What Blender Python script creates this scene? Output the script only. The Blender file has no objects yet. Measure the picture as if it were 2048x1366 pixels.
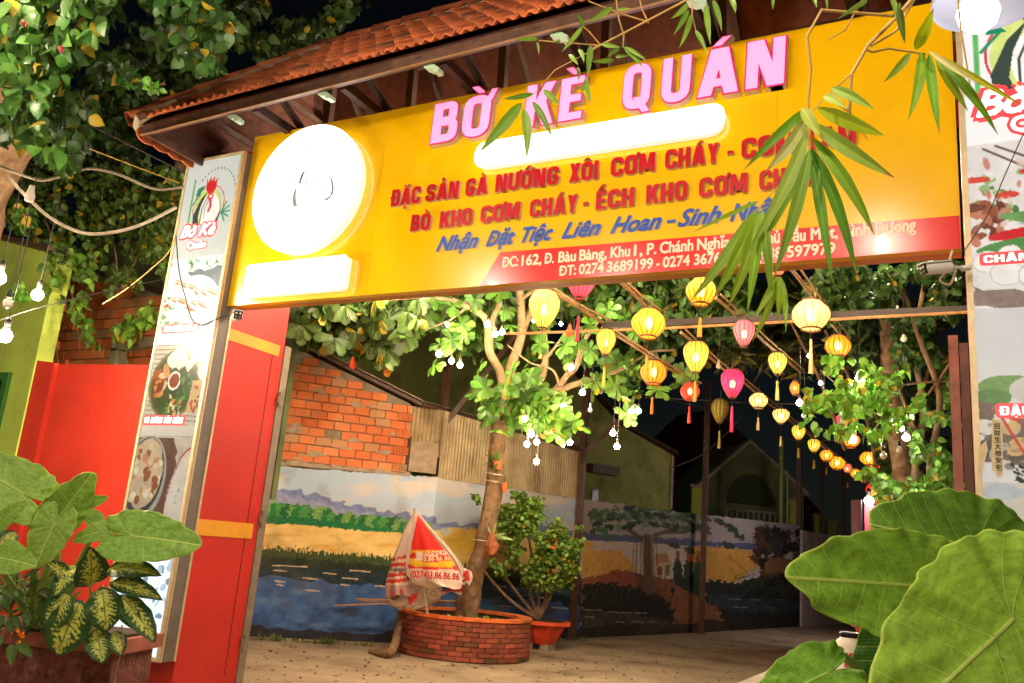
import bpy, bmesh, math, random
import numpy as np
from mathutils import Vector, Matrix
random.seed(7); rng = np.random.default_rng(11)
S = bpy.context.scene
COL = S.collection
rad = math.radians

# ------------------------------------------------------------------ camera
YAW, PIT, ROL, FPX = rad(28.56), rad(13.55), rad(4.82), 1718.0
CP = np.array([0, 0, 1.6])
F_ = np.array([-math.sin(YAW)*math.cos(PIT), math.cos(YAW)*math.cos(PIT), math.sin(PIT)])
R_ = np.cross(F_, [0, 0, 1]); R_ /= np.linalg.norm(R_); U_ = np.cross(R_, F_)
CX = math.cos(ROL)*R_ + math.sin(ROL)*U_
CY = math.cos(ROL)*U_ - math.sin(ROL)*R_
cam = bpy.data.cameras.new('camera'); co = bpy.data.objects.new('camera', cam); COL.objects.link(co)
cam.sensor_width = 36; cam.lens = 36*FPX/2048; cam.clip_start = .05; cam.clip_end = 500
co.matrix_world = Matrix([[CX[i], CY[i], -F_[i], CP[i]] for i in range(3)] + [[0, 0, 0, 1]])
S.camera = co

# ------------------------------------------------------------------ night sky, exposure
W = bpy.data.worlds.new('World'); S.world = W; W.use_nodes = True
wn = W.node_tree; bg = wn.nodes['Background']
sk = wn.nodes.new('ShaderNodeTexSky'); sk.sky_type = 'NISHITA'; sk.sun_disc = False
sk.sun_elevation = rad(10.0); sk.sun_rotation = rad(200)
wn.links.new(sk.outputs[0], bg.inputs[0]); bg.inputs[1].default_value = 0.0008
S.view_settings.view_transform = 'Standard'; S.view_settings.look = 'None'
S.view_settings.exposure = 0.9; S.view_settings.gamma = 1.0
S.cycles.max_bounces = 6; S.cycles.diffuse_bounces = 3; S.cycles.transparent_max_bounces = 12
S.cycles.sample_clamp_indirect = 4; S.cycles.caustics_reflective = False; S.cycles.caustics_refractive = False

# ------------------------------------------------------------------ placing helpers: pixel of the photograph + a real plane -> point
def ray(px, py): return CX*(px-1024) + CY*(683-py) + F_*FPX
def onz(px, py, z=0.0): d = ray(px, py); return CP + d*(z-CP[2])/d[2]
def ony(px, py, y): d = ray(px, py); return CP + d*y/d[1]
def onx(px, py, x): d = ray(px, py); return CP + d*x/d[0]
def dep(px, py, D): d = ray(px, py); return CP + d*D/FPX
def vert(px, py, P):
    d = ray(px, py); t = (P[0]*F_[0]+P[1]*F_[1])/(d[0]*F_[0]+d[1]*F_[1]); return CP + d*t
def proj(P):
    v = np.asarray(P, float)-CP; w = v@F_; return 1024+FPX*(v@CX)/w, 683-FPX*(v@CY)/w

# ------------------------------------------------------------------ object helpers
def tag(o, label=None, cat=None, group=None, kind=None):
    if label: o['label'] = label
    if cat: o['category'] = cat
    if group: o['group'] = group
    if kind: o['kind'] = kind
    return o
def thing(name, loc, label, cat, group=None):
    o = bpy.data.objects.new(name, None); COL.objects.link(o); o.location = tuple(float(a) for a in loc)
    o.empty_display_size = .1
    return tag(o, label, cat, group)
def wloc(o):
    v = np.zeros(3)
    while o is not None: v = v + np.array(o.location); o = o.parent
    return v
def link(name, me, parent=None, loc=None):
    o = bpy.data.objects.new(name, me); COL.objects.link(o)
    if parent: o.parent = parent
    if loc is not None: o.location = tuple(float(a) for a in (np.asarray(loc, float) - (wloc(parent) if parent else 0)))
    return o
class MB:
    def __init__(s): s.v = []; s.f = []; s.c = []
    def add(s, vs, fs, col=None):
        n = len(s.v); s.v += [tuple(map(float, p)) for p in vs]; s.f += [tuple(i+n for i in f) for f in fs]
        if col is not None: s.c += [col]*len(vs)
        return s
    def box(s, c, size, ax=None, col=None):
        c = np.asarray(c, float); h = np.asarray(size, float)/2
        A = np.eye(3) if ax is None else np.asarray(ax, float)
        vs = [c + A[0]*h[0]*i + A[1]*h[1]*j + A[2]*h[2]*k for i in (-1, 1) for j in (-1, 1) for k in (-1, 1)]
        return s.add(vs, [(0, 1, 3, 2), (4, 6, 7, 5), (0, 4, 5, 1), (2, 3, 7, 6), (0, 2, 6, 4), (1, 5, 7, 3)], col)
    def box2(s, a, b, col=None):
        a = np.asarray(a, float); b = np.asarray(b, float); return s.box((a+b)/2, np.abs(b-a), None, col)
    def beam(s, a, b, w, h=None, col=None):
        a = np.asarray(a, float); b = np.asarray(b, float); d = b-a; L = np.linalg.norm(d); d = d/L
        up = np.array([0, 0, 1.]) if abs(d[2]) < .95 else np.array([1., 0, 0])
        sd = np.cross(d, up); sd /= np.linalg.norm(sd); up = np.cross(sd, d)
        return s.box((a+b)/2, (L, w, h or w), (d, sd, up), col)
    def tube(s, pts, r, n=6, cap=True, col=None):
        pts = [np.asarray(p, float) for p in pts]; m = len(pts); rr = r if hasattr(r, '__len__') else [r]*m
        prev = None; vs = []
        for i, p in enumerate(pts):
            d = pts[min(i+1, m-1)]-pts[max(i-1, 0)]; d = d/(np.linalg.norm(d)+1e-9)
            if prev is None:
                up = np.array([0, 0, 1.]) if abs(d[2]) < .9 else np.array([1., 0, 0]); a = np.cross(d, up)
            else: a = prev - d*(prev@d)
            a /= np.linalg.norm(a)+1e-9; prev = a; b = np.cross(d, a)
            for k in range(n):
                t = 2*math.pi*k/n; vs.append(p + (a*math.cos(t)+b*math.sin(t))*rr[i])
        fs = [(i*n+k, i*n+(k+1) % n, (i+1)*n+(k+1) % n, (i+1)*n+k) for i in range(m-1) for k in range(n)]
        if cap: fs += [tuple(range(n))[::-1], tuple((m-1)*n+k for k in range(n))]
        return s.add(vs, fs, col)
    def lathe(s, prof, c=(0, 0, 0), n=16, cap=True, wob=None, col=None):
        c = np.asarray(c, float); vs = []
        for r, z in prof:
            for k in range(n):
                t = 2*math.pi*k/n; q = r*(wob(t, z) if wob else 1); vs.append(c+(q*math.cos(t), q*math.sin(t), z))
        m = len(prof)
        fs = [(i*n+k, i*n+(k+1) % n, (i+1)*n+(k+1) % n, (i+1)*n+k) for i in range(m-1) for k in range(n)]
        if cap: fs += [tuple(range(n))[::-1], tuple((m-1)*n+k for k in range(n))]
        return s.add(vs, fs, col)
    def prism(s, poly, o, u, v, nrm, d, col=None):   # polygon in (u, v) axes from o, extruded by d along nrm
        o, u, v, nrm = (np.asarray(a, float) for a in (o, u, v, nrm)); m = len(poly)
        vs = [o+u*p[0]+v*p[1] for p in poly] + [o+u*p[0]+v*p[1]+nrm*d for p in poly]
        return s.add(vs, [tuple(range(m))[::-1], tuple(range(m, 2*m))] + [(i, (i+1) % m, m+(i+1) % m, m+i) for i in range(m)], col)
    def build(s, name, m, parent=None, smooth=False, bevel=0):
        off = wloc(parent) if parent else np.zeros(3)
        return mesh(name, np.array(s.v)-off, s.f, m, parent, smooth, s.c if s.c else None, bevel)
def mesh(name, vs, fs, m, parent=None, smooth=False, cols=None, bevel=0):
    me = bpy.data.meshes.new(name)
    me.from_pydata(np.asarray(vs, float).tolist() if not isinstance(vs, list) else vs, [], fs if isinstance(fs, list) else fs.tolist())
    if m is not None: me.materials.append(m)
    if cols is not None:
        a = me.color_attributes.new('Col', 'FLOAT_COLOR', 'POINT')
        c = np.ones((len(me.vertices), 4)); c[:, :3] = np.asarray(cols)[:, :3]; a.data.foreach_set('color', c.ravel())
    if smooth: me.polygons.foreach_set('use_smooth', [True]*len(me.polygons))
    me.update()
    o = link(name, me, parent)
    if bevel:
        b = o.modifiers.new('bevel', 'BEVEL'); b.width = bevel; b.segments = 2; b.limit_method = 'ANGLE'
    return o
def L(c):  # sRGB 0..255 -> linear
    a = np.asarray(c, float)/255.0
    return np.where(a <= .04045, a/12.92, ((a+.055)/1.055)**2.4)
def catm(pts, n=8):
    P = [np.asarray(p, float) for p in pts]; P = [2*P[0]-P[1]] + P + [2*P[-1]-P[-2]]; out = []
    for i in range(1, len(P)-2):
        for k in range(n):
            t = k/n; a, b, c, d = P[i-1:i+3]
            out.append(.5*((2*b)+(c-a)*t+(2*a-5*b+4*c-d)*t*t+(3*b-a-3*c+d)*t**3))
    return out+[P[-2]]

# ------------------------------------------------------------------ value noise for painted print and leaf edges
_T = rng.random((256, 256))
def vn(x, y):
    x = np.asarray(x, float); y = np.asarray(y, float); xi = np.floor(x).astype(int); yi = np.floor(y).astype(int)
    fx = x-xi; fy = y-yi; fx = fx*fx*(3-2*fx); fy = fy*fy*(3-2*fy)
    g = lambda a, b: _T[a % 256, b % 256]
    return (g(xi, yi)*(1-fx)+g(xi+1, yi)*fx)*(1-fy)+(g(xi, yi+1)*(1-fx)+g(xi+1, yi+1)*fx)*fy
def fbm(x, y, o=4):
    s = 0; a = .5
    for i in range(o): s = s+a*vn(x*2**i+17*i, y*2**i+5*i); a *= .5
    return s
class Paint:   # flat paint: a colour per grid vertex, laid on with polygons, ellipses and bands
    def __init__(s, X, Y, base): s.X = X; s.Y = Y; s.C = np.zeros(X.shape+(3,)); s.C[:] = L(base)
    def put(s, m, col, a=1.0, var=0.12, vs=.15):
        m = (m.astype(float) if m.dtype == bool else m)*a
        n = 1+var*(fbm(s.X*vs+3, s.Y*vs+9)*2-1)*1.6
        s.C = s.C*(1-m[..., None]) + (L(col)*n[..., None])*m[..., None]
    def jit(s, j, js=.2): return (s.X+(vn(s.X*js, s.Y*js)-.5)*j*2, s.Y+(vn(s.X*js+50, s.Y*js+50)-.5)*j*2)
    def poly(s, P, col, j=0, js=.2, a=1, var=.12, vs=.15):
        x, y = s.jit(j, js); ins = np.zeros(s.X.shape, bool); n = len(P)
        for i in range(n):
            x1, y1 = P[i]; x2, y2 = P[(i+1) % n]
            if y1 == y2: continue
            ins ^= ((y1 > y) != (y2 > y)) & (x < (x2-x1)*(y-y1)/(y2-y1)+x1)
        s.put(ins, col, a, var, vs)
    def ell(s, cx, cy, rx, ry, col, j=0, js=.2, a=1, rot=0, var=.12, soft=0, ring=None, vs=.15):
        x, y = s.jit(j, js); c, q = math.cos(rot), math.sin(rot)
        u = ((x-cx)*c+(y-cy)*q)/rx; v = (-(x-cx)*q+(y-cy)*c)/ry; r = np.sqrt(u*u+v*v)
        m = (r < 1) if not soft else np.clip((1-r)/soft, 0, 1)
        if ring: m = (r < 1) & (r > ring)
        s.put(m, col, a, var, vs)
    def line(s, P, w, col, a=1, var=.1):
        d = np.full(s.X.shape, 1e9)
        for (x1, y1), (x2, y2) in zip(P[:-1], P[1:]):
            L2 = (x2-x1)**2+(y2-y1)**2+1e-9; t = np.clip(((s.X-x1)*(x2-x1)+(s.Y-y1)*(y2-y1))/L2, 0, 1)
            d = np.minimum(d, np.hypot(s.X-x1-t*(x2-x1), s.Y-y1-t*(y2-y1)))
        s.put(np.clip((w/2-d)/(w*.25)+.5, 0, 1), col, a, var)
    def below(s, P, col, j=0, js=.2, a=1, var=.12, vs=.15):
        xs, ys = zip(*P); x, y = s.jit(j, js); s.put(y > np.interp(x, xs, ys), col, a, var, vs)

# ------------------------------------------------------------------ materials
MATS = {}
def _pb(name):
    m = bpy.data.materials.new(name); m.use_nodes = True
    return m, m.node_tree, m.node_tree.nodes['Principled BSDF']
def M(name, col, rough=.6, metal=0., var=.2, scale=6., bump=.15, stain=None, stain_amt=.5, stain_scale=1.5, spec=.5, coat=0, bscale=None):
    if name in MATS: return MATS[name]
    m, nt, p = _pb(name); N = nt.nodes; K = nt.links
    tc = N.new('ShaderNodeTexCoord'); nz = N.new('ShaderNodeTexNoise'); nz.inputs['Scale'].default_value = scale; nz.inputs['Detail'].default_value = 8
    K.new(tc.outputs['Object'], nz.inputs['Vector'])
    cr = N.new('ShaderNodeMapRange'); cr.inputs['From Min'].default_value = .3; cr.inputs['From Max'].default_value = .7
    cr.inputs['To Min'].default_value = 1-var; cr.inputs['To Max'].default_value = 1+var; K.new(nz.outputs['Fac'], cr.inputs['Value'])
    mx = N.new('ShaderNodeVectorMath'); mx.operation = 'SCALE'; mx.inputs[0].default_value = tuple(L(col)); K.new(cr.outputs[0], mx.inputs['Scale'])
    last = mx.outputs[0]
    if stain is not None:
        n2 = N.new('ShaderNodeTexNoise'); n2.inputs['Scale'].default_value = stain_scale; n2.inputs['Detail'].default_value = 10; n2.inputs['Roughness'].default_value = .65
        K.new(tc.outputs['Object'], n2.inputs['Vector'])
        r2 = N.new('ShaderNodeMapRange'); r2.inputs['From Min'].default_value = .48; r2.inputs['From Max'].default_value = .66; r2.inputs['To Max'].default_value = stain_amt
        K.new(n2.outputs['Fac'], r2.inputs['Value'])
        mm = N.new('ShaderNodeMix'); mm.data_type = 'RGBA'; mm.inputs[7].default_value = (*L(stain), 1)
        K.new(r2.outputs[0], mm.inputs[0]); K.new(last, mm.inputs[6]); last = mm.outputs[2]
    K.new(last, p.inputs['Base Color'])
    p.inputs['Roughness'].default_value = rough; p.inputs['Metallic'].default_value = metal; p.inputs['Specular IOR Level'].default_value = spec
    p.inputs['Coat Weight'].default_value = coat
    if bump:
        nb = N.new('ShaderNodeTexNoise'); nb.inputs['Scale'].default_value = bscale or scale*5; nb.inputs['Detail'].default_value = 6; K.new(tc.outputs['Object'], nb.inputs['Vector'])
        b = N.new('ShaderNodeBump'); b.inputs['Strength'].default_value = bump; b.inputs['Distance'].default_value = .02
        K.new(nb.outputs['Fac'], b.inputs['Height']); K.new(b.outputs[0], p.inputs['Normal'])
    MATS[name] = m; return m
def E(name, col, strength, base=None):   # a lit surface
    if name in MATS: return MATS[name]
    m, nt, p = _pb(name)
    p.inputs['Base Color'].default_value = (*L(base if base is not None else col), 1); p.inputs['Roughness'].default_value = .35
    p.inputs['Emission Color'].default_value = (*L(col), 1); p.inputs['Emission Strength'].default_value = strength
    MATS[name] = m; return m
def VC(name, rough=.7, emis=0., transl=0., bump=0., bscale=60, spec=.4, coat=0.):
    if name in MATS: return MATS[name]
    m, nt, p = _pb(name); N = nt.nodes; K = nt.links
    at = N.new('ShaderNodeAttribute'); at.attribute_name = 'Col'; K.new(at.outputs['Color'], p.inputs['Base Color'])
    p.inputs['Roughness'].default_value = rough; p.inputs['Specular IOR Level'].default_value = spec; p.inputs['Coat Weight'].default_value = coat
    if emis:
        dk_ = N.new('ShaderNodeVectorMath'); dk_.operation = 'SCALE'; dk_.inputs['Scale'].default_value = .22; K.new(at.outputs['Color'], dk_.inputs[0]); K.new(dk_.outputs[0], p.inputs['Base Color'])
        K.new(at.outputs['Color'], p.inputs['Emission Color']); p.inputs['Emission Strength'].default_value = emis
    if transl:
        t = N.new('ShaderNodeBsdfTranslucent'); K.new(at.outputs['Color'], t.inputs[0]); ms = N.new('ShaderNodeMixShader'); ms.inputs[0].default_value = transl
        K.new(p.outputs[0], ms.inputs[1]); K.new(t.outputs[0], ms.inputs[2]); K.new(ms.outputs[0], N['Material Output'].inputs[0])
    if bump:
        tc = N.new('ShaderNodeTexCoord'); nb = N.new('ShaderNodeTexNoise'); nb.inputs['Scale'].default_value = bscale; nb.inputs['Detail'].default_value = 5; K.new(tc.outputs['Object'], nb.inputs['Vector'])
        b = N.new('ShaderNodeBump'); b.inputs['Strength'].default_value = bump; b.inputs['Distance'].default_value = .01
        K.new(nb.outputs['Fac'], b.inputs['Height']); K.new(b.outputs[0], p.inputs['Normal'])
    MATS[name] = m; return m

m_conc = M('yard_concrete', (164, 146, 122), .8, var=.22, scale=2.2, bump=.5, stain=(82, 64, 44), stain_amt=.75, stain_scale=1.1, bscale=30)
m_earth = M('dark_earth', (70, 52, 38), .95, var=.4, scale=5, bump=.6)
m_redw = M('red_paint', (202, 46, 36), .45, var=.12, scale=2, bump=.08, bscale=60, stain=(176, 44, 34), stain_amt=.45, stain_scale=1.6)
m_orred = M('orange_red_wall_paint', (220, 58, 36), .75, var=.12, scale=2, bump=.2, stain=(170, 40, 24), stain_amt=.35, stain_scale=1.2, bscale=50)
m_yel = M('yellow_stripe_paint', (226, 160, 40), .5, var=.1, scale=4, bump=.05)
m_lime = M('lime_wall_paint', (196, 220, 92), .8, var=.12, scale=1.2, bump=.2, stain=(140, 150, 70), stain_amt=.4, bscale=50)
m_olive = M('olive_wall_plaster', (158, 162, 92), .9, var=.2, scale=1, bump=.2, stain=(70, 72, 44), stain_amt=.5)
m_dkgreen = M('dull_green_wall', (96, 108, 70), .9, var=.2, scale=1, bump=.2, stain=(40, 46, 34), stain_amt=.5)
m_steel = M('brown_painted_steel', (84, 58, 46), .5, var=.25, scale=12, bump=.15, stain=(120, 82, 60), stain_amt=.4, stain_scale=6)
m_galv = M('galvanised_steel', (150, 138, 122), .5, metal=.4, var=.25, scale=10, bump=.15, stain=(96, 78, 62), stain_amt=.6, stain_scale=5)
m_gold = M('brass_toned_frame', (214, 194, 156), .4, metal=.3, var=.12, scale=20, bump=.05)
m_boxside = M('light_box_side_sheet', (116, 108, 100), .6, var=.15, scale=8, bump=.1, stain=(84, 72, 62), stain_amt=.5, stain_scale=3)
m_white = M('white_plastic', (228, 224, 214), .35, var=.05, bump=0)
m_black = M('black_plastic', (18, 17, 17), .3, var=.05, bump=0)
m_wire = M('dark_cable', (48, 42, 38), .6, var=.1, bump=0)
m_ywire = M('yellow_cable', (200, 160, 70), .5, var=.1, bump=0)
m_stick = M('pale_conduit', (214, 198, 172), .5, var=.12, scale=15, bump=.05)
m_bamboo = M('bamboo_pole', (176, 134, 84), .55, var=.25, scale=9, bump=.2)
m_mortar = M('grey_mortar', (158, 146, 124), .95, var=.25, scale=8, bump=.6, stain=(92, 82, 68), stain_amt=.5, stain_scale=4)
m_bark = M('tree_bark', (120, 92, 64), .95, var=.4, scale=9, bump=1.0, stain=(158, 140, 112), stain_amt=.6, stain_scale=5, bscale=18)
m_bark2 = M('pale_branch_bark', (142, 118, 88), .9, var=.25, scale=9, bump=.5, stain=(130, 104, 76), stain_amt=.4, stain_scale=6)
m_leaf = VC('leaf', rough=.42, transl=.3, spec=.45)
m_leafbig = VC('broad_leaf', rough=.45, transl=.25, bump=.12, bscale=90, spec=.4)
m_paint = VC('wall_painting', rough=.8, bump=.25, bscale=40)
m_cloth = VC('umbrella_cloth', rough=.75, transl=.15, bump=.3, bscale=25)
m_flower = VC('petal', rough=.6, transl=.3)
m_text_red = M('red_letter_paint', (196, 12, 34), .3, var=.04, bump=0, coat=.4)
m_text_side = M('clear_letter_return', (206, 190, 176), .4, var=.05, bump=0)
m_text_blue = M('blue_letter_paint', (24, 74, 176), .35, var=.05, bump=0)
m_text_cream = M('cream_print', (246, 226, 196), .4, var=.03, bump=0)
m_sign = M('yellow_sign_sheet', (246, 192, 4), .22, var=.07, scale=2.2, bump=.015, bscale=2.5, coat=.35)
m_signred = M('red_sign_sheet', (232, 40, 34), .22, var=.05, scale=2.2, bump=.015, bscale=2.5, coat=.35)
m_pinkL = E('pink_letter_face', (255, 130, 186), .62, (236, 150, 176))
m_pinkedge = M('magenta_letter_edge', (236, 30, 120), .3, var=.03, bump=0)
m_lit = E('lit_white_acrylic', (255, 250, 250), 2.2, (250, 250, 250))
m_bulb = E('lit_bulb_glass', (255, 226, 180), 260.0, (255, 250, 240))
m_bulbc = E('lit_cool_bulb_glass', (255, 240, 230), 200.0, (255, 250, 250))
m_bulbL = E('lit_bulb_glass_bright', (255, 236, 200), 620.0, (255, 250, 240))
m_bulboff = M('unlit_bulb_glass', (232, 222, 204), .25, var=.03, bump=0)
def rand_brick(name, c0, c1, dusty):
    m, nt, p = _pb(name); N = nt.nodes; K = nt.links
    oi = N.new('ShaderNodeObjectInfo'); tc = N.new('ShaderNodeTexCoord')
    cr = N.new('ShaderNodeValToRGB'); e = cr.color_ramp.elements
    e[0].position = 0; e[0].color = (*L(c0), 1); e[1].position = .82; e[1].color = (*L(c1), 1)
    k = cr.color_ramp.elements.new(1.0); k.color = (*L(dusty), 1)
    K.new(oi.outputs['Random'], cr.inputs[0])
    nz = N.new('ShaderNodeTexNoise'); nz.inputs['Scale'].default_value = 9; nz.inputs['Detail'].default_value = 8
    ad = N.new('ShaderNodeVectorMath'); ad.operation = 'ADD'; K.new(tc.outputs['Object'], ad.inputs[0])
    ml = N.new('ShaderNodeVectorMath'); ml.operation = 'SCALE'; ml.inputs['Scale'].default_value = .7; K.new(oi.outputs['Location'], ml.inputs[0]); K.new(ml.outputs[0], ad.inputs[1])
    K.new(ad.outputs[0], nz.inputs['Vector'])
    r = N.new('ShaderNodeMapRange'); r.inputs['From Min'].default_value = .5; r.inputs['From Max'].default_value = .75; r.inputs['To Max'].default_value = .75; K.new(nz.outputs['Fac'], r.inputs['Value'])
    mm = N.new('ShaderNodeMix'); mm.data_type = 'RGBA'; mm.inputs[7].default_value = (*L(dusty), 1)
    K.new(r.outputs[0], mm.inputs[0]); K.new(cr.outputs[0], mm.inputs[6]); K.new(mm.outputs[2], p.inputs['Base Color'])
    p.inputs['Roughness'].default_value = .9
    nb = N.new('ShaderNodeTexNoise'); nb.inputs['Scale'].default_value = 60; K.new(ad.outputs[0], nb.inputs['Vector'])
    b = N.new('ShaderNodeBump'); b.inputs['Strength'].default_value = .4; b.inputs['Distance'].default_value = .01; K.new(nb.outputs['Fac'], b.inputs['Height']); K.new(b.outputs[0], p.inputs['Normal'])
    MATS[name] = m; return m
m_brick = rand_brick('hollow_orange_brick', (216, 112, 62), (238, 142, 86), (186, 148, 112))
m_brickd = rand_brick('mossy_red_brick', (112, 54, 40), (172, 88, 66), (66, 60, 36))
m_tile = rand_brick('terracotta_roof_tile', (170, 86, 48), (208, 112, 62), (112, 74, 54))
# ================================================================== LETTERING
import unicodedata
def rr(P, r, closed=False, n=4):
    out = []; m = len(P); P = [np.array(p, float) for p in P]
    for i in range(m):
        if not closed and i in (0, m-1): out.append(P[i]); continue
        a, b, c = P[i-1], P[i], P[(i+1) % m]; d1 = a-b; d2 = c-b; l1 = np.linalg.norm(d1); l2 = np.linalg.norm(d2)
        k = min(r, l1*.5, l2*.5); s = b+d1/l1*k; e = b+d2/l2*k
        for q in range(n+1):
            t = q/n; out.append(s*(1-t)**2+b*2*t*(1-t)+e*t*t)
    res = [out[0]]
    for p in out[1:]:
        if np.linalg.norm(p-res[-1]) > 1e-5: res.append(p)
    if closed and np.linalg.norm(res[0]-res[-1]) < 1e-5: res.pop()
    return res
def strip(P, w, closed=False):
    P = [np.array(p, float) for p in P]; m = len(P); lo = []; hi = []
    for i in range(m):
        if closed: a = P[i-1]; c = P[(i+1) % m]
        else: a = P[max(i-1, 0)]; c = P[min(i+1, m-1)]
        b = P[i]; d1 = b-a; d2 = c-b
        if not closed and i == 0: d1 = d2
        if not closed and i == m-1: d2 = d1
        d1 = d1/(np.linalg.norm(d1)+1e-9); d2 = d2/(np.linalg.norm(d2)+1e-9)
        n1 = np.array([-d1[1], d1[0]]); n2 = np.array([-d2[1], d2[0]]); nn = n1+n2; nn /= np.linalg.norm(nn)+1e-9
        k = w/2/max(.5, nn@n1); lo.append(b-nn*k); hi.append(b+nn*k)
    rng_ = range(m if closed else m-1)
    return [[lo[i], lo[(i+1) % m], hi[(i+1) % m], hi[i]] for i in rng_]
def glyph(ch, g=0.0):
    s, h = .2+g, .165+g; e = g/2
    Vb = lambda x, y0=0, y1=1, w=s: [(x-w/2, y0-e), (x+w/2, y0-e), (x+w/2, y1+e), (x-w/2, y1+e)]
    Hb = lambda y, x0, x1: [(x0-e, y-h/2), (x1+e, y-h/2), (x1+e, y+h/2), (x0-e, y+h/2)]
    Dg = lambda x0, y0, x1, y1, w=.22: [(x0-w/2-e, y0-e), (x0+w/2+e, y0-e), (x1+w/2+e, y1+e), (x1-w/2-e, y1+e)]
    ring = lambda: strip(rr([(.1, .09), (.47, .09), (.47, .91), (.1, .91)], .2, True), .19+g, True)
    pth = lambda P, r=.2, w=.19: strip(rr(P, r), w+g)
    G = {
     'A': (.64, [Dg(.11, 0, .29, 1), Dg(.53, 0, .35, 1), Hb(.26, .22, .42)]),
     'B': (.56, [Vb(.1)]+pth([(.2, .915), (.42, .915), (.42, .53), (.2, .53)], .16, .175)+pth([(.2, .49), (.46, .49), (.46, .085), (.2, .085)], .18, .175)),
     'C': (.56, pth([(.47, .66), (.47, .91), (.1, .91), (.1, .09), (.47, .09), (.47, .34)])),
     'D': (.58, [Vb(.1)]+pth([(.2, .915), (.47, .915), (.47, .085), (.2, .085)], .2, .18)),
     'E': (.47, [Vb(.1), Hb(.915, .2, .46), Hb(.5, .2, .42), Hb(.085, .2, .46)]),
     'G': (.58, pth([(.47, .68), (.47, .91), (.1, .91), (.1, .09), (.47, .09), (.47, .46), (.29, .46)])),
     'H': (.57, [Vb(.1), Vb(.46), Hb(.5, .2, .36)]), 'I': (.21, [Vb(.1)]),
     'K': (.58, [Vb(.1), Dg(.22, .36, .47, 1), Dg(.48, 0, .3, .56)]),
     'L': (.44, [Vb(.1), Hb(.085, .2, .43)]),
     'M': (.72, [Vb(.09, w=.17+g), Vb(.63, w=.17+g), Dg(.34, .12, .16, 1, .17), Dg(.38, .12, .56, 1, .17)]),
     'N': (.58, [Vb(.09, w=.18+g), Vb(.48, w=.18+g), Dg(.42, 0, .15, 1, .2)]),
     'O': (.57, ring()), 'Q': (.57, ring()+[Dg(.5, -.1, .3, .24, .16)]),
     'P': (.54, [Vb(.1)]+pth([(.2, .915), (.44, .915), (.44, .45), (.2, .45)], .18, .175)),
     'R': (.57, [Vb(.1), Dg(.47, 0, .33, .45, .2)]+pth([(.2, .915), (.44, .915), (.44, .45), (.2, .45)], .18, .175)),
     'S': (.55, pth([(.45, .68), (.45, .91), (.1, .91), (.1, .56), (.45, .44), (.45, .09), (.1, .09), (.1, .32)], .17)),
     'T': (.5, [Vb(.25, 0, .83), Hb(.915, 0, .5)]), 'U': (.57, pth([(.1, 1), (.1, .09), (.47, .09), (.47, 1)], .2)),
     'X': (.54, [Dg(.11, 0, .43, 1), Dg(.43, 0, .11, 1)]), 'Y': (.54, [Vb(.27, 0, .5), Dg(.27, .4, .11, 1, .2), Dg(.27, .4, .43, 1, .2)]),
     '-': (.3, [Hb(.42, .02, .28)]), ' ': (.3, []),
    }
    d = unicodedata.normalize('NFD', ch); b = d[0]; dd = ch in 'Đ'
    if dd: b = 'D'
    W_, P = G[b]; P = list(P); cx = W_/2; top = 1.07
    if dd: P.append([(-.07, .44-e), (.3, .44-e), (.3, .56+e), (-.07, .56+e)])
    for m in d[1:]:
        if m == '\u0300': P.append(Dg(cx+.06, top, cx-.1, top+.17, .13))
        elif m == '\u0301': P.append(Dg(cx-.05, top, cx+.1, top+.17, .13))
        elif m == '\u0309': P += strip(rr([(cx-.09, top+.2), (cx+.07, top+.2), (cx+.07, top+.1), (cx, top+.08), (cx, top)], .06), .08+g)
        elif m == '\u0323': P.append([(cx-.07-e, -.24-e), (cx+.07+e, -.24-e), (cx+.07+e, -.1+e), (cx-.07-e, -.1+e)])
        elif m == '\u0306': P += strip(rr([(cx-.13, top+.15), (cx-.1, top+.03), (cx+.1, top+.03), (cx+.13, top+.15)], .08), .07+g)
        elif m == '\u0302': P += [Dg(cx-.14, top, cx-.02, top+.13, .09), Dg(cx+.14, top, cx+.02, top+.13, .09)]; top += .12
        elif m == '\u031b': P += [Dg(W_-.05, .84, W_+.04, 1.1, .11)]
    return W_, P
AX = (np.array([1., 0, 0]), np.array([0, 0, 1.]), np.array([0, -1., 0]))   # right, up, out of a street-facing surface
def letter_objs(text, x0, x1, zb, cap, y, parent, face, side, dep_=.03, edge=None, slant=0., mk=None, gap=.075):
    ws = [glyph(c)[0] for c in text]; tot = sum(ws)+gap*(len(text)-1); sx = (x1-x0)/tot; x = x0; k = 0
    for c, w in zip(text, ws):
        if c != ' ':
            u = np.array([sx, 0, 0]); v = np.array([slant*cap, 0, cap])
            fb = MB(); sb = MB(); eb = MB()
            for i, q in enumerate(glyph(c)[1]):
                o = np.array([x, y-dep_, zb]); fb.prism(q, o, u, v, AX[2], .003+.0003*i)
            gl = glyph(c, .05 if edge else 0)[1]
            for i, q in enumerate(gl):
                o = np.array([x, y, zb]); (sb).prism(q, o, u, v, AX[2], dep_-.001-.0003*(i % 8))
                if edge: eb.prism(q, np.array([x, y-dep_-.003, zb]), u, v, AX[2], .0025+.0002*(i % 8))
            if edge:
                for i in range(len(fb.v)): p = fb.v[i]; fb.v[i] = (p[0], p[1]-.007, p[2])
            f = fb.build('letter', face, parent); sb.build('letter_return', side, f)
            if edge: eb.build('letter_outline', edge, f)
        x += (w+gap)*sx
_font = None
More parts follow.
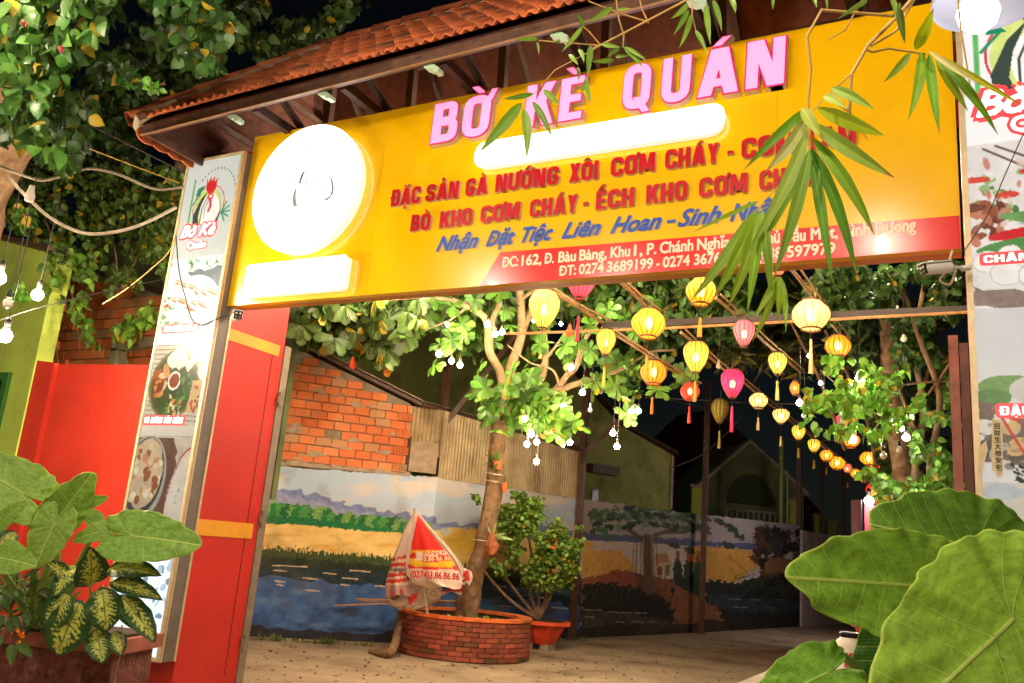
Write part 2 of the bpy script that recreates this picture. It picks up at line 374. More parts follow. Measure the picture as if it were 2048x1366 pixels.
def _outline(body, bold=0, shear=0):
    c = bpy.data.curves.new('t', 'FONT'); c.body = body; c.size = 1; c.shear = shear; c.resolution_u = 3
    o = bpy.data.objects.new('t', c); me = o.to_mesh()
    v = np.zeros(len(me.vertices)*3); me.vertices.foreach_get('co', v); v = v.reshape(-1, 3); f = [tuple(p.vertices) for p in me.polygons]
    o.to_mesh_clear(); bpy.data.objects.remove(o); bpy.data.curves.remove(c)
    return v, f
def ftext(mb, body, o, u, v, nrm, x0, x1, cap, bold=.02, shear=0., lift=.002, col=None, sw=1.0):
    """print body between x0 and x1 (along u from o), capital height cap (along v); bold by small staggered copies"""
    plain = body.replace('ơ', 'o').replace('Ơ', 'O').replace('ờ', 'ò').replace('Ờ', 'Ò').replace('Đ', 'D')
    V, Fc = _outline(plain, shear=shear)
    if not len(V): return
    w0, w1 = V[:, 0].min(), V[:, 0].max(); k = cap/.69; sx = (x1-x0)/(w1-w0)
    o, u, v, nrm = (np.asarray(a, float) for a in (o, u, v, nrm))
    offs = [(0, 0)] + ([(math.cos(a)*bold, math.sin(a)*bold) for a in np.linspace(0, 2*math.pi, 8, endpoint=False)] if bold else [])
    for i, (dx, dy) in enumerate(offs):
        px = x0+(V[:, 0]-w0)*sx + dx*k; pz = (V[:, 1]+dy)*k
        mb.add([o+u*a+v*b+nrm*(lift+.00012*i) for a, b in zip(px, pz)], Fc, col)
    for j, ch in enumerate(body):
        if ch == 'Đ':
            xs_ = x0+((_outline(plain[:j], shear=shear)[0][:, 0].max()-w0)*sx+.08*sx if j and plain[:j].strip() else 0); sl = .35*k*shear
            q = [(xs_-.07*sx+sl, .33*k), (xs_+.3*sx+sl, .33*k), (xs_+.3*sx+sl, (.41+bold)*k), (xs_-.07*sx+sl, (.41+bold)*k)]; mb.add([o+u*a+v*b+nrm*(lift+.0016) for a, b in q], [(0, 1, 2, 3)], col)
        if ch in 'ơƠờỜ':
            pv, _ = _outline(plain[:j+1], shear=shear); xe = x0+(pv[:, 0].max()-w0)*sx; hh = .5 if ch in 'ơờ' else .69
            q = [(xe-.06*sx, hh*k*.92), (xe+.03*sx, hh*k*.92), (xe+.1*sx, hh*k*1.22), (xe+.03*sx, hh*k*1.22)]
            mb.add([o+u*a+v*b+nrm*(lift+.0015) for a, b in q], [(0, 1, 2, 3)], col)

# ================================================================== GROUND
gm = MB(); n = 60
g = MB(); g.add([(-90, -40, 0), (90, -40, 0), (90, 160, 0), (-90, 160, 0)], [(0, 1, 2, 3)])
tag(g.build('ground', m_conc), kind='structure')

# ================================================================== GATE SIGN
YS = 5.22; SX0, SX1, SZ0, SZ1 = -5.712, .012, 3.468, 5.09
sign = thing('gate_sign', (-2.85, YS, SZ0), 'long yellow restaurant sign with red bottom strip spanning the gateway', 'sign')
seams = [-5.712, -4.2, -2.55, -1.02, .012]
for a, b in zip(seams[:-1], seams[1:]):
    MB().box2((a+.001, YS, SZ0), (b-.001, YS+.07, SZ1)).build('yellow_panel', m_sign, sign)
xl = -3.06; mb = MB(); mb.prism([(xl-.09, SZ0+.001), (.008, SZ0+.001), (.008, 3.668), (-3.0, 3.668+.05)], (0, YS-.001, 0), (1, 0, 0), (0, 0, 1), (0, -1, 0), .003)
mb.build('red_strip', m_signred, sign)
MB().box2((SX0, YS+.072, SZ0+.001), (SX1, YS+.17, SZ0+.06)).build('bottom_return', M('ochre_sheet', (196, 138, 44), .5, var=.1), sign)
MB().box2((SX0, YS+.075, SZ1-.06), (SX1, YS+.13, SZ1-.002)).box2((SX1-.05, YS+.075, SZ0+.06), (SX1-.002, YS+.13, SZ1-.06)).build('sign_frame', m_steel, sign)
# title
T = [('B', 861, 921), ('Ờ', 922, 984), ('K', 1047, 1106), ('È', 1116, 1171), ('Q', 1243, 1306), ('U', 1320, 1386), ('Á', 1394, 1477), ('N', 1490, 1576)]
def sx_at(px, z):   # x on the sign face for a photo column at height z
    lo, hi = -700, 1400
    for _ in range(40):
        mid = (lo+hi)/2; p = ony(px, mid, YS-.05)
        if p[2] > z: lo = mid
        else: hi = mid
    return ony(px, lo, YS-.05)[0]
for ch, a, b in T:
    letter_objs(ch, sx_at(a+2, 4.69), sx_at(b-6 if ch not in 'ÁK' else b, 4.69), 4.672, .345, YS, sign, m_pinkL, m_text_side, .06, m_pinkedge, slant=.03)
W1 = [('ĐẶC', 779, 837), ('SẢN', 849, 914), ('GÀ', 928, 972), ('NƯỚNG', 988, 1115), ('XÔI', 1136, 1194), ('CƠM', 1219, 1308), ('CHÁY', 1328, 1436), ('-', 1452, 1466), ('CƠM', 1481, 1590), ('LAM', 1616, 1711)]
W2 = [('BÒ', 818, 857), ('KHO', 876, 941), ('CƠM', 958, 1036), ('CHÁY', 1057, 1152), ('-', 1163, 1174), ('ẾCH', 1189, 1266), ('KHO', 1290, 1373), ('CƠM', 1396, 1493), ('CHÁY', 1517, 1632)]
for words_, zb, cap in ((W1, 4.193, .143), (W2, 3.956, .137)):
    for w, a, b in words_:
        letter_objs(w, sx_at(a, zb+.03), sx_at(b, zb+.03), zb, cap, YS, sign, m_text_red, m_text_side, .028)
W3 = [('Nhận', 868, 950), ('Đặt', 968, 1023), ('Tiệc', 1040, 1100), ('Liên', 1120, 1196), ('Hoan', 1218, 1318), ('–', 1331, 1347), ('Sinh', 1353, 1438), ('Nhật', 1458, 1556)]
for w, a, b in W3:
    mb = MB(); ftext(mb, w, (0, YS, 3.775), *AX, sx_at(a, 3.8), sx_at(b, 3.8), .115, .028, .45, lift=.012); f = mb.build('script_word', m_text_blue, sign)
    mb = MB(); ftext(mb, w, (0, YS, 3.775), *AX, sx_at(a, 3.8)+.004, sx_at(b, 3.8)+.008, .112, .036, .45, lift=.004); mb.build('script_word_return', m_text_side, f)
W4 = [('ĐC:', 1000, 1030), ('162,', 1038, 1077), ('Đ.', 1085, 1102), ('Bàu', 1112, 1146), ('Bàng,', 1154, 1208), ('Khu', 1217, 1255), ('1,', 1264, 1280), ('P.', 1290, 1308), ('Chánh', 1316, 1382), ('Nghĩa,', 1391, 1462), ('TP.', 1475, 1508), ('Thủ', 1520, 1556), ('Dầu', 1566, 1608), ('Một,', 1620, 1673), ('Bình', 1685, 1738), ('Dương', 1750, 1830)]
W5 = [('ĐT:', 1114, 1146), ('0274', 1153, 1202), ('3689199', 1210, 1301), ('-', 1309, 1314), ('0274', 1322, 1375), ('3676199', 1385, 1478), ('-', 1487, 1493), ('0938', 1506, 1560), ('597979', 1572, 1668)]
for words_, z0, cap in ((W4, 3.598, .078), (W5, 3.497, .072)):
    for w, a, b in words_:
        mb = MB(); ftext(mb, w, (0, YS-.002, z0), *AX, sx_at(a, z0+.02), sx_at(b, z0+.02), cap, .03, 0, lift=.003); mb.build('address_word', m_text_cream, sign)
# lit disc, name bar and pill, each a shallow acrylic box standing off the sheet
m_disc_side = E('acrylic_return', (255, 240, 236), .35, (235, 225, 220))
cx, cz, r = -4.925, 4.443, .585
circ = [(cx+r*math.cos(t), cz+r*math.sin(t)) for t in np.linspace(0, 2*math.pi, 72, endpoint=False)]
def lit_box(poly, d, name):
    f = MB().prism(poly, (0, YS-d, 0), AX[0], AX[1], AX[2], .004).build(name, m_lit, sign)
    c0 = np.mean(poly, 0); small = [(c0[0]+(p[0]-c0[0])*.985, c0[1]+(p[1]-c0[1])*.985) for p in poly]
    MB().prism(small, (0, YS-.0005, 0), AX[0], AX[1], AX[2], d-.001).build('acrylic_return', m_disc_side, f); return f
disc = lit_box(circ, .09, 'lit_disc')
def rrect(x0, z0, x1, z1, r): return [tuple(p) for p in rr([(x0, z0), (x1, z0), (x1, z1), (x0, z1)], r, True, 6)]
lit_box(rrect(-5.475, 3.513, -4.375, 3.8, .04), .07, 'lit_name_bar')
lit_box(rrect(-3.27, 4.398, -1.345, 4.612, .214), .06, 'lit_pill_bar')
m_grey = M('grey_print', (150, 160, 166), .5, var=.05, bump=0)
def crescent(P, Q, name='rooster_mark'):
    poly = [tuple(p) for p in catm(P, 6)]+[tuple(p) for p in catm(Q, 6)][::-1]
    return poly
mb = MB(); YD = YS-.094-.0012
def dz(px, py): p = ony(px, py, YD); return (p[0], p[2])
marks = [([(586, 413), (585, 392), (594, 368)], [(595, 413), (592, 394), (594, 368)]), ([(596, 366), (604, 346), (618, 332)], [(598, 368), (606, 348), (618, 332)]),
         ([(598, 372), (602, 352), (612, 338)], [(600, 374), (606, 354), (612, 338)]), ([(612, 380), (611, 362), (615, 350)], [(614, 380), (614, 362), (615, 350)]),
         ([(655, 346), (661, 360), (662, 382), (657, 396)], [(655, 346), (665, 358), (668, 382), (660, 397)]),
         ([(646, 402), (652, 396), (660, 392)], [(652, 402), (657, 399), (660, 392)]), ([(620, 288), (622, 295), (624, 303)], [(622, 288), (625, 296), (624, 303)])]
for a, b in marks:
    poly = crescent([dz(*p) for p in a], [dz(*p) for p in b]); MB().prism(poly, (0, YD+.0008, 0), AX[0], AX[1], AX[2], .001).build('rooster_mark', m_grey, disc)

# ================================================================== LIGHT BOXES
def circle_poly(cx, cy, rx, ry, n=40): return [(cx+rx*math.cos(t), cy+ry*math.sin(t)) for t in np.linspace(0, 2*math.pi, n, endpoint=False)]
def print_panel(name, root, x0, x1, z1, top, bot, yf, draw, strength, res=.6):
    """a backlit printed sheet: Paint in centimetres (x right, y down from the top of the box)"""
    xs = np.arange(0, (x1-x0)*100+.01, res); ys = np.arange(top, bot+.01, res); X, Y = np.meshgrid(xs, ys)
    P = Paint(X, Y, (226, 226, 220)); draw(P); st_ = .34 if draw.__name__ not in ('d_logo', 'dr_logo') else .04; lm_ = np.clip(1.15-P.C.mean(-1, keepdims=True)*1.5, .12, 1); st_ = st_*lm_; P.C = P.C*(1+st_*(fbm(X*1.3, Y*1.3, 3)[..., None]*2-1)+st_*.5*(vn(X*.35, Y*.35)[..., None]-.5))
    nx, ny = len(xs), len(ys); vs = np.stack([x0+X/100, np.full(X.shape, yf), z1-Y/100], -1).reshape(-1, 3)-wloc(root)
    idx = np.arange(nx*ny).reshape(ny, nx); fs = np.stack([idx[:-1, :-1], idx[1:, :-1], idx[1:, 1:], idx[:-1, 1:]], -1).reshape(-1, 4)
    return mesh(name, vs, fs, VC('backlit_print_%d' % round(strength*100), rough=.3, emis=strength), root, False, np.clip(P.C.reshape(-1, 3), 0, 1))
def logo(P, ox, oy, s):
    e = lambda *a, **k: P.ell(ox+a[0]*s, oy+a[1]*s, a[2]*s, a[3]*s, a[4], **k)
    ln = lambda pts, w, c: P.line([(ox+x*s, oy+y*s) for x, y in pts], w*s, c)
    pg = lambda pts, c: P.poly([(ox+x*s, oy+y*s) for x, y in pts], c, var=.03)
    e(0, 3, 21, 21, (220, 60, 60), ring=.95); e(-1, 4, 18, 19, (214, 226, 130)); e(2, 8, 13, 17, (250, 250, 246))
    pg([(-17, 26), (-19, 12), (-12, -4), (-4, -12), (-10, 2), (-12, 14), (-8, 26)], (60, 74, 66)); pg([(15, 24), (18, 10), (14, -4), (17, 10), (11, 24)], (60, 74, 66))
    ln([(-8, 20), (-8, 6), (-2, -8)], 1.2, (70, 84, 76)); ln([(-4, 16), (-4, 6), (0, -4)], .9, (70, 84, 76))
    pg([(-7, -14), (-8, -26), (-5, -21), (-3, -28), (-1, -22), (2, -28), (3, -21), (7, -25), (6, -13), (3, -9), (-3, -9)], (222, 44, 48))
    e(1, -6, 4, 4, (240, 96, 90)); ln([(1, -4), (3, 4), (1, 9)], 3, (222, 60, 60)); e(1, -6, 1.6, 1.6, (250, 240, 230))
    ln([(-24, -26), (-24, 27)], 2.2, (96, 180, 96)); ln([(-22, 0), (-15, -8)], 1.6, (40, 140, 96)); pg([(-18, -16), (-8, -19), (-14, -10)], (30, 140, 100)); pg([(-18, -16), (-20, -8), (-12, -8)], (30, 140, 100))
    for a in (-60, -30, 0, 30, 65): ln([(19, 12), (19+11*math.cos(rad(a)), 12-11*math.sin(rad(a)))], 1.8, (46, 158, 112))
    for a in range(-62, 63, 9): P.ell(ox+s*(6+27*math.sin(rad(a+14))), oy+s*(-4-31*math.cos(rad(a+14))), .7*s, 1.3*s, (90, 96, 100))
def greens(P, x0, y0, x1, y1, n, cols=((58, 110, 48), (96, 150, 66), (40, 84, 44)), r=(1.2, 3)):
    for i in range(n): P.ell(rng.uniform(x0, x1), rng.uniform(y0, y1), rng.uniform(*r), rng.uniform(r[0]*.4, r[1]*.6), cols[i % len(cols)], j=.8, js=.6, rot=rng.uniform(0, 3))
def d_logo(P): P.put(np.ones(P.X.shape, bool), (216, 222, 216), 1, .03); logo(P, 35, 46, .95)
def d_shrimp(P):
    P.put(P.Y > 99, (206, 214, 204)); greens(P, 0, 100, 73, 118, 60, ((92, 150, 80), (160, 196, 150), (60, 120, 66)))
    P.ell(12, 112, 13, 12, (196, 208, 214)); P.poly([(22, 113), (73, 110), (73, 130), (40, 122)], (96, 106, 108), j=2)
    P.ell(36, 143, 33, 27, (226, 228, 224)); P.ell(36, 143, 33, 27, (170, 180, 182), ring=.96)
    for i in range(11):
        x = 14+(i % 6)*9+rng.uniform(-2, 2); y = 126+(i//6)*15+rng.uniform(-3, 3)+(i % 6)*1.6
        P.ell(x, y, 9, 4.6, (238, 214, 192), j=1, rot=.35); P.ell(x+1, y+1, 8, 1.2, (196, 110, 74), j=.7, rot=.35); P.ell(x, y-2, 8, .8, (214, 140, 104), j=.6, rot=.35)
    greens(P, 0, 136, 14, 168, 40, ((70, 130, 70), (120, 170, 110), (200, 60, 50))); greens(P, 8, 158, 40, 168, 25)
    P.poly([(44, 170), (73, 152), (73, 171)], (150, 156, 160)); P.put(P.Y > 170, (214, 218, 212), 1, .02)
def d_chicken(P):
    P.put(P.Y > 0, (206, 200, 184))
    for y in np.arange(180, 252, 4.2): P.put(np.abs(P.Y-y-.02*P.X) < .55, (132, 124, 110), .9)
    P.ell(31, 216, 30, 31, (84, 92, 52), j=1); P.ell(31, 216, 30, 31, (128, 118, 76), ring=.93, j=1.2, js=1.2); P.ell(31, 216, 26, 27, (70, 84, 46), j=2)
    P.ell(30, 194, 12, 9, (236, 232, 220), j=2); P.poly([(40, 198), (52, 188), (57, 194), (46, 206)], (228, 218, 200), j=.5)
    for i in range(14): P.ell(rng.uniform(6, 22), rng.uniform(200, 226), rng.uniform(3, 7), rng.uniform(2, 4), [(176, 92, 48), (208, 146, 92), (138, 64, 34), (226, 190, 150)][i % 4], j=1.2, rot=rng.uniform(0, 3))
    P.ell(31, 213, 8, 8.5, (240, 236, 226)); P.ell(31, 213, 6, 6.5, (150, 70, 36))
    greens(P, 38, 208, 54, 230, 40); greens(P, 24, 226, 46, 244, 34, ((120, 160, 80), (226, 214, 170), (222, 140, 60), (70, 120, 60)))
    P.poly([(54, 214), (73, 212), (73, 243), (52, 240)], (214, 176, 120), j=1)
    for i in range(30): P.ell(rng.uniform(55, 72), rng.uniform(216, 240), 1.2, 1.5, [(120, 70, 40), (176, 60, 44)][i % 2], j=.5)
    P.ell(66, 205, 8, 7, (226, 226, 216)); P.put(P.Y > 252, (216, 212, 202), 1, .03)
def d_hotpot(P):
    P.put(P.Y > 263, (120, 92, 80), 1, .2); P.poly([(45, 262), (73, 262), (73, 292), (52, 288)], (206, 198, 184), j=2)
    P.ell(14, 298, 27, 37, (176, 176, 172)); P.ell(14, 296, 24, 33, (84, 84, 82)); P.ell(14, 294, 22, 30, (206, 186, 158), j=1)
    for i in range(46): a = rng.uniform(0, 6.28); q = rng.random()**.5; P.ell(14+19*q*math.cos(a), 294+26*q*math.sin(a), rng.uniform(2, 5), rng.uniform(1.5, 4), [(232, 220, 196), (196, 150, 110), (214, 196, 164), (160, 104, 70)][i % 4], j=1, rot=a)
    P.ell(72, 322, 27, 54, (226, 222, 210)); P.ell(72, 322, 27, 54, (186, 60, 52), ring=.96, j=.6); P.ell(70, 324, 24, 50, (210, 206, 198), ring=.97)
    for i in range(20): P.ell(rng.uniform(50, 72), rng.uniform(290, 350), .6, .6, (90, 110, 70))
    P.ell(28, 342, 6, 7, (232, 230, 224)); greens(P, 34, 340, 50, 352, 16, ((196, 60, 90), (220, 160, 170), (90, 110, 60)))
def d_low(P):
    P.put(P.Y > 0, (214, 228, 240), 1, .1)
    for i in range(60): P.ell(rng.uniform(0, 73), rng.uniform(352, 408), rng.uniform(2, 7), rng.uniform(1.5, 4), [(240, 246, 252), (150, 172, 188), (196, 214, 226), (110, 132, 146)][i % 4], j=1.5, rot=rng.uniform(0, 3))
    P.put(P.Y > 409, (206, 222, 240), 1, .03)
def light_box(label, x0, x1, z0, z1, yf, yb, panels, caps, names, res=.6):
    b = thing('light_box', ((x0+x1)/2, yb, z0), label, 'light box')
    t = .03
    MB().box2((x0, yf+.012, z0), (x1, yb, z1)).build('case', m_boxside, b)
    for q in (((x0, yf-.008, z0), (x0+t, yf+.011, z1)), ((x1-t, yf-.008, z0), (x1, yf+.011, z1)), ((x0+t, yf-.008, z1-t), (x1-t, yf+.011, z1)), ((x0+t, yf-.008, z0), (x1-t, yf+.011, z0+t))):
        MB().box2(*q).build('frame_rail', m_gold, b)
    MB().box2((x1+.0005, yb-.022, z0-.002), (x1+.008, yb, z1)).box2((x1+.0005, yf+.012, z0-.002), (x1+.006, yf+.026, z1)).build('edge_trim', m_gold, b)
    for top, bot, draw, st in panels: print_panel('print_panel', b, x0+t, x1-t, z1, top, bot, yf, draw, st, res)
    for txt, cx0, cx1, cy, h in caps:   # red rounded caption with white capitals
        c = MB().prism(rrect(x0+cx0/100-.02, -h/100*.35, x0+cx1/100+.02, h/100*1.35, h/100*.5), (0, yf-.001, z1-cy/100), *AX, .001).build('caption_plate', E('caption_red', (226, 60, 66), .5), b)
        m = MB(); ws = [glyph(ch)[0] for ch in txt]; tot = sum(ws)+.075*len(ws); sx = (cx1-cx0)/100/tot; x = x0+cx0/100
        for ch, w in zip(txt+' ', ws+[0]):
            if ch == ' ' and m.v: m.build('caption_word', E('caption_white', (255, 246, 240), .75), c); m = MB()
            for i, q in enumerate(glyph(ch)[1]): m.add([(x+p[0]*sx, yf-.0026-.00015*i, z1-cy/100+p[1]*h/100) for p in q], [(0, 1, 2, 3)])
            x += (w+.075)*sx
        0 and m.build('caption_words', E('caption_white', (255, 246, 240), .75), c)
    for txt, cx0, cx1, cy, h, sh in names:   # scripted name, white on a red outline
        o = (x0, yf, z1-cy/100); m = MB(); ftext(m, txt, o, *AX, cx0/100, cx1/100, h/100, .17, sh, lift=.0012); r_ = m.build('name_outline', E('caption_red', (226, 60, 66), .5), b)
        m = MB(); ftext(m, txt, o, *AX, cx0/100, cx1/100, h/100, .035, sh, lift=.0036); m.build('name_words', E('caption_white', (255, 246, 240), .75), r_)
    return b
LBX0, LBX1, LBZ0, LBZ1 = -6.45, -5.722, .505, 4.915
light_box('tall backlit menu light box with a rooster logo, left of the yellow sign', LBX0, LBX1, LBZ0, LBZ1, 5.136, 5.3,
    [(3, 99, d_logo, .36), (99, 180, d_shrimp, .7), (180, 262, d_chicken, .22), (262, 352, d_hotpot, .2), (352, 438, d_low, .8)],
    [('TÔM NƯỚNG BỜ KÈ', 9, 52, 168, 5.2), ('GÀ NƯỚNG SẦU RIÊNG', 6, 54, 250.5, 5.2)],
    [('Bờ Kè', 9, 52, 78, 11, .35), ('Quán', 20, 44, 90, 6.5, 0)])
def dr_logo(P): P.put(np.ones(P.X.shape, bool), (236, 236, 236), 1, .03); logo(P, 38, 44, 1.3)
def dr_chili(P):
    P.put(P.Y > 0, (226, 220, 214)); greens(P, 2, 118, 40, 150, 60, ((96, 150, 70), (150, 186, 120), (70, 120, 60), (232, 228, 220)))
    for x, y, r_ in ((5, 122, 6), (18, 133, 6), (30, 120, 5)): P.ell(x, y, r_, r_*.4, (214, 74, 60), j=1)
    P.line([(8, 104), (40, 126)], 1.4, (120, 96, 90)); P.line([(14, 103), (46, 122)], 1.4, (120, 96, 90))
    for i in range(30): P.ell(rng.uniform(1, 17), rng.uniform(136, 158), rng.uniform(2, 5), rng.uniform(1.5, 3), [(150, 80, 56), (190, 120, 90), (110, 56, 40)][i % 3], j=1, rot=rng.uniform(0, 3))
    for i in range(46): P.ell(rng.uniform(0, 73), rng.uniform(104, 158), rng.uniform(1.5, 5), rng.uniform(1, 2.6), [(196, 150, 130), (220, 196, 180), (150, 176, 120), (206, 96, 80), (240, 232, 224), (176, 110, 80)][i % 6], j=.8, rot=rng.uniform(0, 3), a=.8, soft=.4)
    P.ell(36, 147, 22, 3.6, (112, 160, 92), rot=.12); P.ell(30, 155, 22, 3.6, (206, 32, 40), rot=-.06); P.ell(28, 161, 26, 4.2, (84, 140, 74), rot=-.1)
    for x, y, r_ in ((7, 170, 7), (18, 166, 5.5), (26, 170, 5), (16, 177, 8), (30, 179, 9), (42, 168, 8)): P.ell(x, y, r_, r_*.85, (236, 232, 224), j=.4); P.ell(x, y, r_, r_*.85, (190, 182, 174), ring=.93)
    P.poly([(0, 184), (73, 194), (73, 206), (0, 194)], (140, 120, 110), j=1)
def dr_beans(P):
    P.put(P.Y > 0, (222, 220, 216), 1, .03); P.ell(14, 238, 14, 6, (120, 160, 84)); P.ell(6, 244, 9, 5, (96, 140, 70)); P.ell(40, 240, 26, 10, (214, 206, 196)); P.poly([(0, 247), (73, 244), (73, 282), (0, 276)], (116, 96, 84), j=2)
    for i in range(36): P.ell(rng.uniform(2, 60), rng.uniform(250, 276), rng.uniform(3, 6), rng.uniform(2.4, 4.4), [(228, 220, 204), (214, 180, 120), (196, 186, 170), (90, 80, 72)][i % 4], j=.8)
    for i in range(60): P.ell(rng.uniform(0, 73), rng.uniform(246, 282), rng.uniform(1, 4), rng.uniform(.8, 2.6), [(206, 190, 168), (170, 130, 96), (230, 222, 206), (128, 104, 84), (214, 160, 90)][i % 5], j=.8, rot=rng.uniform(0, 3), a=.85, soft=.4)
    P.line([(8, 250), (14, 262), (22, 278)], 1.4, (206, 50, 36)); P.line([(8, 252), (18, 256)], 1.4, (206, 50, 36)); greens(P, 12, 277, 50, 286, 70, ((34, 50, 30), (56, 74, 44), (20, 26, 20)), (.8, 1.8)); P.put((P.Y > 287) & (P.Y < 312), (214, 204, 186), 1, .05)
    P.ell(8, 292, 10, 4, (190, 196, 196), j=1)
def dr_bowl(P):
    P.put(P.Y > 0, (74, 60, 56), 1, .15)
    for r_, c in ((62, (120, 146, 156)), (59, (74, 60, 56)), (54, (150, 164, 168)), (50, (64, 48, 42)), (36, (120, 52, 30))): P.ell(64, 372, r_*.9, r_, c, j=.3)
    for i in range(40): P.ell(rng.uniform(36, 73), rng.uniform(345, 400), rng.uniform(3, 8), rng.uniform(2, 4), [(176, 76, 40), (206, 120, 70), (90, 40, 26), (120, 130, 60)][i % 4], j=1, rot=rng.uniform(0, 3))
light_box('tall backlit menu light box at the right edge, with a chilli and garlic print', .028, .80, .55, 5.0, 5.0, 5.3,
    [(3, 101, dr_logo, .5), (101, 196, dr_chili, .46), (196, 313, dr_beans, .36), (313, 440, dr_bowl, .34)],
    [('CHÂN GIÒ', 8.5, 46, 170.5, 4.2), ('ĐẬU', 12.5, 27, 253, 4.6)],
    [('Bờ Kè', 9, 66, 84, 15, .3), ('Quán', 25, 55, 96, 9, 0)], .5)

# ================================================================== GATE PIERS
PX = -5.72
pier = thing('gate_pier', (-6.1, 5.7, 0), 'red gate pier with two yellow stripes under the left end of the sign', 'pier')
MB().box2((-6.62, 5.302, 0), (PX, 6.0, 5.0)).build('shaft', m_redw, pier)
MB().box2((PX+.0005, 5.30, 3.18), (PX+.006, 5.94, 3.285)).build('yellow_stripe', m_yel, pier)
MB().box2((PX+.0005, 5.30, 1.50), (PX+.006, 5.94, 1.632)).build('yellow_stripe', m_yel, pier)
MB().box2((PX+.0005, 5.86, .35), (PX+.002, 5.866, 3.3)).build('panel_joint', m_black, pier)
gl = thing('folded_gate_leaf', (PX, 6.05, 0), 'grey steel edge of the folded gate standing against the striped red pier', 'gate')
MB().box2((PX-.05, 6.005, .02), (PX+.01, 6.09, 3.3)).build('post', m_galv, gl)
MB().box2((PX-.9, 6.03, .06), (PX-.05, 6.07, 3.2)).build('sheet', m_steel, gl)
for z in (.55, 1.62, 2.72): MB().box2((PX+.011, 6.01, z), (PX+.032, 6.06, z+.13)).tube([(PX+.02, 6.0, z+.03), (PX+.02, 6.0, z+.1)], .011).build('hinge', m_galv, gl)
p2 = thing('gate_pier', (.4, 5.7, 0), 'red gate pier behind the light box at the right edge', 'pier')
MB().box2((.03, 5.302, 0), (.85, 5.95, 5.0)).build('shaft', m_redw, p2)
g2 = thing('steel_gate_post', (-.04, 6.0, 0), 'tall weathered steel gate post beside the right pier, below the security camera', 'post')
MB().box2((-.085, 5.95, 0), (-.03, 6.03, 3.15)).build('post', M('weathered_post', (128, 98, 84), .6, var=.3, scale=10, bump=.2, stain=(150, 66, 56), stain_amt=.3, stain_scale=4), g2)
MB().box2((-.025, 5.96, .3), (.025, 5.99, 3.1)).build('leaf_edge', m_steel, g2)

# ================================================================== GATE ROOF
YE, ZE, YR = 4.45, 5.0, 5.72
ZR = 1.6+.815*YR; XL = -1.425*YE; XRL = -.957*YR; XR = .9
nrm = np.array([0, -(ZR-ZE), (YR-YE)]); nrm = nrm/np.linalg.norm(nrm); upv = np.array([0, YR-YE, ZR-ZE]); SL = np.linalg.norm(upv); upv = upv/SL
roof = thing('gate_roof', (-2.3, YR, 4.7), 'long terracotta tiled hip roof over the gateway and its sign', 'roof')
TW, TL_ = .165, .27
def tile_mesh(side=False):
    vs = []; fs = []; nu = 17; rows = [0, .5, 1.02]
    for j, t in enumerate(rows):
        for i in range(nu):
            u = i/(nu-1); h = .012*math.cos(4*math.pi*u)+(.022 if u < .1 else 0)*(1-u/.1) if u < .1 else .012*math.cos(4*math.pi*u)
            vs.append(((u-.5)*TW*1.03, t*(TL_+.03), h + .028*(1-t)))
    for j in range(len(rows)-1):
        for i in range(nu-1): a = j*nu+i; fs.append((a, a+1, a+nu+1, a+nu))
    m = len(vs); vs += [(x, y, z-.014) for x, y, z in vs]
    fs += [(a+m, d+m, c+m, b+m) for a, b, c, d in list(fs)]
    fs += [(i, i+m, i+1+m, i+1) for i in range(nu-1)]
    me = bpy.data.meshes.new('tile'); me.from_pydata(vs, [], fs); me.materials.append(m_tile); me.polygons.foreach_set('use_smooth', [True]*len(me.polygons)); me.update(); return me
TM = tile_mesh()
rl = wloc(roof)
def put_tile(P, xa, ya, za, jig=1):
    o = bpy.data.objects.new('tile', TM); COL.objects.link(o); o.parent = roof
    Mx = Matrix([[xa[i], ya[i], za[i], (P-rl)[i]] for i in range(3)] + [[0, 0, 0, 1]])
    o.matrix_local = Mx @ Matrix.Rotation(rad(random.uniform(-1.1, 1.1))*jig, 4, 'Z') @ Matrix.Rotation(rad(random.uniform(-.8, .8)), 4, 'X')
    return o
nrow = int(SL/TL_)+1; cnt = 0; ncol = int((XR-XL)/TW)
for j in range(nrow):
    s = j*TL_; fr = s/SL; xh = XL+(XRL-XL)*fr
    if s > SL-.08: continue
    for i in range(ncol+1):
        x = XL+(i+.5)*TW
        if x < xh+.10+.04*(s > .5) or x > XR: continue
        P = np.array([x, YE, ZE])+upv*(s-.03)+nrm*.02
        put_tile(P, np.array([1., 0, 0]), upv, nrm); cnt += 1
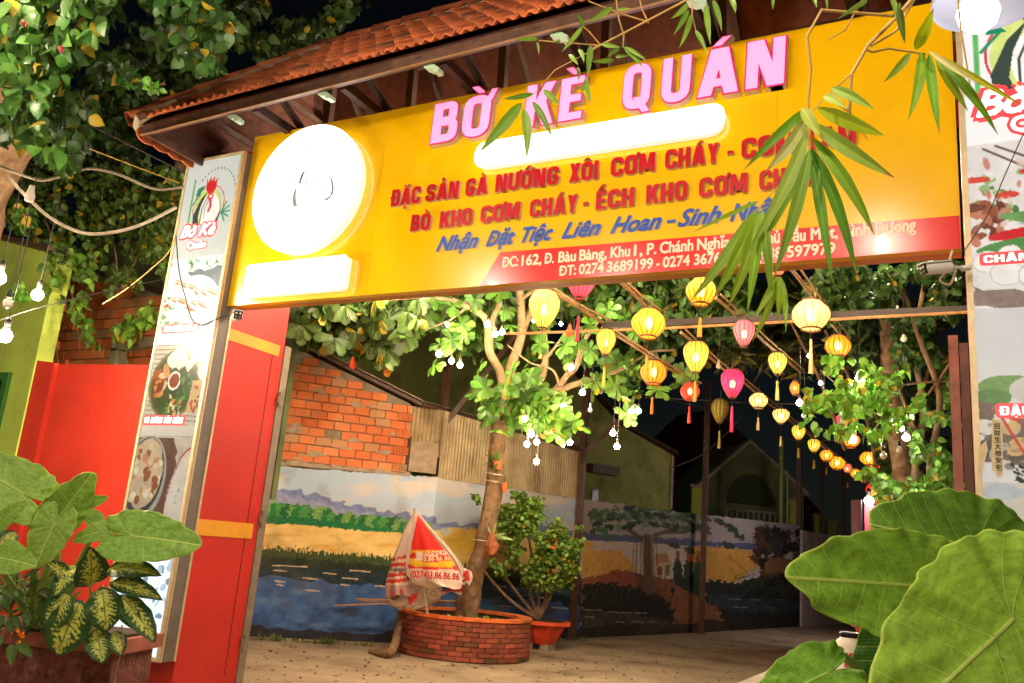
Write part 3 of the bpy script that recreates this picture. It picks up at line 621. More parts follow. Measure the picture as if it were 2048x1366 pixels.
# left hip slope, one joined part
hv = np.array([XRL-XL, 0, ZR-ZE]); HS = np.linalg.norm(hv); hv = hv/HS; hn = np.array([-(ZR-ZE), 0, XRL-XL]); hn = hn/np.linalg.norm(hn)
YB = 2*YR-YE; hm = MB(); tv = [tuple(v.co) for v in TM.vertices]; tf = [tuple(p.vertices) for p in TM.polygons]
for j in range(int(HS/TL_)+1):
    s = j*TL_; fr = s/HS
    for i in range(int((YB-YE)/TW)+1):
        y = YB-(i+.5)*TW
        if fr > .9 or y < YE+(YR-YE)*fr+.14 or y > YB-(YR-YE)*fr-.1: continue
        P = np.array([XL, y, ZE])+hv*(s-.03)+hn*.02; hm.add([P+np.array([0, -1., 0])*v[0]+hv*v[1]+hn*v[2] for v in tv], tf)
tag(hm.build('hip_tiles', m_tile, roof, True), kind='stuff')
MB().add([(XL, YE+.02, ZE-.02), (XR, YE+.02, ZE-.02), (XR, YR, ZR-.03), (XRL, YR, ZR-.03), (XL, YB, ZE-.02), (XR, YB, ZE-.02)], [(0, 3, 2, 1), (2, 3, 4, 5), (0, 4, 3)]).build('tile_underlay', M('tile_underside', (84, 44, 32), .9, var=.3, scale=14, bump=.3), roof)
def ridge_run(a, b, name='ridge_tile', step=.33, r=.1):
    a = np.array(a, float); b = np.array(b, float); d = b-a; Ln = np.linalg.norm(d); d /= Ln; s_ = np.cross([0, 0, 1.], d); s_ /= np.linalg.norm(s_); u_ = np.cross(d, s_)
    k = int(Ln/step)-1; vs = []; fs = []; n = 9
    for q, (t, rr_) in enumerate(((0, r), (step*1.08, r*.86))):
        for lay in (0, 1):
            for i in range(n): th = math.pi*i/(n-1); vs.append(((rr_-.012*lay)*math.cos(th), t, (rr_-.012*lay)*math.sin(th)))
    for lay in (0, 1): fs += [(lay*n+i, lay*n+i+1, 2*n+lay*n+i+1, 2*n+lay*n+i) for i in range(n-1)]
    fs += [(i, n+i, n+i+1, i+1) for i in range(n-1)]
    me = bpy.data.meshes.new(name); me.from_pydata(vs, [], fs); me.materials.append(m_tile); me.polygons.foreach_set('use_smooth', [True]*len(me.polygons)); me.update()
    for i in range(k+1):
        o = bpy.data.objects.new(name, me); COL.objects.link(o); o.parent = roof; P = a+d*i*step-rl
        o.matrix_local = Matrix([[s_[j], d[j], u_[j], P[j]] for j in range(3)]+[[0, 0, 0, 1]])
m_cement = M('ridge_cement', (176, 158, 136), .95, var=.2, scale=10, bump=.4)
ridge_run((XL-.03, YE-.03, ZE+.0), (XRL, YR, ZR+.01)); ridge_run((XRL, YR, ZR+.015), (XR, YR, ZR+.015)); ridge_run((XL, YB, ZE), (XRL, YR, ZR))
MB().beam((XL, YE+.0, ZE+.0), (XRL, YR, ZR-.01), .26, .07).beam((XRL, YR, ZR), (XR, YR, ZR), .1, .05).build('ridge_bedding', m_cement, roof)
# fascia boards, rafters, scalloped verge tiles, trusses over the sign
MB().box2((XL+.06, YE+.03, ZE-.115), (XR, YE+.055, ZE-.012)).build('fascia', m_steel, roof)
MB().box2((XL+.06, YE+.012, ZE-.118), (XR, YE+.028, ZE-.110)).build('gutter_lip', M('eave_edge_strip', (150, 112, 72), .5, var=.2, scale=8, bump=.1), roof)
MB().box2((XL+.08, YE+.06, ZE-.11), (XL+.11, YB-.06, ZE-.03)).build('fascia', m_steel, roof)
for i in range(13):
    y = YE+.14+i*TW
    if y > YB: break
    MB().prism([(y-.1, .012), (y-.098, -.05), (y-.07, -.085), (y, -.10), (y+.07, -.085), (y+.098, -.05), (y+.1, .012)], (XL-.035, 0, ZE-.02), (0, 1, 0), (0, 0, 1), (1, 0, 0), .02).build('verge_tile', m_tile, roof)
m_wood = M('dark_roof_timber', (66, 44, 34), .8, var=.3, scale=12, bump=.3)
for i in range(6):
    s = .12+i*.3
    if s < SL: P = np.array([0, YE, ZE])+upv*s-nrm*.06; MB().box((XL/2+XR/2+s*.35, P[1], P[2]), (XR-XL-.1-s*.7, .05, .035), (np.array([1., 0, 0]), upv, nrm)).build('batten', m_wood, roof)
for i in range(6):
    s = .1+i*.28
    if s < HS: P = np.array([XL, YR, ZE])+hv*s-hn*.06; MB().box(P, (.05, (YB-YE)-.1-s*1.6, .035), (hv, np.array([0, 1., 0]), hn)).build('batten', m_wood, roof)
for k, x in enumerate(np.arange(-5.3, 1.4, .95)):
    mb = MB(); mb.beam((x, YE+.05, ZE-.09), (x, YR, ZR-.12), .06, .09); mb.beam((x, YR, ZR-.12), (x, YB-.05, ZE-.09), .06, .09); mb.beam((x, YR, 5.0), (x, YR, ZR-.14), .07)
    mb.beam((x+.03, YR-.06, 5.05), (x+.03, YE+.5, ZE+.38), .05); mb.beam((x, YE+.35, 5.12), (x, YB-.3, 5.12), .06, .08)
    mb.build('truss', m_wood, roof)
MB().box2((SX0, YR-.05, 5.0), (1.2, YR+.05, 5.1)).box2((SX0, 5.34, 5.0), (1.2, 5.42, 5.08)).build('wall_plate', m_wood, roof)
m_brk = M('green_lit_bracket', (176, 206, 176), .4, metal=.2, var=.1, bump=0)  # green LED glow put into the bracket colour
for px, py in ((470, 215), (650, 180), (865, 128), (1120, 68), (1395, 12)):
    P = ony(px, py, YE+.06); mb = MB(); mb.prism([(-.02, .06), (-.02, .03), (.03, .0), (.06, .0), (.07, -.03), (.11, -.03), (.11, 0), (.08, .02), (.075, .03), (.03, .04), (.01, .06)], (P[0]-.05, YE+.06, ZE-.15), (1, 0, 0), (0, 0, 1), (0, 1, 0), .07)
    mb.build('gutter_bracket', m_brk, roof)
roof.rotation_euler = (0, -.0285, 0); roof.location = (-2.3, YR, 4.765)
# ================================================================== WALL WITH THE PAINTING
WP = [(-12.2, 7.75, 2.5), (-9.70, 10.39, 2.57), (-7.90, 12.30, 2.68), (-7.00, 16.40, 2.70), (-5.95, 21.9, 2.85), (-4.85, 29.15, 3.10)]
wall = thing('mural_wall', (-7.9, 12.3, 0), 'long yard wall painted with fields, lake, banyan tree and blue sky', 'wall')
def seg_frame(a, b):
    a = np.array([a[0], a[1], 0.]); b = np.array([b[0], b[1], 0.]); d = b-a; Ln = np.linalg.norm(d); d /= Ln; return a, d, Ln, np.array([d[1], -d[0], 0.])
sm = MB()
for a, b in zip(WP[:-1], WP[1:]):
    o, d, Ln, nn = seg_frame(a, b); e = 0.0
    q0 = o-nn*.004; q1 = o+d*Ln-nn*.004; vs = []
    for p, z in ((q0, a[2]-.03), (q1, b[2]-.03)): vs += [p, p-nn*.12, p-nn*.12+[0, 0, z], p+[0, 0, z]]
    sm.add(vs, [(0, 1, 2, 3), (7, 6, 5, 4), (0, 3, 7, 4), (1, 5, 6, 2), (3, 2, 6, 7), (0, 4, 5, 1)])
sm.build('wall_core', m_mortar, wall)
def bx(xs): return lambda P, y: None
def paint_mural(X, Y):
    P = Paint(X, Y, (182, 206, 234)); b = P.below; B = P.poly; e = P.ell
    n = fbm(X*.012, Y*.03)
    P.put(np.clip((fbm(X*.011+4, Y*.035+2)-.42)*5, 0, 1)*(Y > 950)*1., (226, 214, 206), .85, .04)
    b([(400, 965), (600, 985), (700, 1010), (1700, 1010)], (196, 196, 208), j=8, js=.05, a=.35)
    hills = [(480, 962), (560, 976), (620, 985), (700, 1008), (740, 1016), (780, 1022), (830, 1030), (905, 1048), (960, 1046), (1060, 1052), (1150, 1062), (1200, 1068), (1300, 1072), (1400, 1088), (1520, 1090), (1600, 1095)]
    b(hills, (124, 140, 196), j=7, js=.09, var=.2); b([(x, y+13) for x, y in hills], (166, 172, 206), j=8, js=.12, a=.6)
    for x in np.arange(500, 860, 13):
        y = np.interp(x, [500, 560, 640, 700, 760, 860], [1008, 1012, 1022, 1036, 1040, 1050]); e(x+rng.uniform(-4, 4), y+9, 15, 15+rng.uniform(-3, 6), [(40, 124, 62), (74, 150, 76), (30, 104, 58), (116, 164, 92)][int(x) % 4], j=5, js=.25, var=.35, vs=.4)
    b([(480, 1024), (640, 1038), (740, 1052), (830, 1064), (870, 1070), (871, 3000), (1700, 3000)], (26, 118, 72), j=3, var=.3, vs=.3)
    fld = [(480, 1046), (600, 1049), (700, 1060), (830, 1068), (900, 1056), (1000, 1060), (1100, 1072), (1160, 1080), (1200, 1092), (1300, 1100), (1420, 1094), (1470, 1096), (1540, 1110), (1640, 1130)]
    b(fld, (240, 210, 134), j=2, var=.07, vs=.05); P.put((Y > np.interp(X, *zip(*fld)))*np.clip(fbm(X*.03, Y*.1)-.45, 0, 1)*3, (214, 160, 60), .6)
    e(950, 1085, 70, 34, (240, 196, 60), j=6, a=.8, soft=.4)
    rd = [(480, 1094), (560, 1096), (660, 1104), (760, 1112), (900, 1126), (1000, 1136), (1160, 1150), (1200, 1155)]
    rdl = [(x, y) for x, y in rd]+[(1201, 3000), (1700, 3000)]
    x2 = X+0; y2 = Y+(vn(X*.9, Y*.12)-.5)*16
    m = (y2 > np.interp(x2, *zip(*rdl))); P.put(m, (64, 84, 40), 1, .5, .3)
    b([(x, y+17) for x, y in rd]+[(1201, 3000), (1700, 3000)], (34, 50, 36), j=6, js=.3, var=.5, vs=.3)
    wat = [(480, 1128), (700, 1140), (900, 1158), (1160, 1176), (1200, 1180), (1201, 3000), (1700, 3000)]
    b(wat, (30, 52, 62), j=5, js=.08, var=.4, vs=.12)
    b([(480, 1148), (600, 1160), (760, 1172), (900, 1190), (1160, 1212), (1201, 3000), (1700, 3000)], (62, 100, 160), j=7, js=.05, var=.35, vs=.06)
    P.put((Y > 1175)*(X < 1190)*np.clip(fbm(X*.02, Y*.06)-.5, 0, .3)*3, (104, 140, 186), .8); P.put((Y > 1215)*(X < 1190)*np.clip(fbm(X*.02+7, Y*.05)-.45, 0, .3)*4, (34, 48, 90), .8)
    for x, y, w in ((580, 1132, 70), (560, 1141, 26), (660, 1147, 24), (620, 1157, 30), (560, 1163, 18), (720, 1142, 40), (700, 1157, 30), (625, 1181, 28), (690, 1170, 16), (760, 1172, 20), (1000, 1172, 26), (1090, 1196, 22), (1120, 1216, 30), (560, 1170, 12), (810, 1190, 24), (1010, 1212, 20)):
        P.line([(x-w/2, y-1), (x, y), (x+w/2, y+1.5)], 2.2, (226, 206, 180), .9)
    # right part: grey sky, banyan, chapel, cypresses, path, lake
    R = X > 1162
    P.put(R*(Y < np.interp(X, [1162, 1300, 1420, 1600], [1066, 1078, 1086, 1090])), (164, 156, 158), 1, .1, .04)
    P.put(R*(np.abs(Y-np.interp(X, [1160, 1300, 1420, 1600], [1072, 1079, 1090, 1096])-(vn(X*.1, X*0)-.5)*6) < 7), (84, 92, 134), 1)
    P.put(R*(Y > np.interp(X, [1160, 1300, 1420, 1600], [1080, 1086, 1096, 1104])), (196, 184, 178), 1)
    B([(1165, 1100), (1240, 1102), (1270, 1130), (1276, 1150), (1165, 1160)], (214, 166, 84), j=2, var=.15); B([(1160, 1082), (1185, 1083), (1190, 1096), (1160, 1098)], (214, 166, 84), j=2)
    B([(1370, 1096), (1400, 1090), (1490, 1098), (1520, 1105), (1530, 1125), (1500, 1145), (1470, 1165), (1410, 1160), (1380, 1130)], (206, 154, 72), j=3, var=.15)
    b([(1160, 3000), (1161, 1158), (1200, 1152), (1240, 1140), (1300, 1150), (1345, 1160), (1400, 1190), (1440, 1220), (1480, 1228), (1700, 1228)], (120, 80, 52), j=4, var=.3, vs=.1)
    B([(1165, 1158), (1195, 1152), (1235, 1141), (1270, 1146), (1270, 1172), (1165, 1176)], (150, 84, 62), j=3)
    B([(1300, 1152), (1345, 1162), (1400, 1195), (1455, 1228), (1420, 1300), (1330, 1300), (1350, 1220), (1330, 1195), (1300, 1178)], (140, 90, 58), j=4, var=.25)
    B([(1165, 1170), (1220, 1166), (1270, 1178), (1310, 1182), (1340, 1205), (1350, 1235), (1330, 1260), (1165, 1232)], (30, 30, 22), j=9, js=.2, var=.6, vs=.4)
    B([(1160, 1222), (1260, 1226), (1330, 1240), (1345, 1262), (1300, 1285), (1160, 1290)], (66, 64, 54), j=5, var=.5, vs=.15)
    for i in range(26): x = rng.uniform(1170, 1330); P.line([(x, 1200+rng.uniform(-10, 10)), (x+rng.uniform(-2, 2), 1168+rng.uniform(-6, 14))], 1.3, (60, 58, 34), .8)
    for x, y, w in ((1185, 1220, 40), (1240, 1225, 50), (1280, 1226, 26), (1180, 1234, 20), (1240, 1244, 16), (1275, 1244, 24), (1305, 1243, 14)): P.line([(x-w/2, y-1), (x+w/2, y+1)], 1.7, (170, 160, 144), .8)
    B([(1312, 1105), (1322, 1105), (1322, 1150), (1312, 1150)], (190, 166, 130)); B([(1308, 1126), (1344, 1124), (1344, 1152), (1310, 1154)], (206, 178, 132), var=.05); B([(1310, 1110), (1334, 1106), (1338, 1124), (1312, 1127)], (176, 130, 90)); e(1320, 1142, 5, 10, (110, 84, 60)); B([(1330, 1130), (1340, 1128), (1340, 1150), (1330, 1152)], (110, 116, 110))
    for x, h in ((1356, 52), (1377, 56), (1396, 58)): B([(x, 1105), (x+8, 1130), (x+11, 1105+h+8), (x-11, 1105+h+6), (x-8, 1130)], (34, 62, 40), j=3, js=.3, var=.5, vs=.4); e(x, 1112, 3.5, 12, (150, 72, 40), j=2)
    B([(1345, 1150), (1402, 1160), (1402, 1195), (1390, 1190), (1350, 1168)], (28, 48, 34), j=5, js=.3, var=.5, vs=.4)
    B([(1408, 1160), (1470, 1166), (1560, 1140), (1610, 1150), (1620, 1300), (1480, 1300), (1440, 1225), (1408, 1195)], (28, 36, 34), j=6, js=.2, var=.5, vs=.2)
    B([(1408, 1185), (1450, 1190), (1600, 1205), (1600, 1226), (1470, 1225), (1430, 1212)], (44, 58, 70), j=5, var=.4)
    for i in range(60): x = rng.uniform(1455, 1590); y = 1150+rng.uniform(0, 40); P.line([(x, y), (x+rng.uniform(6, 16), y-rng.uniform(2, 9))], 1.6, [(70, 78, 40), (50, 60, 34), (90, 92, 52)][i % 3], .8)
    for i in range(70): e(rng.uniform(1510, 1610), rng.uniform(1056, 1150), rng.uniform(5, 13), rng.uniform(5, 11), [(48, 38, 30), (74, 50, 38), (34, 32, 28), (96, 70, 52)][i % 4], j=4, js=.3)
    B([(1530, 1125), (1545, 1115), (1590, 1120), (1600, 1146), (1530, 1146)], (140, 104, 74), j=2, var=.2)
    for x, y, w in ((1470, 1199, 24), (1510, 1200, 16), (1480, 1215, 26), (1540, 1216, 14), (1560, 1200, 14)): P.line([(x-w/2, y-1), (x+w/2, y)], 1.6, (150, 150, 140), .7)
    # banyan
    for pts, w in (([(1300, 1180), (1297, 1140), (1296, 1100), (1294, 1078)], 21), ([(1296, 1086), (1282, 1076), (1266, 1066), (1258, 1058)], 9), ([(1298, 1082), (1310, 1070), (1330, 1064), (1370, 1064), (1390, 1050)], 8), ([(1318, 1076), (1335, 1088), (1352, 1092)], 4), ([(1370, 1064), (1368, 1050)], 3)): P.line(pts, w, (98, 82, 66))
    for dx in (-24, -30, -16, -11, -6, 0, 5, 9, 14): P.line([(1298+dx, 1070+abs(dx)*.4), (1299+dx*1.15, 1150)], 1.8, (140, 126, 104) if dx % 2 else (60, 50, 42), .9)
    for i in range(150):
        a = rng.uniform(-1, 1); x = 1300+a*115; y = 1026+rng.uniform(-16, 26)+abs(a)*12
        if x < 1168: continue
        e(x, y, rng.uniform(5, 13), rng.uniform(3, 6), [(58, 88, 66), (84, 116, 84), (40, 66, 52), (120, 140, 112)][i % 4], j=3, js=.3, rot=.2+a*.5, var=.3)
    for x, y in ((1215, 1075), (1205, 1062), (1192, 1036), (1380, 1100), (1456, 1090), (1350, 1090), (1410, 1036), (1440, 1044), (1466, 1060), (1478, 1072), (1455, 1050)): e(x, y, 13, 6, (70, 110, 90) if x < 1300 else (48, 64, 50), j=4, js=.3, rot=.4)
    e(1345, 1180, 4, 7, (24, 20, 18)); P.line([(1345, 1180), (1343, 1198)], 2, (24, 20, 18)); P.line([(1456, 1112), (1498, 1148)], 1.3, (90, 74, 50), .8)
    # wear: plaster patches and a dirty foot
    e(795, 972, 8, 26, (208, 204, 196), j=6, js=.1, a=.7); e(890, 1063, 10, 8, (190, 200, 204), j=2, a=.8); e(1158, 1020, 8, 40, (150, 146, 136), j=5, js=.1, a=.5)
    ft = [(480, 1262), (743, 1276), (1142, 1265), (1402, 1255), (1600, 1244)]
    P.put(Y > np.interp(X+(vn(X*.1, Y*.1)-.5)*10, *zip(*ft))-6-10*vn(X*.05, X*0+3), (44, 38, 28), .9, .4)
    P.put(np.clip(fbm(X*.02+30, Y*.02+8)-.56, 0, .2)*3, (96, 92, 84), .6)
    P.put((vn(X*.35, Y*.35+100) > .93) & (X > 1150), (50, 44, 36), .6)
    return P.C
for k, (a, b) in enumerate(zip(WP[:-1], WP[1:])):
    o, d, Ln, nn = seg_frame(a, b); px0 = proj(o+[0, 0, 1])[0]; px1 = proj(o+d*Ln+[0, 0, 1])[0]
    if k == 0: px0 = 470
    nx = max(8, int((px1-px0)/1.9)); us = np.linspace(0 if k else 2.6, Ln, nx)
    if k >= 1:   # even spacing in view so that the paint keeps its grain on the receding stretches
        tt = np.linspace(0, 1, nx); da = (o@F_); db = ((o+d*Ln)@F_); us = Ln*(tt/db)/((1-tt)/da+tt/db)
    ny = 190; vs = np.zeros((ny, nx, 3))
    for i, u in enumerate(us):
        top = a[2]+(b[2]-a[2])*u/Ln; rag = .035*(vn(np.array(u*5.+k*30), np.array(3.))+vn(np.array(u*17.), np.array(8.))-1)
        zz = np.linspace(0, top+float(rag), ny); vs[:, i] = o+d*u; vs[:, i, 2] = zz
    PX_, PY_ = proj(vs.reshape(-1, 3)); C = paint_mural(PX_.reshape(ny, nx), PY_.reshape(ny, nx))
    idx = np.arange(nx*ny).reshape(ny, nx); fs = np.stack([idx[:-1, :-1], idx[:-1, 1:], idx[1:, 1:], idx[1:, :-1]], -1).reshape(-1, 4)
    mesh('painted_plaster', (vs.reshape(-1, 3)-wloc(wall)), fs, m_paint, wall, True, np.clip(C.reshape(-1, 3), 0.004, .9))
# ------------------------------------------------------------------ bricks
def box_mesh(name, sx, sy, sz, m, holes=0):
    mb = MB()
    if not holes: mb.box((0, 0, 0), (sx, sy, sz))
    else:
        w = sx; t = .018; hw = (w-3*t)/2; hz = (sz-3*t)/2
        for i in range(3): mb.box((-w/2+t/2+i*(hw+t), -sy/2+.02, 0), (t, .04, sz)); mb.box((0, -sy/2+.021, -sz/2+t/2+i*(hz+t)), (w-.001, .036, t))
        mb.box((0, .02, 0), (w-.002, sy-.05, sz-.002))
    me = bpy.data.meshes.new(name); me.from_pydata(mb.v, [], mb.f); me.materials.append(m); me.update(); return me
def place(me, name, parent, P, ax, rot=0, sc=None):
    o = bpy.data.objects.new(name, me); COL.objects.link(o); o.parent = parent; q = np.asarray(P)-wloc(parent)
    Mx = Matrix([[ax[0][j], ax[1][j], ax[2][j], q[j]] for j in range(3)]+[[0, 0, 0, 1]])
    o.matrix_local = Mx @ Matrix.Rotation(rot, 4, 'Y') @ (Matrix.Diagonal((*sc, 1)) if sc else Matrix.Identity(4)); return o
def rough_brick(name, sx, sy, sz, m, k):
    bm = bmesh.new(); bmesh.ops.create_cube(bm, size=1)
    for v in bm.verts: v.co = Vector((v.co.x*sx, v.co.y*sy, v.co.z*sz))
    bmesh.ops.bevel(bm, geom=list(bm.edges), offset=.006, segments=1)
    r = random.Random(k)
    for v in bm.verts: v.co += Vector((r.uniform(-.004, .004), r.uniform(-.002, .002), r.uniform(-.003, .003)))
    me = bpy.data.meshes.new(name); bm.to_mesh(me); bm.free(); me.materials.append(m); return me
def brickwork(root, o, d, nn, u0, u1, z0, topf, BW, BH, skip=None, ends=None, mat=None):
    mat = mat or m_brick; full = [rough_brick('brick', BW-.014, .08, BH-.016, mat, i) for i in range(5)]; he = box_mesh('hollow_brick_end', .115, .09, BH-.014, mat, 1)
    ax = (d, -nn, np.array([0, 0, 1.])); r = 0; z = z0
    while True:
        zc = z+BH/2; u = u0-(BW/2 if r % 2 else 0)+random.uniform(-.02, .02); any_ = False
        while u < u1:
            w = BW
            a = max(u, u0); b_ = min(u+BW, u1)
            if b_-a > .05:
                uc = (a+b_)/2
                if zc+BH*.42 < topf(uc):
                    any_ = True; hole = ends and ends(uc, r)
                    if hole:
                        for s_ in (-.062, .062): place(he, 'hollow_brick_end', root, o+d*(uc+s_)+nn*.012+np.array([0, 0, zc]), ax)
                    elif not (skip and skip(uc, zc)):
                        place(random.choice(full), 'brick', root, o+d*uc+nn*(-.024+random.uniform(-.006, .006))+np.array([0, 0, zc+random.uniform(-.004, .004)]), ax, random.uniform(-.015, .015), ((b_-a)/BW*.995, 1, 1))
            u += BW
        z += BH; r += 1
        if not any_ or r > 40: break
def mortar_wall(root, o, d, nn, u0, u1, z0, topf, back=.12, name='mortar_bed', m=None):
    n_ = 8; us = np.linspace(u0, u1, n_); poly = [(u0, z0), (u1, z0)]+[(u, topf(u)) for u in us[::-1]]
    return MB().prism(poly, o, d, (0, 0, 1), -nn, back).build(name, m or m_mortar, root)
o1, d1, L1, n1 = seg_frame(WP[0], WP[1]); o2, d2, L2, n2 = seg_frame(WP[1], WP[2]); o3, d3, L3, n3 = seg_frame(WP[2], WP[3])
bw = thing('brick_wall', (-8.8, 11.4, 2.6), 'bare orange hollow brick wall with a sloping top, above the painted lake', 'wall')
uB = 2.05; tB = lambda u: 4.53-.335*u
brickwork(bw, o2, d2, n2, -.75, uB, 2.68, tB, .262, .142, skip=lambda u, z: (abs(u-.85) < .1 and abs(z-3.18) < .06) or (abs(u-.05) < .12 and abs(z-4.32) < .08), ends=lambda u, r: u > uB-.27 and r % 2 == 0)
mortar_wall(bw, o2-n2*.03, d2, n2, -.8, uB-.01, 2.55, tB)
for k in range(22):
    u_, z_ = rng.uniform(-.7, 1.95), rng.uniform(2.72, 4.2)
    if z_ > tB(u_)-.15: continue
    rs = rng.uniform(.03, .09); mb = MB(); mb.prism([(u_+rs*1.7*math.cos(t)*(1+.4*math.sin(3*t+k)), z_+rs*.6*math.sin(t)*(1+.3*math.cos(5*t+k))) for t in np.linspace(0, 2*math.pi, 18, endpoint=False)], o2+n2*.012, d2, (0, 0, 1), n2, .006); mb.build('mortar_smear', m_cement, bw)
# the ragged plaster lip where the painting stops
for k, (uc, z_) in enumerate(((-.2, 2.62), (.5, 2.645), (1.2, 2.665), (1.8, 2.675))):
    mb = MB(); pts = [(u, z_-.04) for u in (uc-.36, uc+.36)]; pts += [(uc+.36-.06*i, z_+.02+random.uniform(-.012, .03)) for i in range(13)]
    mb.prism(pts, o2-n2*.01, d2, (0, 0, 1), n2, .03).build('plaster_lip', m_cement, bw)
pl = thing('cement_patch', (-7.9, 12.3, 2.7), 'pale plaster patch between the orange bricks and the corrugated sheets', 'plaster')
MB().prism([(uB+.03, 2.72), (L2-.03, 2.72), (L2-.03, 3.22), (uB+.35, 3.26), (uB+.06, 3.2)], o2-n2*.02, d2, (0, 0, 1), -n2, .05).build('plaster', m_cement, pl)
MB().prism([(uB, 2.6), (uB+.07, 2.6), (uB+.07, 3.3), (uB, 3.3)], o2-n2*.01, d2, (0, 0, 1), -n2, .05).build('timber_strip', m_wood, pl)
cs = thing('corrugated_fence', (-7.4, 14.3, 2.7), 'rusty tan corrugated sheets along the top of the mural wall, behind the tree', 'fence')
m_corr = M('corrugated_sheet_rust', (178, 158, 122), .55, metal=.2, var=.25, scale=3, bump=.2, stain=(120, 88, 56), stain_amt=.6, stain_scale=2.2)
def corr(o, d, nn, u0, u1, z0, tf, pitch, dy=0., n_=5):
    us = np.arange(u0, u1, pitch/8); vs = []
    for u in us: q = o+d*u+nn*((.014+.004*math.sin(u*9))*math.sin(2*math.pi*u/pitch+.5*math.sin(u*3))+dy); vs += [q+[0, 0, z0+random.uniform(-.004, .004)], q+[0, 0, tf(u)]]
    MB().add(vs, [(2*i, 2*i+2, 2*i+3, 2*i+1) for i in range(len(us)-1)]).build('corrugated_sheet', m_corr, cs, True)
corr(o2, d2, n2, uB-.02, L2+.02, 3.0, lambda u: 3.86-.02*u, .07, -.05)
zt3 = lambda u: 3.80-.042*u
for i in range(5): corr(o3, d3, n3, i*.82, i*.82+.86, 2.66+.01*i, zt3, .078, .012+.006*(i % 2))
MB().beam(o3+[0, 0, 2.9]-n3*.03, o3+d3*L3+[0, 0, 2.9]-n3*.03, .05).build('rail', m_wood, cs)
# sloping edge of the shed roof over bricks and sheets
sr = thing('shed_roof_edge', (-8.5, 11.7, 4.2), 'dark sloping roof edge of the shed above the orange bricks', 'roof')
mb = MB(); E0 = o2+d2*(-1.)+n2*.08+[0, 0, tB(-1)+.06]; E1 = o2+d2*2.2+n2*.08+[0, 0, 3.84]; E2 = o3+d3*L3+n3*.05+[0, 0, 3.68]
mb.beam(E0, E1, .12, .05); mb.beam(E1, E2, .1, .05).build('edge_board', m_steel, sr)
MB().beam(E0+[0, 0, .045]+n2*.03, E1+[0, 0, .045]+n2*.03, .2, .012).build('metal_flashing', m_galv, sr)
MB().beam(E1+[0, 0, .045], E2+[0, 0, .045], .2, .012).build('metal_flashing', m_galv, sr)
MB().add([E0+[0, 0, .03], E1+[0, 0, .03], E2+[0, 0, .03], E2-n3*2.+[0, 0, .25], E1-n2*2.2+[0, 0, .3], E0-n2*2.5+[0, 0, .35]], [(0, 1, 4, 5), (1, 2, 3, 4)]).build('roof_sheet', m_dkgreen, sr)

# ================================================================== HOUSES BEHIND
def facade(name, label, cat, P0, P1, tops, D0, D1, m, depth=3., bot=0.):
    """a building whose street wall runs through two points; tops = photo points of its upper outline"""
    t = thing(name, P0, label, cat); a = np.array([P0[0], P0[1], 0.]); b = np.array([P1[0], P1[1], 0.]); d = b-a; Ln = np.linalg.norm(d); d /= Ln; nn = np.array([d[1], -d[0], 0]); poly = [(0, bot)]
    pts = []
    for px, py in tops:
        r = ray(px, py); A_ = np.array([[d[0], -r[0]], [d[1], -r[1]]]); u, tt = np.linalg.solve(A_, -a[:2]+CP[:2]); pts.append((u, CP[2]+tt*r[2]))
    poly = [(pts[0][0], bot)]+pts+[(pts[-1][0], bot)]; poly = poly[::-1]
    MB().prism(poly, a, d, (0, 0, 1), -nn, depth).build('wall', m, t); return t, a, d, nn, pts
P0 = dep(480, 900, 17.5); P1 = dep(1345, 960, 25)
gh, ga, gd, gn, gp = facade('olive_house', 'dull olive green house wall rising behind the corrugated sheets', 'house', P0, P1, [(480, 520), (980, 560), (1120, 715), (1245, 853), (1345, 909)], 0, 0, m_olive, 4.)
mb = MB()
for (u0, z0), (u1, z1) in zip(gp[1:-1], gp[2:]): mb.beam(ga+gd*u0+[0, 0, z0+.03]+gn*.1, ga+gd*u1+[0, 0, z1+.03]+gn*.1, .3, .08)
mb.build('roof_verge', m_wood, gh)
def on_fac(px, py, a, d):
    r = ray(px, py); u, tt = np.linalg.solve(np.array([[d[0], -r[0]], [d[1], -r[1]]]), -a[:2]+CP[:2]); return u, CP[2]+tt*r[2]
def fac_box(t, a, d, nn, q, out, name, m, parent=None):
    (u0, z0), (u1, z1) = on_fac(*q[0], a, d), on_fac(*q[1], a, d)
    MB().prism([(u0, min(z0, z1)), (u1, min(z0, z1)), (u1, max(z0, z1)), (u0, max(z0, z1))], a+nn*.002, d, (0, 0, 1), nn, out).build(name, m, t)
fac_box(gh, ga, gd, gn, ((1182, 1004), (1196, 980)), .03, 'window', m_black); fac_box(gh, ga, gd, gn, ((1168, 944), (1222, 936)), .35, 'awning', m_steel)
fac_box(gh, ga, gd, gn, ((1337, 1018), (1346, 912)), .05, 'lit_edge_strip', m_cement)  # pale strip stands in for the lit edge of the house
m_brroof = M('brown_dark_roof', (104, 60, 46), .9, var=.2, scale=2, bump=.2)
P0 = dep(1330, 1000, 40); P1 = dep(1660, 1050, 44)
facade('brown_gabled_house', 'dark brown gabled house with the tallest peak, far behind the wall', 'house', P0, P1, [(1334, 908), (1428, 818), (1506, 888), (1640, 1020)], 0, 0, m_brroof, 3.)
m_gg = M('grey_green_gable', (140, 150, 104), .9, var=.2, scale=2, bump=.2)
P0 = dep(1380, 1000, 33); P1 = dep(1620, 1040, 34)
hh, ha, hd, hn_, hp = facade('gabled_chapel_house', 'grey green house with a pale pointed gable and an arch, behind the mural', 'house', P0, P1, [(1386, 978), (1492, 886), (1608, 992)], 0, 0, m_gg, 3.)
mb = MB()
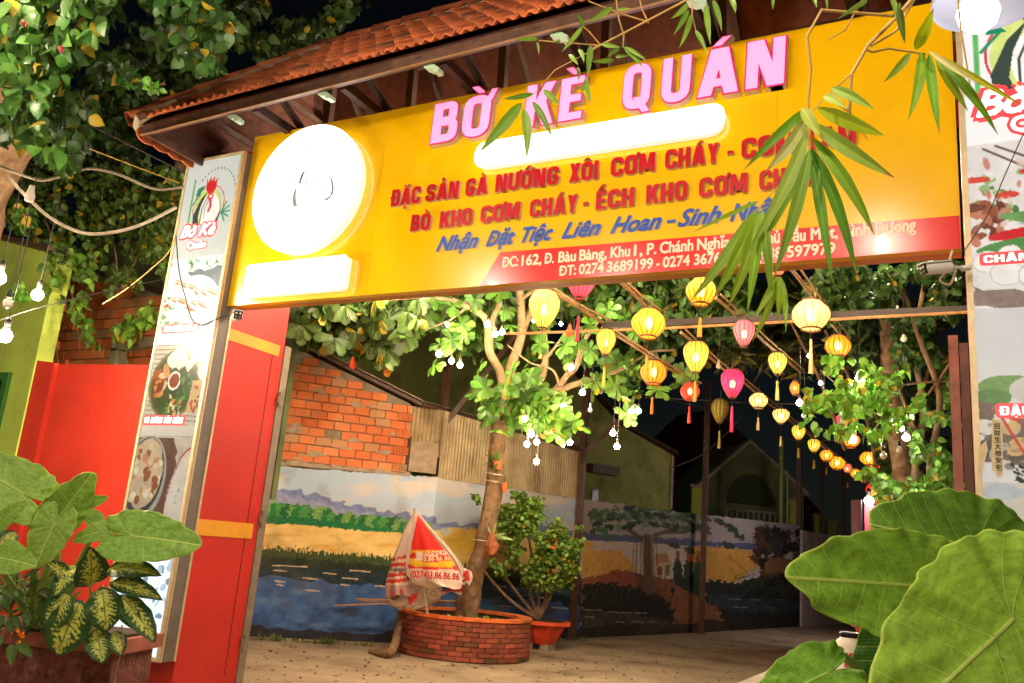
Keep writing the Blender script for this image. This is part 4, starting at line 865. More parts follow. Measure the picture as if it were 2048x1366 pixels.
for (u0, z0), (u1, z1) in zip(hp[:-1], hp[1:]): mb.beam(ha+hd*u0+[0, 0, z0+.05]+hn_*.15, ha+hd*u1+[0, 0, z1+.05]+hn_*.15, .4, .12)
mb.build('roof_trim', M('pale_gable_trim', (200, 204, 170), .8, var=.1), hh)
(uc, zc) = on_fac(1500, 1010, ha, hd); arc = [(uc+1.05*math.cos(t), zc+1.2*math.sin(t)) for t in np.linspace(0, math.pi, 16)]
MB().prism(arc[::-1]+[], ha+hn_*.003, hd, (0, 0, 1), hn_, .02).build('arch_shade_plate', M('arch_shade', (84, 92, 66), .9), hh)  # flat plate, shade of the arch put into its colour
MB().prism([(uc+1.2*math.cos(t), zc+1.36*math.sin(t)) for t in np.linspace(math.pi, 0, 16)]+[(uc+1.07*math.cos(t), zc+1.22*math.sin(t)) for t in np.linspace(0, math.pi, 16)], ha+hn_*.003, hd, (0, 0, 1), hn_, .1).build('arch_trim', m_gg, hh)
m_pil = M('yellow_green_pillar', (190, 196, 84), .8, var=.08)
for lab, x0, x1, y0, y1, D in (('tall yellow green pillar left of the chapel gable', 1384, 1407, 974, 1060, 29), ('yellow green pillar right of the chapel gable, beside a black pole', 1576, 1597, 1002, 1080, 30), ('short olive pillar above the whitish far wall', 1630, 1648, 1032, 1100, 34), ('smallest olive pillar with a pale edge, beyond the far wall', 1655, 1671, 1044, 1100, 36)):
    a = dep(x0, y0, D); b = dep(x1, y0, D); c = dep(x0, y1, D); t = thing('yellow_pillar', (a[0], a[1], 0), lab, 'pillar', 'pillars behind the mural wall'); w = np.linalg.norm(b-a); d = (b-a); d[2] = 0; d /= np.linalg.norm(d); nn = np.array([d[1], -d[0], 0])
    MB().prism([(0, 0), (w, 0), (w, a[2]), (0, a[2])], (a[0], a[1], 0), d, (0, 0, 1), -nn, w).build('shaft', m_pil, t); MB().prism([(-.06, a[2]), (w+.06, a[2]), (w+.06, a[2]+.1), (-.06, a[2]+.1)], np.array([a[0], a[1], 0])+nn*.06, d, (0, 0, 1), -nn, w+.12).build('cap', m_cement, t)
bl = thing('balustrade', dep(1500, 1040, 31.5), 'low dark balustrade with whitish openings under the chapel gable', 'balustrade')
a = dep(1452, 1041, 31.5); b = dep(1562, 1051, 31.5)
MB().beam(a, b, .1, .06).beam(a+[0, 0, .42], b+[0, 0, .42], .1, .06).build('rail', M('whitish_rail', (170, 160, 160), .8), bl)
for k in np.linspace(0, 1, 11): q = a+(b-a)*k; MB().beam(q+[0, 0, .03], q+[0, 0, .39], .06).build('baluster', MATS['whitish_rail'], bl)
gp_ = thing('green_pole', dep(1561, 1045, 27), 'thin green metal pole standing before the chapel gable', 'pole'); a = dep(1561, 1046, 27); b = dep(1566, 872, 27); a = np.array(a); b[0], b[1] = a[0], a[1]
MB().tube([(a[0], a[1], 0), (a[0], a[1], b[2])], .075, 10).tube([(a[0]+.2, a[1], 1), (a[0]+.2, a[1], b[2]-1.)], .03, 8).build('pipe', M('green_pipe', (116, 136, 74), .5, var=.1), gp_)
fw = thing('far_wall', (-4.4, 32, 0), 'whitish pink stained wall beyond the last black pole', 'wall')
a = np.array([-4.8, 29.3, 0]); b = np.array([-3.4, 39, 0]); d = (b-a)/np.linalg.norm(b-a); MB().prism([(0, 0), (9.8, 0), (9.8, 2.9), (4, 3.0), (0, 2.95)], a, d, (0, 0, 1), (-d[1], d[0], 0), .15).build('wall_face', M('stained_pinkish_plaster', (204, 186, 188), .9, var=.15, stain=(110, 92, 92), stain_amt=.5, stain_scale=.7), fw)
mw = thing('maroon_wall', dep(1750, 1060, 22), 'maroon wall with a lit lamp on top, at the far end of the lantern row', 'wall'); a = dep(1729, 1010, 22); b = dep(1790, 1010, 22)
MB().box2((a[0], a[1], 0), (b[0], b[1]+.4, a[2])).build('wall_face', M('maroon_paint', (150, 44, 56), .7, var=.1), mw)
ps = thing('pink_banner', dep(1713, 1040, 21), 'narrow pinkish lit banner left of the maroon wall', 'banner'); a = dep(1702, 1000, 21); b = dep(1720, 1078, 21)
MB().prism([(0, 0), (.24, .02), (.24, -.9), (0, -.95)], a, (1, 0, 0), (0, 0, 1), (0, 1, 0), .06).build('board', M('pink_banner_cloth', (214, 160, 196), .6, var=.1), ps)

# ================================================================== LEFT NEIGHBOUR
lh = thing('lime_house', (-11.5, 6.3, 0), 'lime green house wall with a darker green window frame at the left edge', 'house')
MB().prism([(-15, 0), (-9.965, 0), (-9.965, 4.70), (-11.3, 5.03), (-15, 5.9)], (0, 6.3, 0), (1, 0, 0), (0, 0, 1), (0, 1, 0), .22).build('wall', m_lime, lh)
MB().beam((-9.9, 6.25, 4.73), (-11.3, 6.25, 5.06), .3, .06).beam((-11.3, 6.25, 5.06), (-15, 6.25, 5.95), .3, .06).build('roof_edge', m_steel, lh)
mg = M('green_window_paint', (62, 120, 52), .5, var=.1, bump=.05); w = MB()
for q in (((-10.46, 6.25, .9), (-10.36, 6.298, 3.2)), ((-11.6, 6.25, 3.1), (-10.461, 6.298, 3.2)), ((-11.6, 6.25, .9), (-10.461, 6.298, 1.0))): w.box2(*q)
wf = w.build('window_frame', mg, lh); MB().box2((-11.6, 6.292, 1.), (-10.461, 6.299, 3.1)).build('dark_interior_sheet', m_black, wf)  # black sheet stands in for the dark interior behind the bars
for x in (-10.7, -10.95, -11.2): MB().tube([(x, 6.27, 1), (x, 6.27, 3.1)], .01).build('window_bar', m_steel, wf)
rw = thing('red_wall', (-8, 5.9, 0), 'plain orange red yard wall with a vertical groove, left of the light box', 'wall')
MB().prism([(-9.3, 0), (-8.98, 0), (-8.98, 3.2), (-9.3, 3.235)], (0, 5.9, 0), (1, 0, 0), (0, 0, 1), (0, 1, 0), .2).build('end_pilaster', m_orred, rw)
MB().prism([(-8.98, 0), (-8.86, 0), (-8.86, 3.185), (-8.98, 3.2)], (0, 5.95, 0), (1, 0, 0), (0, 0, 1), (0, 1, 0), .14).prism([(-8.86, 0), (-6.62, 0), (-6.62, 3.11), (-8.86, 3.18)], (0, 5.9, 0), (1, 0, 0), (0, 0, 1), (0, 1, 0), .2).build('wall_face', m_orred, rw)
lb = thing('side_brick_wall', (-11.4, 8, 3), 'hollow brick gable wall half hidden by a creeper, above the red wall', 'wall')
tL = lambda u: 5.42-.272*u
o_, d_, n_ = np.array([-12.75, 8., 0]), np.array([1., 0, 0]), np.array([0, -1., 0])
brickwork(lb, o_, d_, n_, .35, 3.6, 3.35, tL, .30, .15, ends=lambda u, r: (u < .62 and r % 2 == 0) or (u < 1.0 and u > .62 and r in (2, 6)))
mortar_wall(lb, o_-n_*.03, d_, n_, 0, 3.9, 1.5, tL)
MB().box2((-12.95, 7.9, 1.5), (-12.42, 8.05, 4.9)).build('concrete_column', m_cement, lb)
MB().beam(o_+[0, -.1, tL(0)+.05], o_+[4.6, -.1, tL(4.6)+.05], .3, .06).build('roof_edge', m_wood, lb)
ub = thing('dark_green_wall', (-10.5, 9.4, 3), 'dark green wall above the sloping brick gable at the left', 'wall'); MB().box2((-14, 9.2, 2), (-8.6, 9.3, 6.2)).build('wall_face', m_dkgreen, ub)
df = thing('door_frame', (-9.9, 7.3, 3), 'weathered grey timber frame standing above the red wall', 'frame'); a = ony(232, 722, 7.3); b = ony(330, 694, 7.3)
m_gt = M('grey_green_timber', (128, 128, 104), .85, var=.2, bump=.3)
MB().beam((a[0], 7.3, 2.8), (a[0], 7.3, b[2]), .12).build('post', m_gt, df); MB().beam((a[0]-.06, 7.3, b[2]+.03), (a[0]+1.7, 7.3, b[2]+.12), .12).build('lintel', m_gt, df); MB().beam((a[0]+.1, 7.3, b[2]-.05), (a[0]+.4, 7.3, b[2]-.5), .05).build('brace', m_gt, df)

# ================================================================== STEEL POSTS AND OVERHEAD BEAMS
def post(label, base, top, w, braces=()):
    t = thing('steel_post', (base[0], base[1], 0), label, 'post', 'steel posts carrying the lantern frame')
    MB().beam((base[0], base[1], 0), (top[0], top[1], top[2]), w).build('upright', m_steel, t)
    for a, b in braces: MB().beam(a, b, w*.8).build('brace', m_steel, t)
    MB().box2((base[0]-w, base[1]-w, 0), (base[0]+w, base[1]+w, .02)).build('foot_plate', m_steel, t); return t
b1 = onz(843, 1285); b1 = b1+np.array([.05, -.12, 0]); t1 = vert(885, 640, b1); Db = float(b1@F_)
post('brown steel post with a long diagonal brace, behind the umbrella', b1, (b1[0], b1[1], 5.6), .105, [(vert(862, 885, b1), vert(1048, 650, b1))])
b2 = onz(1143, 1279); post('brown steel post beside the potted bush, against the painted wall', b2, (b2[0], b2[1], 5.9), .12, [(vert(1170, 905, b2), vert(1256, 825, b2))])
b3 = onz(1402, 1268); post('black steel post in front of the painted banyan', b3, (b3[0], b3[1], 6.2), .12)
b4 = onz(1597, 1250); post('black steel post at the far end of the painting', b4, (b4[0], b4[1], 6.4), .15)
for lab, px, py, D in (('thin far post, first beyond the painting', 1644, 1130, 33), ('thin far post, second beyond the painting', 1688, 1110, 36)):
    q = dep(px, py, D); post(lab, (q[0], q[1], 0), (q[0], q[1], 7), .12)
fr = thing('overhead_frame', (-3, 9.5, 4.5), 'dark steel cross beams overhead that the lantern poles rest on', 'beam')
for y, z in ((9.2, 4.27),): MB().beam((-3.8, y, z), (1.2, y, z-.02), .05, .07).build('cross_beam', M('dark_beam_steel', (44, 34, 30), .6, var=.2), fr)
MB().tube([(-5.0, 9.0, 4.17), (-3, 9.05, 4.16), (.6, 9.1, 4.2)], .016, 6).build('conduit', m_bamboo, fr)
# ================================================================== LEAVES
def norm(a): return a/(np.linalg.norm(a, axis=-1, keepdims=True)+1e-9)
SH = {'ovate': ([0, .2, .5, .8, 1], [0, .32, .40, .19, 0]), 'ovate_near': ([0, .07, .2, .38, .58, .78, .92, 1], [0, .2, .36, .41, .36, .22, .08, 0]), 'obovate': ([0, .3, .65, .88, 1], [.02, .12, .25, .22, 0]), 'lance': ([0, .15, .5, .8, 1], [.01, .085, .1, .05, 0]), 'round': ([0, .2, .5, .8, 1], [0, .4, .5, .32, 0])}
def leaf_mesh(name, P, D_, N_, Ls, shape, cols, parent=None, m=None, fold=.25, curl=.25, kind=None):
    """many leaves as one mesh: P bases, D_ directions, N_ rough normals, Ls lengths, cols linear colours"""
    P = np.asarray(P, float); D_ = norm(np.asarray(D_, float)); N_ = np.asarray(N_, float); n = len(P)
    Sd = norm(np.cross(D_, N_)); Nn = np.cross(Sd, D_); ts, ws = SH[shape]; Ls = np.asarray(Ls, float)[:, None]; rows = []
    for k, (t, w) in enumerate(zip(ts, ws)):
        c = P + D_*Ls*t - Nn*Ls*curl*t*t
        if k in (0, len(ts)-1): rows.append(c[:, None])
        else: rows.append(np.stack([c-Sd*Ls*w+Nn*Ls*w*fold, c, c+Sd*Ls*w+Nn*Ls*w*fold], 1))
    V = np.concatenate(rows, 1); m_ = V.shape[1]; F = [(0, 1, 2), (0, 2, 3)]
    for r in range(len(ts)-3): a = 1+3*r; F += [(a, a+3, a+4, a+1), (a+1, a+4, a+5, a+2)]
    a = 1+3*(len(ts)-3); F += [(a, m_-1, a+1), (a+1, m_-1, a+2)]
    fs = [tuple(i+q*m_ for i in f) for q in range(n) for f in F]
    C = np.repeat(np.asarray(cols), m_, 0).reshape(n, m_, 3).copy(); C[:, [2]+[2+3*r for r in range(1, len(ts)-2)]] *= 1.25
    V = V.reshape(-1, 3)-(wloc(parent) if parent else 0)
    o = mesh(name, V, fs, m or m_leaf, parent, len(ts) > 5, np.clip(C.reshape(-1, 3), 0, 1))
    if kind: o['kind'] = kind
    return o
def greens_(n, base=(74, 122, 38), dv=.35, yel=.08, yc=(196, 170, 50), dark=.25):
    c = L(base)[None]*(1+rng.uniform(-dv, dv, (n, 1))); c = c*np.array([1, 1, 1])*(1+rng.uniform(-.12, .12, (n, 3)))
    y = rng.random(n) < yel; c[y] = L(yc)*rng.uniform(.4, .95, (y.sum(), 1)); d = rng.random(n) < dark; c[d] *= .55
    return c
def in_poly(P, x, y):
    ins = np.zeros(x.shape, bool); n = len(P)
    for i in range(n):
        x1, y1 = P[i]; x2, y2 = P[(i+1) % n]
        if y1 != y2: ins ^= ((y1 > y) != (y2 > y)) & (x < (x2-x1)*(y-y1)/(y2-y1)+x1)
    return ins
def mass(poly, D0, D1, n, clump=.012, thr=.42):
    """leaf positions filling a real volume whose outline is given as photo points, thinned into clumps"""
    xs, ys = zip(*poly); out = []
    while len(out) < n:
        x = rng.uniform(min(xs), max(xs), 4000); y = rng.uniform(min(ys), max(ys), 4000); k = in_poly(poly, x+rng.normal(0, 6, 4000), y+rng.normal(0, 6, 4000)) & (fbm(x*clump+n, y*clump+3, 3) > thr)
        D = rng.uniform(D0, D1, 4000); out += [dep(a, b, c) for a, b, c in zip(x[k], y[k], D[k])][:n-len(out)]
    return np.array(out)
def droop(n, down=.9, spread=.8): return norm(np.stack([rng.normal(0, spread, n), rng.normal(0, spread, n), -down+rng.normal(0, .45, n)], 1))
def rn(n, face=.8): return norm(rng.normal(0, .7, (n, 3))+np.array([.25, -.8, .35])*face)
def foliage(parent, poly, D0, D1, n, ln, shape='ovate', name='crown', base=(74, 122, 38), yel=.08, down=.9, thr=.42, clump=.012, dark=.25, yc=(196, 170, 50)):
    P = mass(poly, D0, D1, n, clump, thr); return leaf_mesh(name, P, droop(n, down), rn(n, .8), ln*rng.uniform(.65, 1.25, n), shape, greens_(n, base, yel=yel, dark=dark, yc=yc), parent, kind='stuff')
def branch(mb, pts, r0, r1, n=7, seg=5):
    """pts: photo x, y and forward distance; radii in photo pixels"""
    q = catm([dep(*p) for p in pts], seg); rr_ = [(r0+(r1-r0)*i/(len(q)-1))*pts[0][2]/FPX for i in range(len(q))]
    mb.tube(q, rr_, n)

# ------------------------------------------------------------------ tree in the round brick bed
tr = thing('shade_tree', onz(930, 1240, .5), 'leaning tree with large rosette leaves growing out of the round brick bed', 'tree')
D0 = 12.75; mb = MB()
q = catm([dep(928, 1262, 12.9), dep(932, 1230, 12.9), dep(948, 1150, 12.85), dep(966, 1095, 12.8), dep(988, 980, 12.8), dep(993, 905, 12.75), dep(1002, 840, 12.7), dep(1020, 780, 12.7)], 6)
rp = np.interp(np.linspace(0, 1, len(q)), [0, .12, .3, .5, .8, 1], [34, 26, 20, 18, 15.5, 13])
mb.tube(q, [r*12.7/FPX*(1+.05*math.sin(i*1.7)) for i, r in enumerate(rp)], 26)
for i in range(len(mb.v)):
    p = np.array(mb.v[i]); c_ = q[min(i//26, len(q)-1)]; a_ = i % 26; k_ = 1+.16*(float(vn(np.array(a_*.55), np.array((i//26)*.45)))-.5)+.1*(float(vn(np.array(a_*1.3+9), np.array((i//26)*.9)))-.5); mb.v[i] = tuple(c_+(p-c_)*k_)
mb.build('trunk', m_bark, tr, True)
limbs = [([(1012, 800, 12.7), (1000, 745, 12.6), (978, 700, 12.4), (972, 640, 12.2), (935, 612, 12.0), (905, 600, 11.9)], 10, 5),
         ([(978, 700, 12.4), (985, 640, 12.4), (1000, 600, 12.4), (998, 540, 12.4)], 7, 4),
         ([(1018, 790, 12.7), (1022, 735, 12.8), (1043, 665, 12.9), (1038, 560, 13)], 12, 8), ([(1043, 665, 12.9), (1070, 600, 13.2), (1095, 540, 13.5)], 8, 6),
         ([(1025, 785, 12.7), (1080, 760, 12.9), (1092, 700, 13), (1084, 640, 13)], 10, 5),
         ([(1030, 790, 12.7), (1100, 785, 12.8), (1160, 765, 12.9), (1200, 756, 13)], 10, 4), ([(1110, 782, 12.8), (1135, 750, 12.8), (1155, 730, 12.8), (1178, 655, 12.9)], 7, 4), ([(1150, 735, 12.8), (1165, 690, 12.8), (1200, 640, 12.9)], 4, 2),
         ([(1062, 757, 12.6), (1095, 715, 12.5), (1142, 650, 12.4)], 3.5, 2), ([(1200, 756, 13), (1250, 735, 13.1), (1300, 705, 13.2), (1350, 700, 13.2)], 4, 2), ([(1120, 775, 12.7), (1105, 740, 12.6), (1060, 725, 12.5), (1015, 690, 12.4)], 3, 1.5),
         ([(905, 600, 11.9), (850, 595, 11.8), (780, 600, 11.6)], 4, 2), ([(1040, 600, 13), (1080, 575, 12.7), (1140, 560, 12.5)], 4, 2), ([(935, 612, 12), (900, 640, 12.2), (850, 660, 12.4)], 3, 1.5), ([(1100, 785, 12.8), (1080, 830, 12.4), (1060, 850, 12.2)], 4, 2), ([(1190, 757, 13), (1240, 790, 13.1), (1260, 800, 13.2)], 3, 1.5)]
for pts, a, b in limbs: mb = MB(); branch(mb, pts, a, b, 8); mb.build('limb', m_bark2, tr, True)
def rosettes(name, spots, ln, base, yel=.05, nl=(8, 12), parent=tr, D=(12, 13), dark=.15, shape='obovate', up=.2):
    P = []; Dd = []; Nn = []; Ls = []
    for px, py in spots:
        c = dep(px, py, rng.uniform(*D)); ax = norm(np.array([rng.normal(0, .5), rng.normal(-.3, .4), rng.uniform(-.1, .6)])); a = norm(np.cross(ax, [0.3, .2, 1])); b = np.cross(ax, a); m_ = rng.integers(*nl)
        for k in range(m_):
            th = 2*math.pi*k/m_+rng.uniform(-.25, .25); d = norm(a*math.cos(th)+b*math.sin(th)+ax*rng.uniform(-.1, .5)+np.array([0, 0, -.45+up])); P.append(c); Dd.append(d); Nn.append(ax+rng.normal(0, .2, 3)); Ls.append(ln*rng.uniform(.7, 1.2))
    n = len(P); o = leaf_mesh(name, P, Dd, Nn, Ls, shape, greens_(n, base, yel=yel, dark=dark), parent, fold=.12, curl=.3, kind='stuff'); return o
def scatter(poly, n): 
    xs, ys = zip(*poly); out = []
    while len(out) < n:
        x, y = rng.uniform(min(xs), max(xs)), rng.uniform(min(ys), max(ys))
        if in_poly(poly, np.array([x]), np.array([y]))[0]: out.append((x, y))
    return out
LG = (84, 128, 44)
rosettes('leaf_cluster', scatter([(965, 770), (1010, 745), (1070, 755), (1120, 790), (1150, 830), (1168, 880), (1140, 895), (1100, 870), (1060, 850), (1030, 860), (1000, 870), (960, 840), (945, 790)], 46), .19, LG, D=(11.6, 12.6))
rosettes('leaf_cluster', [(830, 660), (905, 612), (870, 600), (925, 650), (880, 690), (905, 680), (950, 600), (1000, 585), (930, 670), (860, 640), (1010, 620), (1150, 665), (1130, 690), (1180, 700), (1215, 620), (1250, 635), (1270, 660), (1310, 600), (1105, 590), (1140, 715), (1180, 650), (1085, 620), (960, 735), (1045, 745), (1020, 650), (1080, 690), (870, 730)], .18, LG, D=(11.6, 12.6))
rosettes('leaf_cluster', scatter([(1190, 720), (1260, 690), (1330, 700), (1390, 760), (1350, 790), (1290, 790), (1250, 840), (1200, 820), (1180, 760)], 26), .2, (84, 120, 44), D=(12.5, 13.6))
rosettes('leaf_cluster', scatter([(590, 605), (860, 590), (850, 640), (780, 700), (740, 720), (700, 700), (640, 690), (590, 670)], 110), .24, (84, 112, 52), yel=.1, D=(11.5, 13), up=-.5, dark=.4)
rosettes('leaf_cluster', scatter([(850, 600), (1010, 590), (1180, 600), (1250, 700), (1230, 760), (1150, 740), (1080, 720), (1000, 730), (940, 720), (870, 700)], 34), .17, (84, 124, 44), D=(12.8, 14), dark=.3)
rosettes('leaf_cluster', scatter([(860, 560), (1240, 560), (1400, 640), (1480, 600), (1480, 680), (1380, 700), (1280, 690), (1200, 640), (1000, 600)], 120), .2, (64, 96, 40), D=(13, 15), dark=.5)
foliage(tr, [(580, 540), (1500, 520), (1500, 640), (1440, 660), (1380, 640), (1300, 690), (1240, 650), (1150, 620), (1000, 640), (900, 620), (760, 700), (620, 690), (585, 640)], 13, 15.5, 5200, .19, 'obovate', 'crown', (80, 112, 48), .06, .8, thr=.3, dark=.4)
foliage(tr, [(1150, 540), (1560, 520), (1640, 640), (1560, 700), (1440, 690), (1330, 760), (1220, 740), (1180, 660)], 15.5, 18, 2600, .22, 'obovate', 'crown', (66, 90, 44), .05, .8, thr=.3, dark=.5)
for px, py, c in ((707, 508+212, (200, 70, 30)), (776, 735, (206, 130, 50)), (781, 728, (196, 120, 44)), (1112, 845, (200, 60, 40)), (1140, 655, (226, 90, 40))):
    leaf_mesh('dead_leaf', [dep(px, py-10, 11.9)], [[0, 0, -1]], [[.3, -1, .2]], [.2], 'obovate', [L(c)], tr)
# pots of orchids tied to the trunk
for px, py in ((1000, 905), (985, 945)):
    pass
op = thing('hanging_orchid_pot', dep(1002, 925, 12.5), 'terracotta orchid pot tied high on the leaning trunk', 'pot')
mb = MB(); c = dep(996, 925, 12.52); mb.lathe([(.05, -.1), (.07, 0), (.075, .02)], c, 10); mb.build('pot', m_tile, op); leaf_mesh('orchid_leaves', [c]*7, [[.5, -.4, .6], [-.6, -.3, .5], [.1, -.6, .9], [.8, -.2, .1], [-.8, -.2, 0], [.2, -.8, -.3], [-.3, -.5, .8]], [[0, -.5, 1]]*7, [.25]*7, 'lance', greens_(7, LG), op)
ob = thing('hanging_orchid_pot', dep(1008, 965, 12.5), 'small orange orchid pot on the right of the trunk, below the first', 'pot')
mb = MB(); c = dep(1010, 968, 12.6); mb.lathe([(.03, -.12), (.055, 0), (.06, .02)], c, 10); mb.build('pot', m_tile, ob); leaf_mesh('orchid_leaves', [c]*5, [[.7, -.4, .6], [.6, -.3, .2], [.1, -.6, .9], [.8, -.2, -.3], [.2, -.2, .8]], [[0, -.5, 1]]*5, [.16]*5, 'lance', greens_(5, LG), ob)
bn = thing('orchid_bundle', dep(985, 1090, 12.4), 'brown orchid root bundle with pale leaves tied low on the trunk', 'orchid')
mb = MB(); c = dep(984, 1092, 12.5); mb.lathe([(.0, -.18), (.08, -.12), (.11, 0), (.07, .12), (.02, .2)], c, 9, wob=lambda t, z: 1+.2*math.sin(3*t+z*20)); mb.build('root_ball', M('coir_brown', (150, 86, 52), .95, var=.4, scale=20, bump=.8), bn)
leaf_mesh('orchid_leaves', [c+[0, 0, .12]]*5, [[.7, -.4, .3], [.2, -.3, .9], [.9, -.2, .1], [-.4, -.2, .8], [.3, -.5, .5]], [[0, -.8, .6]]*5, [.3, .25, .34, .2, .2], 'lance', greens_(5, (150, 170, 110), yel=0, dark=0), bn)
tw = thing('tie_wire', dep(990, 950, 12.5), 'pale wires wound round the leaning trunk', 'wire')
for py, x0, x1 in ((945, 972, 1006), (960, 972, 1004), (1078, 940, 990)):
    MB().tube(catm([dep(x0, py, 12.7), dep((x0+x1)/2, py+3, 12.5), dep(x1, py+6, 12.7)], 5), .006, 5).build('wire_loop', m_stick, tw)
# ------------------------------------------------------------------ round brick bed
ctr = onz(918, 1290); fc = onz(920, 1326); cR = 1.0; ctr = onz(920, 1326)+norm(np.array([F_[0], F_[1], 0]))*cR
bed = thing('round_brick_bed', (ctr[0], ctr[1], 0), 'round mossy brick planting bed with a thin orange rim, around the tree foot', 'planter'); HB = .60; nr = 8; bh = (HB-.06)/nr
MB().lathe([(cR-.03, -.01), (cR-.03, HB-.045)], (ctr[0], ctr[1], 0), 48, cap=False).lathe([(cR-.16, HB-.045), (cR-.16, .1)], (ctr[0], ctr[1], 0), 48, cap=False).build('mortar_ring', M('mossy_mortar', (54, 50, 32), .95, var=.4, scale=6, bump=.6), bed, True)
MB().lathe([(cR-.2, 0), (cR-.2, HB-.12), (0, HB-.06)], (ctr[0], ctr[1], 0), 32, cap=False).build('soil', m_earth, bed, True)
nb = 30; bm_ = [rough_brick('brick', 2*math.pi*cR/nb-.014, .09, bh-.011, m_brickd, 40+i) for i in range(5)]
for r in range(nr):
    for k in range(nb):
        th = 2*math.pi*(k+.5*(r % 2))/nb; rad_ = np.array([math.cos(th), math.sin(th), 0]); tg = np.array([-rad_[1], rad_[0], 0])
        if rad_[1] > .75: continue
        place(random.choice(bm_), 'brick', bed, ctr*[1, 1, 0]+rad_*(cR-.045+random.uniform(-.006, .006))+np.array([0, 0, .012+bh*(r+.5)]), (tg, -rad_, np.array([0, 0, 1.])), random.uniform(-.02, .02))
cap = [rough_brick('rim_brick', 2*math.pi*cR/50*.97, .2, .042, m_brick if 0 else rand_brick('orange_rim_brick', (206, 96, 44), (230, 120, 54), (150, 84, 44)) if 'orange_rim_brick' not in MATS else MATS['orange_rim_brick'], 60+i) for i in range(3)]
for k in range(50):
    th = 2*math.pi*k/50; rad_ = np.array([math.cos(th), math.sin(th), 0]); tg = np.array([-rad_[1], rad_[0], 0])
    place(random.choice(cap), 'rim_brick', bed, ctr*[1, 1, 0]+rad_*(cR-.085)+np.array([0, 0, HB-.02]), (tg, -rad_, np.array([0, 0, 1.])), 0)
wd = thing('weed', ctr+[.35, -.2, HB-.08], 'small weeds in the soil of the round brick bed', 'weed'); P = ctr+np.stack([rng.uniform(-.1, .7, 60), rng.uniform(-.5, .2, 60), np.full(60, HB-.08)], 1)
leaf_mesh('leaves', P, norm(rng.normal(0, .6, (60, 3))+[0, 0, 1]), rn(60), rng.uniform(.04, .1, 60), 'ovate', greens_(60, (150, 160, 60)), wd, kind='stuff')
lg = thing('timber_log', onz(765, 1300), 'dark fallen branch leaning at the left of the brick bed', 'branch'); MB().tube(catm([onz(742, 1303, .03), onz(772, 1300, .1)+[.1, 0, 0], dep(805, 1215, 13.4)], 6), [.05]*6+[.06]*7, 8).build('branch', m_bark, lg)
# ------------------------------------------------------------------ bougainvillea in its pot
pc = onz(1084, 1303); pc = pc+norm(np.array([F_[0], F_[1], 0]))*.3
pot = thing('flower_pot', (pc[0], pc[1], 0), 'wide red orange plastic pot holding the leafy bush, right of the brick bed', 'pot'); m_pot = M('red_orange_pot', (206, 66, 40), .5, var=.12, bump=.05)
MB().lathe([(.22, .10), (.30, .2), (.42, .42)], (pc[0], pc[1], 0), 8, cap=True).build('bowl', m_pot, pot); MB().lathe([(.40, .42), (.50, .42), (.51, .47), (.42, .475)], (pc[0], pc[1], 0), 8).build('rim', M('orange_rim', (232, 92, 52), .45, var=.08, bump=0), pot)
MB().lathe([(.40, .476), (0, .482)], (pc[0], pc[1], 0), 12, cap=False).build('soil', m_earth, pot)
for dx in (-.16, .14): MB().box2((pc[0]+dx-.1, pc[1]-.16, 0), (pc[0]+dx+.06, pc[1]+.16, .10)).build('supporting_block', m_mortar, pot)
Db = float(pc@F_-CP@F_); bs = thing('bougainvillea_bush', (pc[0], pc[1], .48), 'leafy bush with bare lower stems and a few orange flowers in the red pot', 'bush')
base = (1078, 1240, Db)
for pts in ([base, (1030, 1180, Db), (985, 1120, Db-.2), (960, 1060, Db-.4)], [base, (1050, 1160, Db), (1020, 1080, Db), (1005, 1020, Db)], [base, (1075, 1180, Db), (1060, 1090, Db), (1050, 1000, Db)], [base, (1095, 1180, Db), (1105, 1100, Db), (1110, 1040, Db)], [base, (1110, 1170, Db), (1140, 1100, Db), (1150, 1050, Db)], [base, (1020, 1200, Db-.2), (975, 1150, Db-.4), (960, 1120, Db-.4)]):
    mb = MB(); branch(mb, pts, 4, 1.6, 6); mb.build('stem', m_bark2, bs, True)
foliage(bs, [(975, 1010), (1010, 985), (1050, 975), (1085, 1010), (1075, 1060), (1120, 1040), (1160, 1030), (1165, 1080), (1150, 1140), (1120, 1180), (1060, 1170), (1010, 1150), (975, 1140), (960, 1100), (975, 1060)], Db-.6, Db+.4, 4600, .07, 'round', 'foliage', (116, 152, 64), .06, .3, thr=.43, clump=.035)
foliage(bs, [(935, 1000), (950, 990), (958, 1015), (945, 1025)], Db-.5, Db-.2, 40, .08, 'round', 'foliage', (120, 160, 70), .1, .3)
for px, py in ((1107, 1094),):
    c = dep(px, py, Db-.6); leaf_mesh('flower', [c]*6, norm(rng.normal(0, 1, (6, 3))), rn(6), [.045]*6, 'round', [L((236, 96, 50))]*6, bs, m_flower)
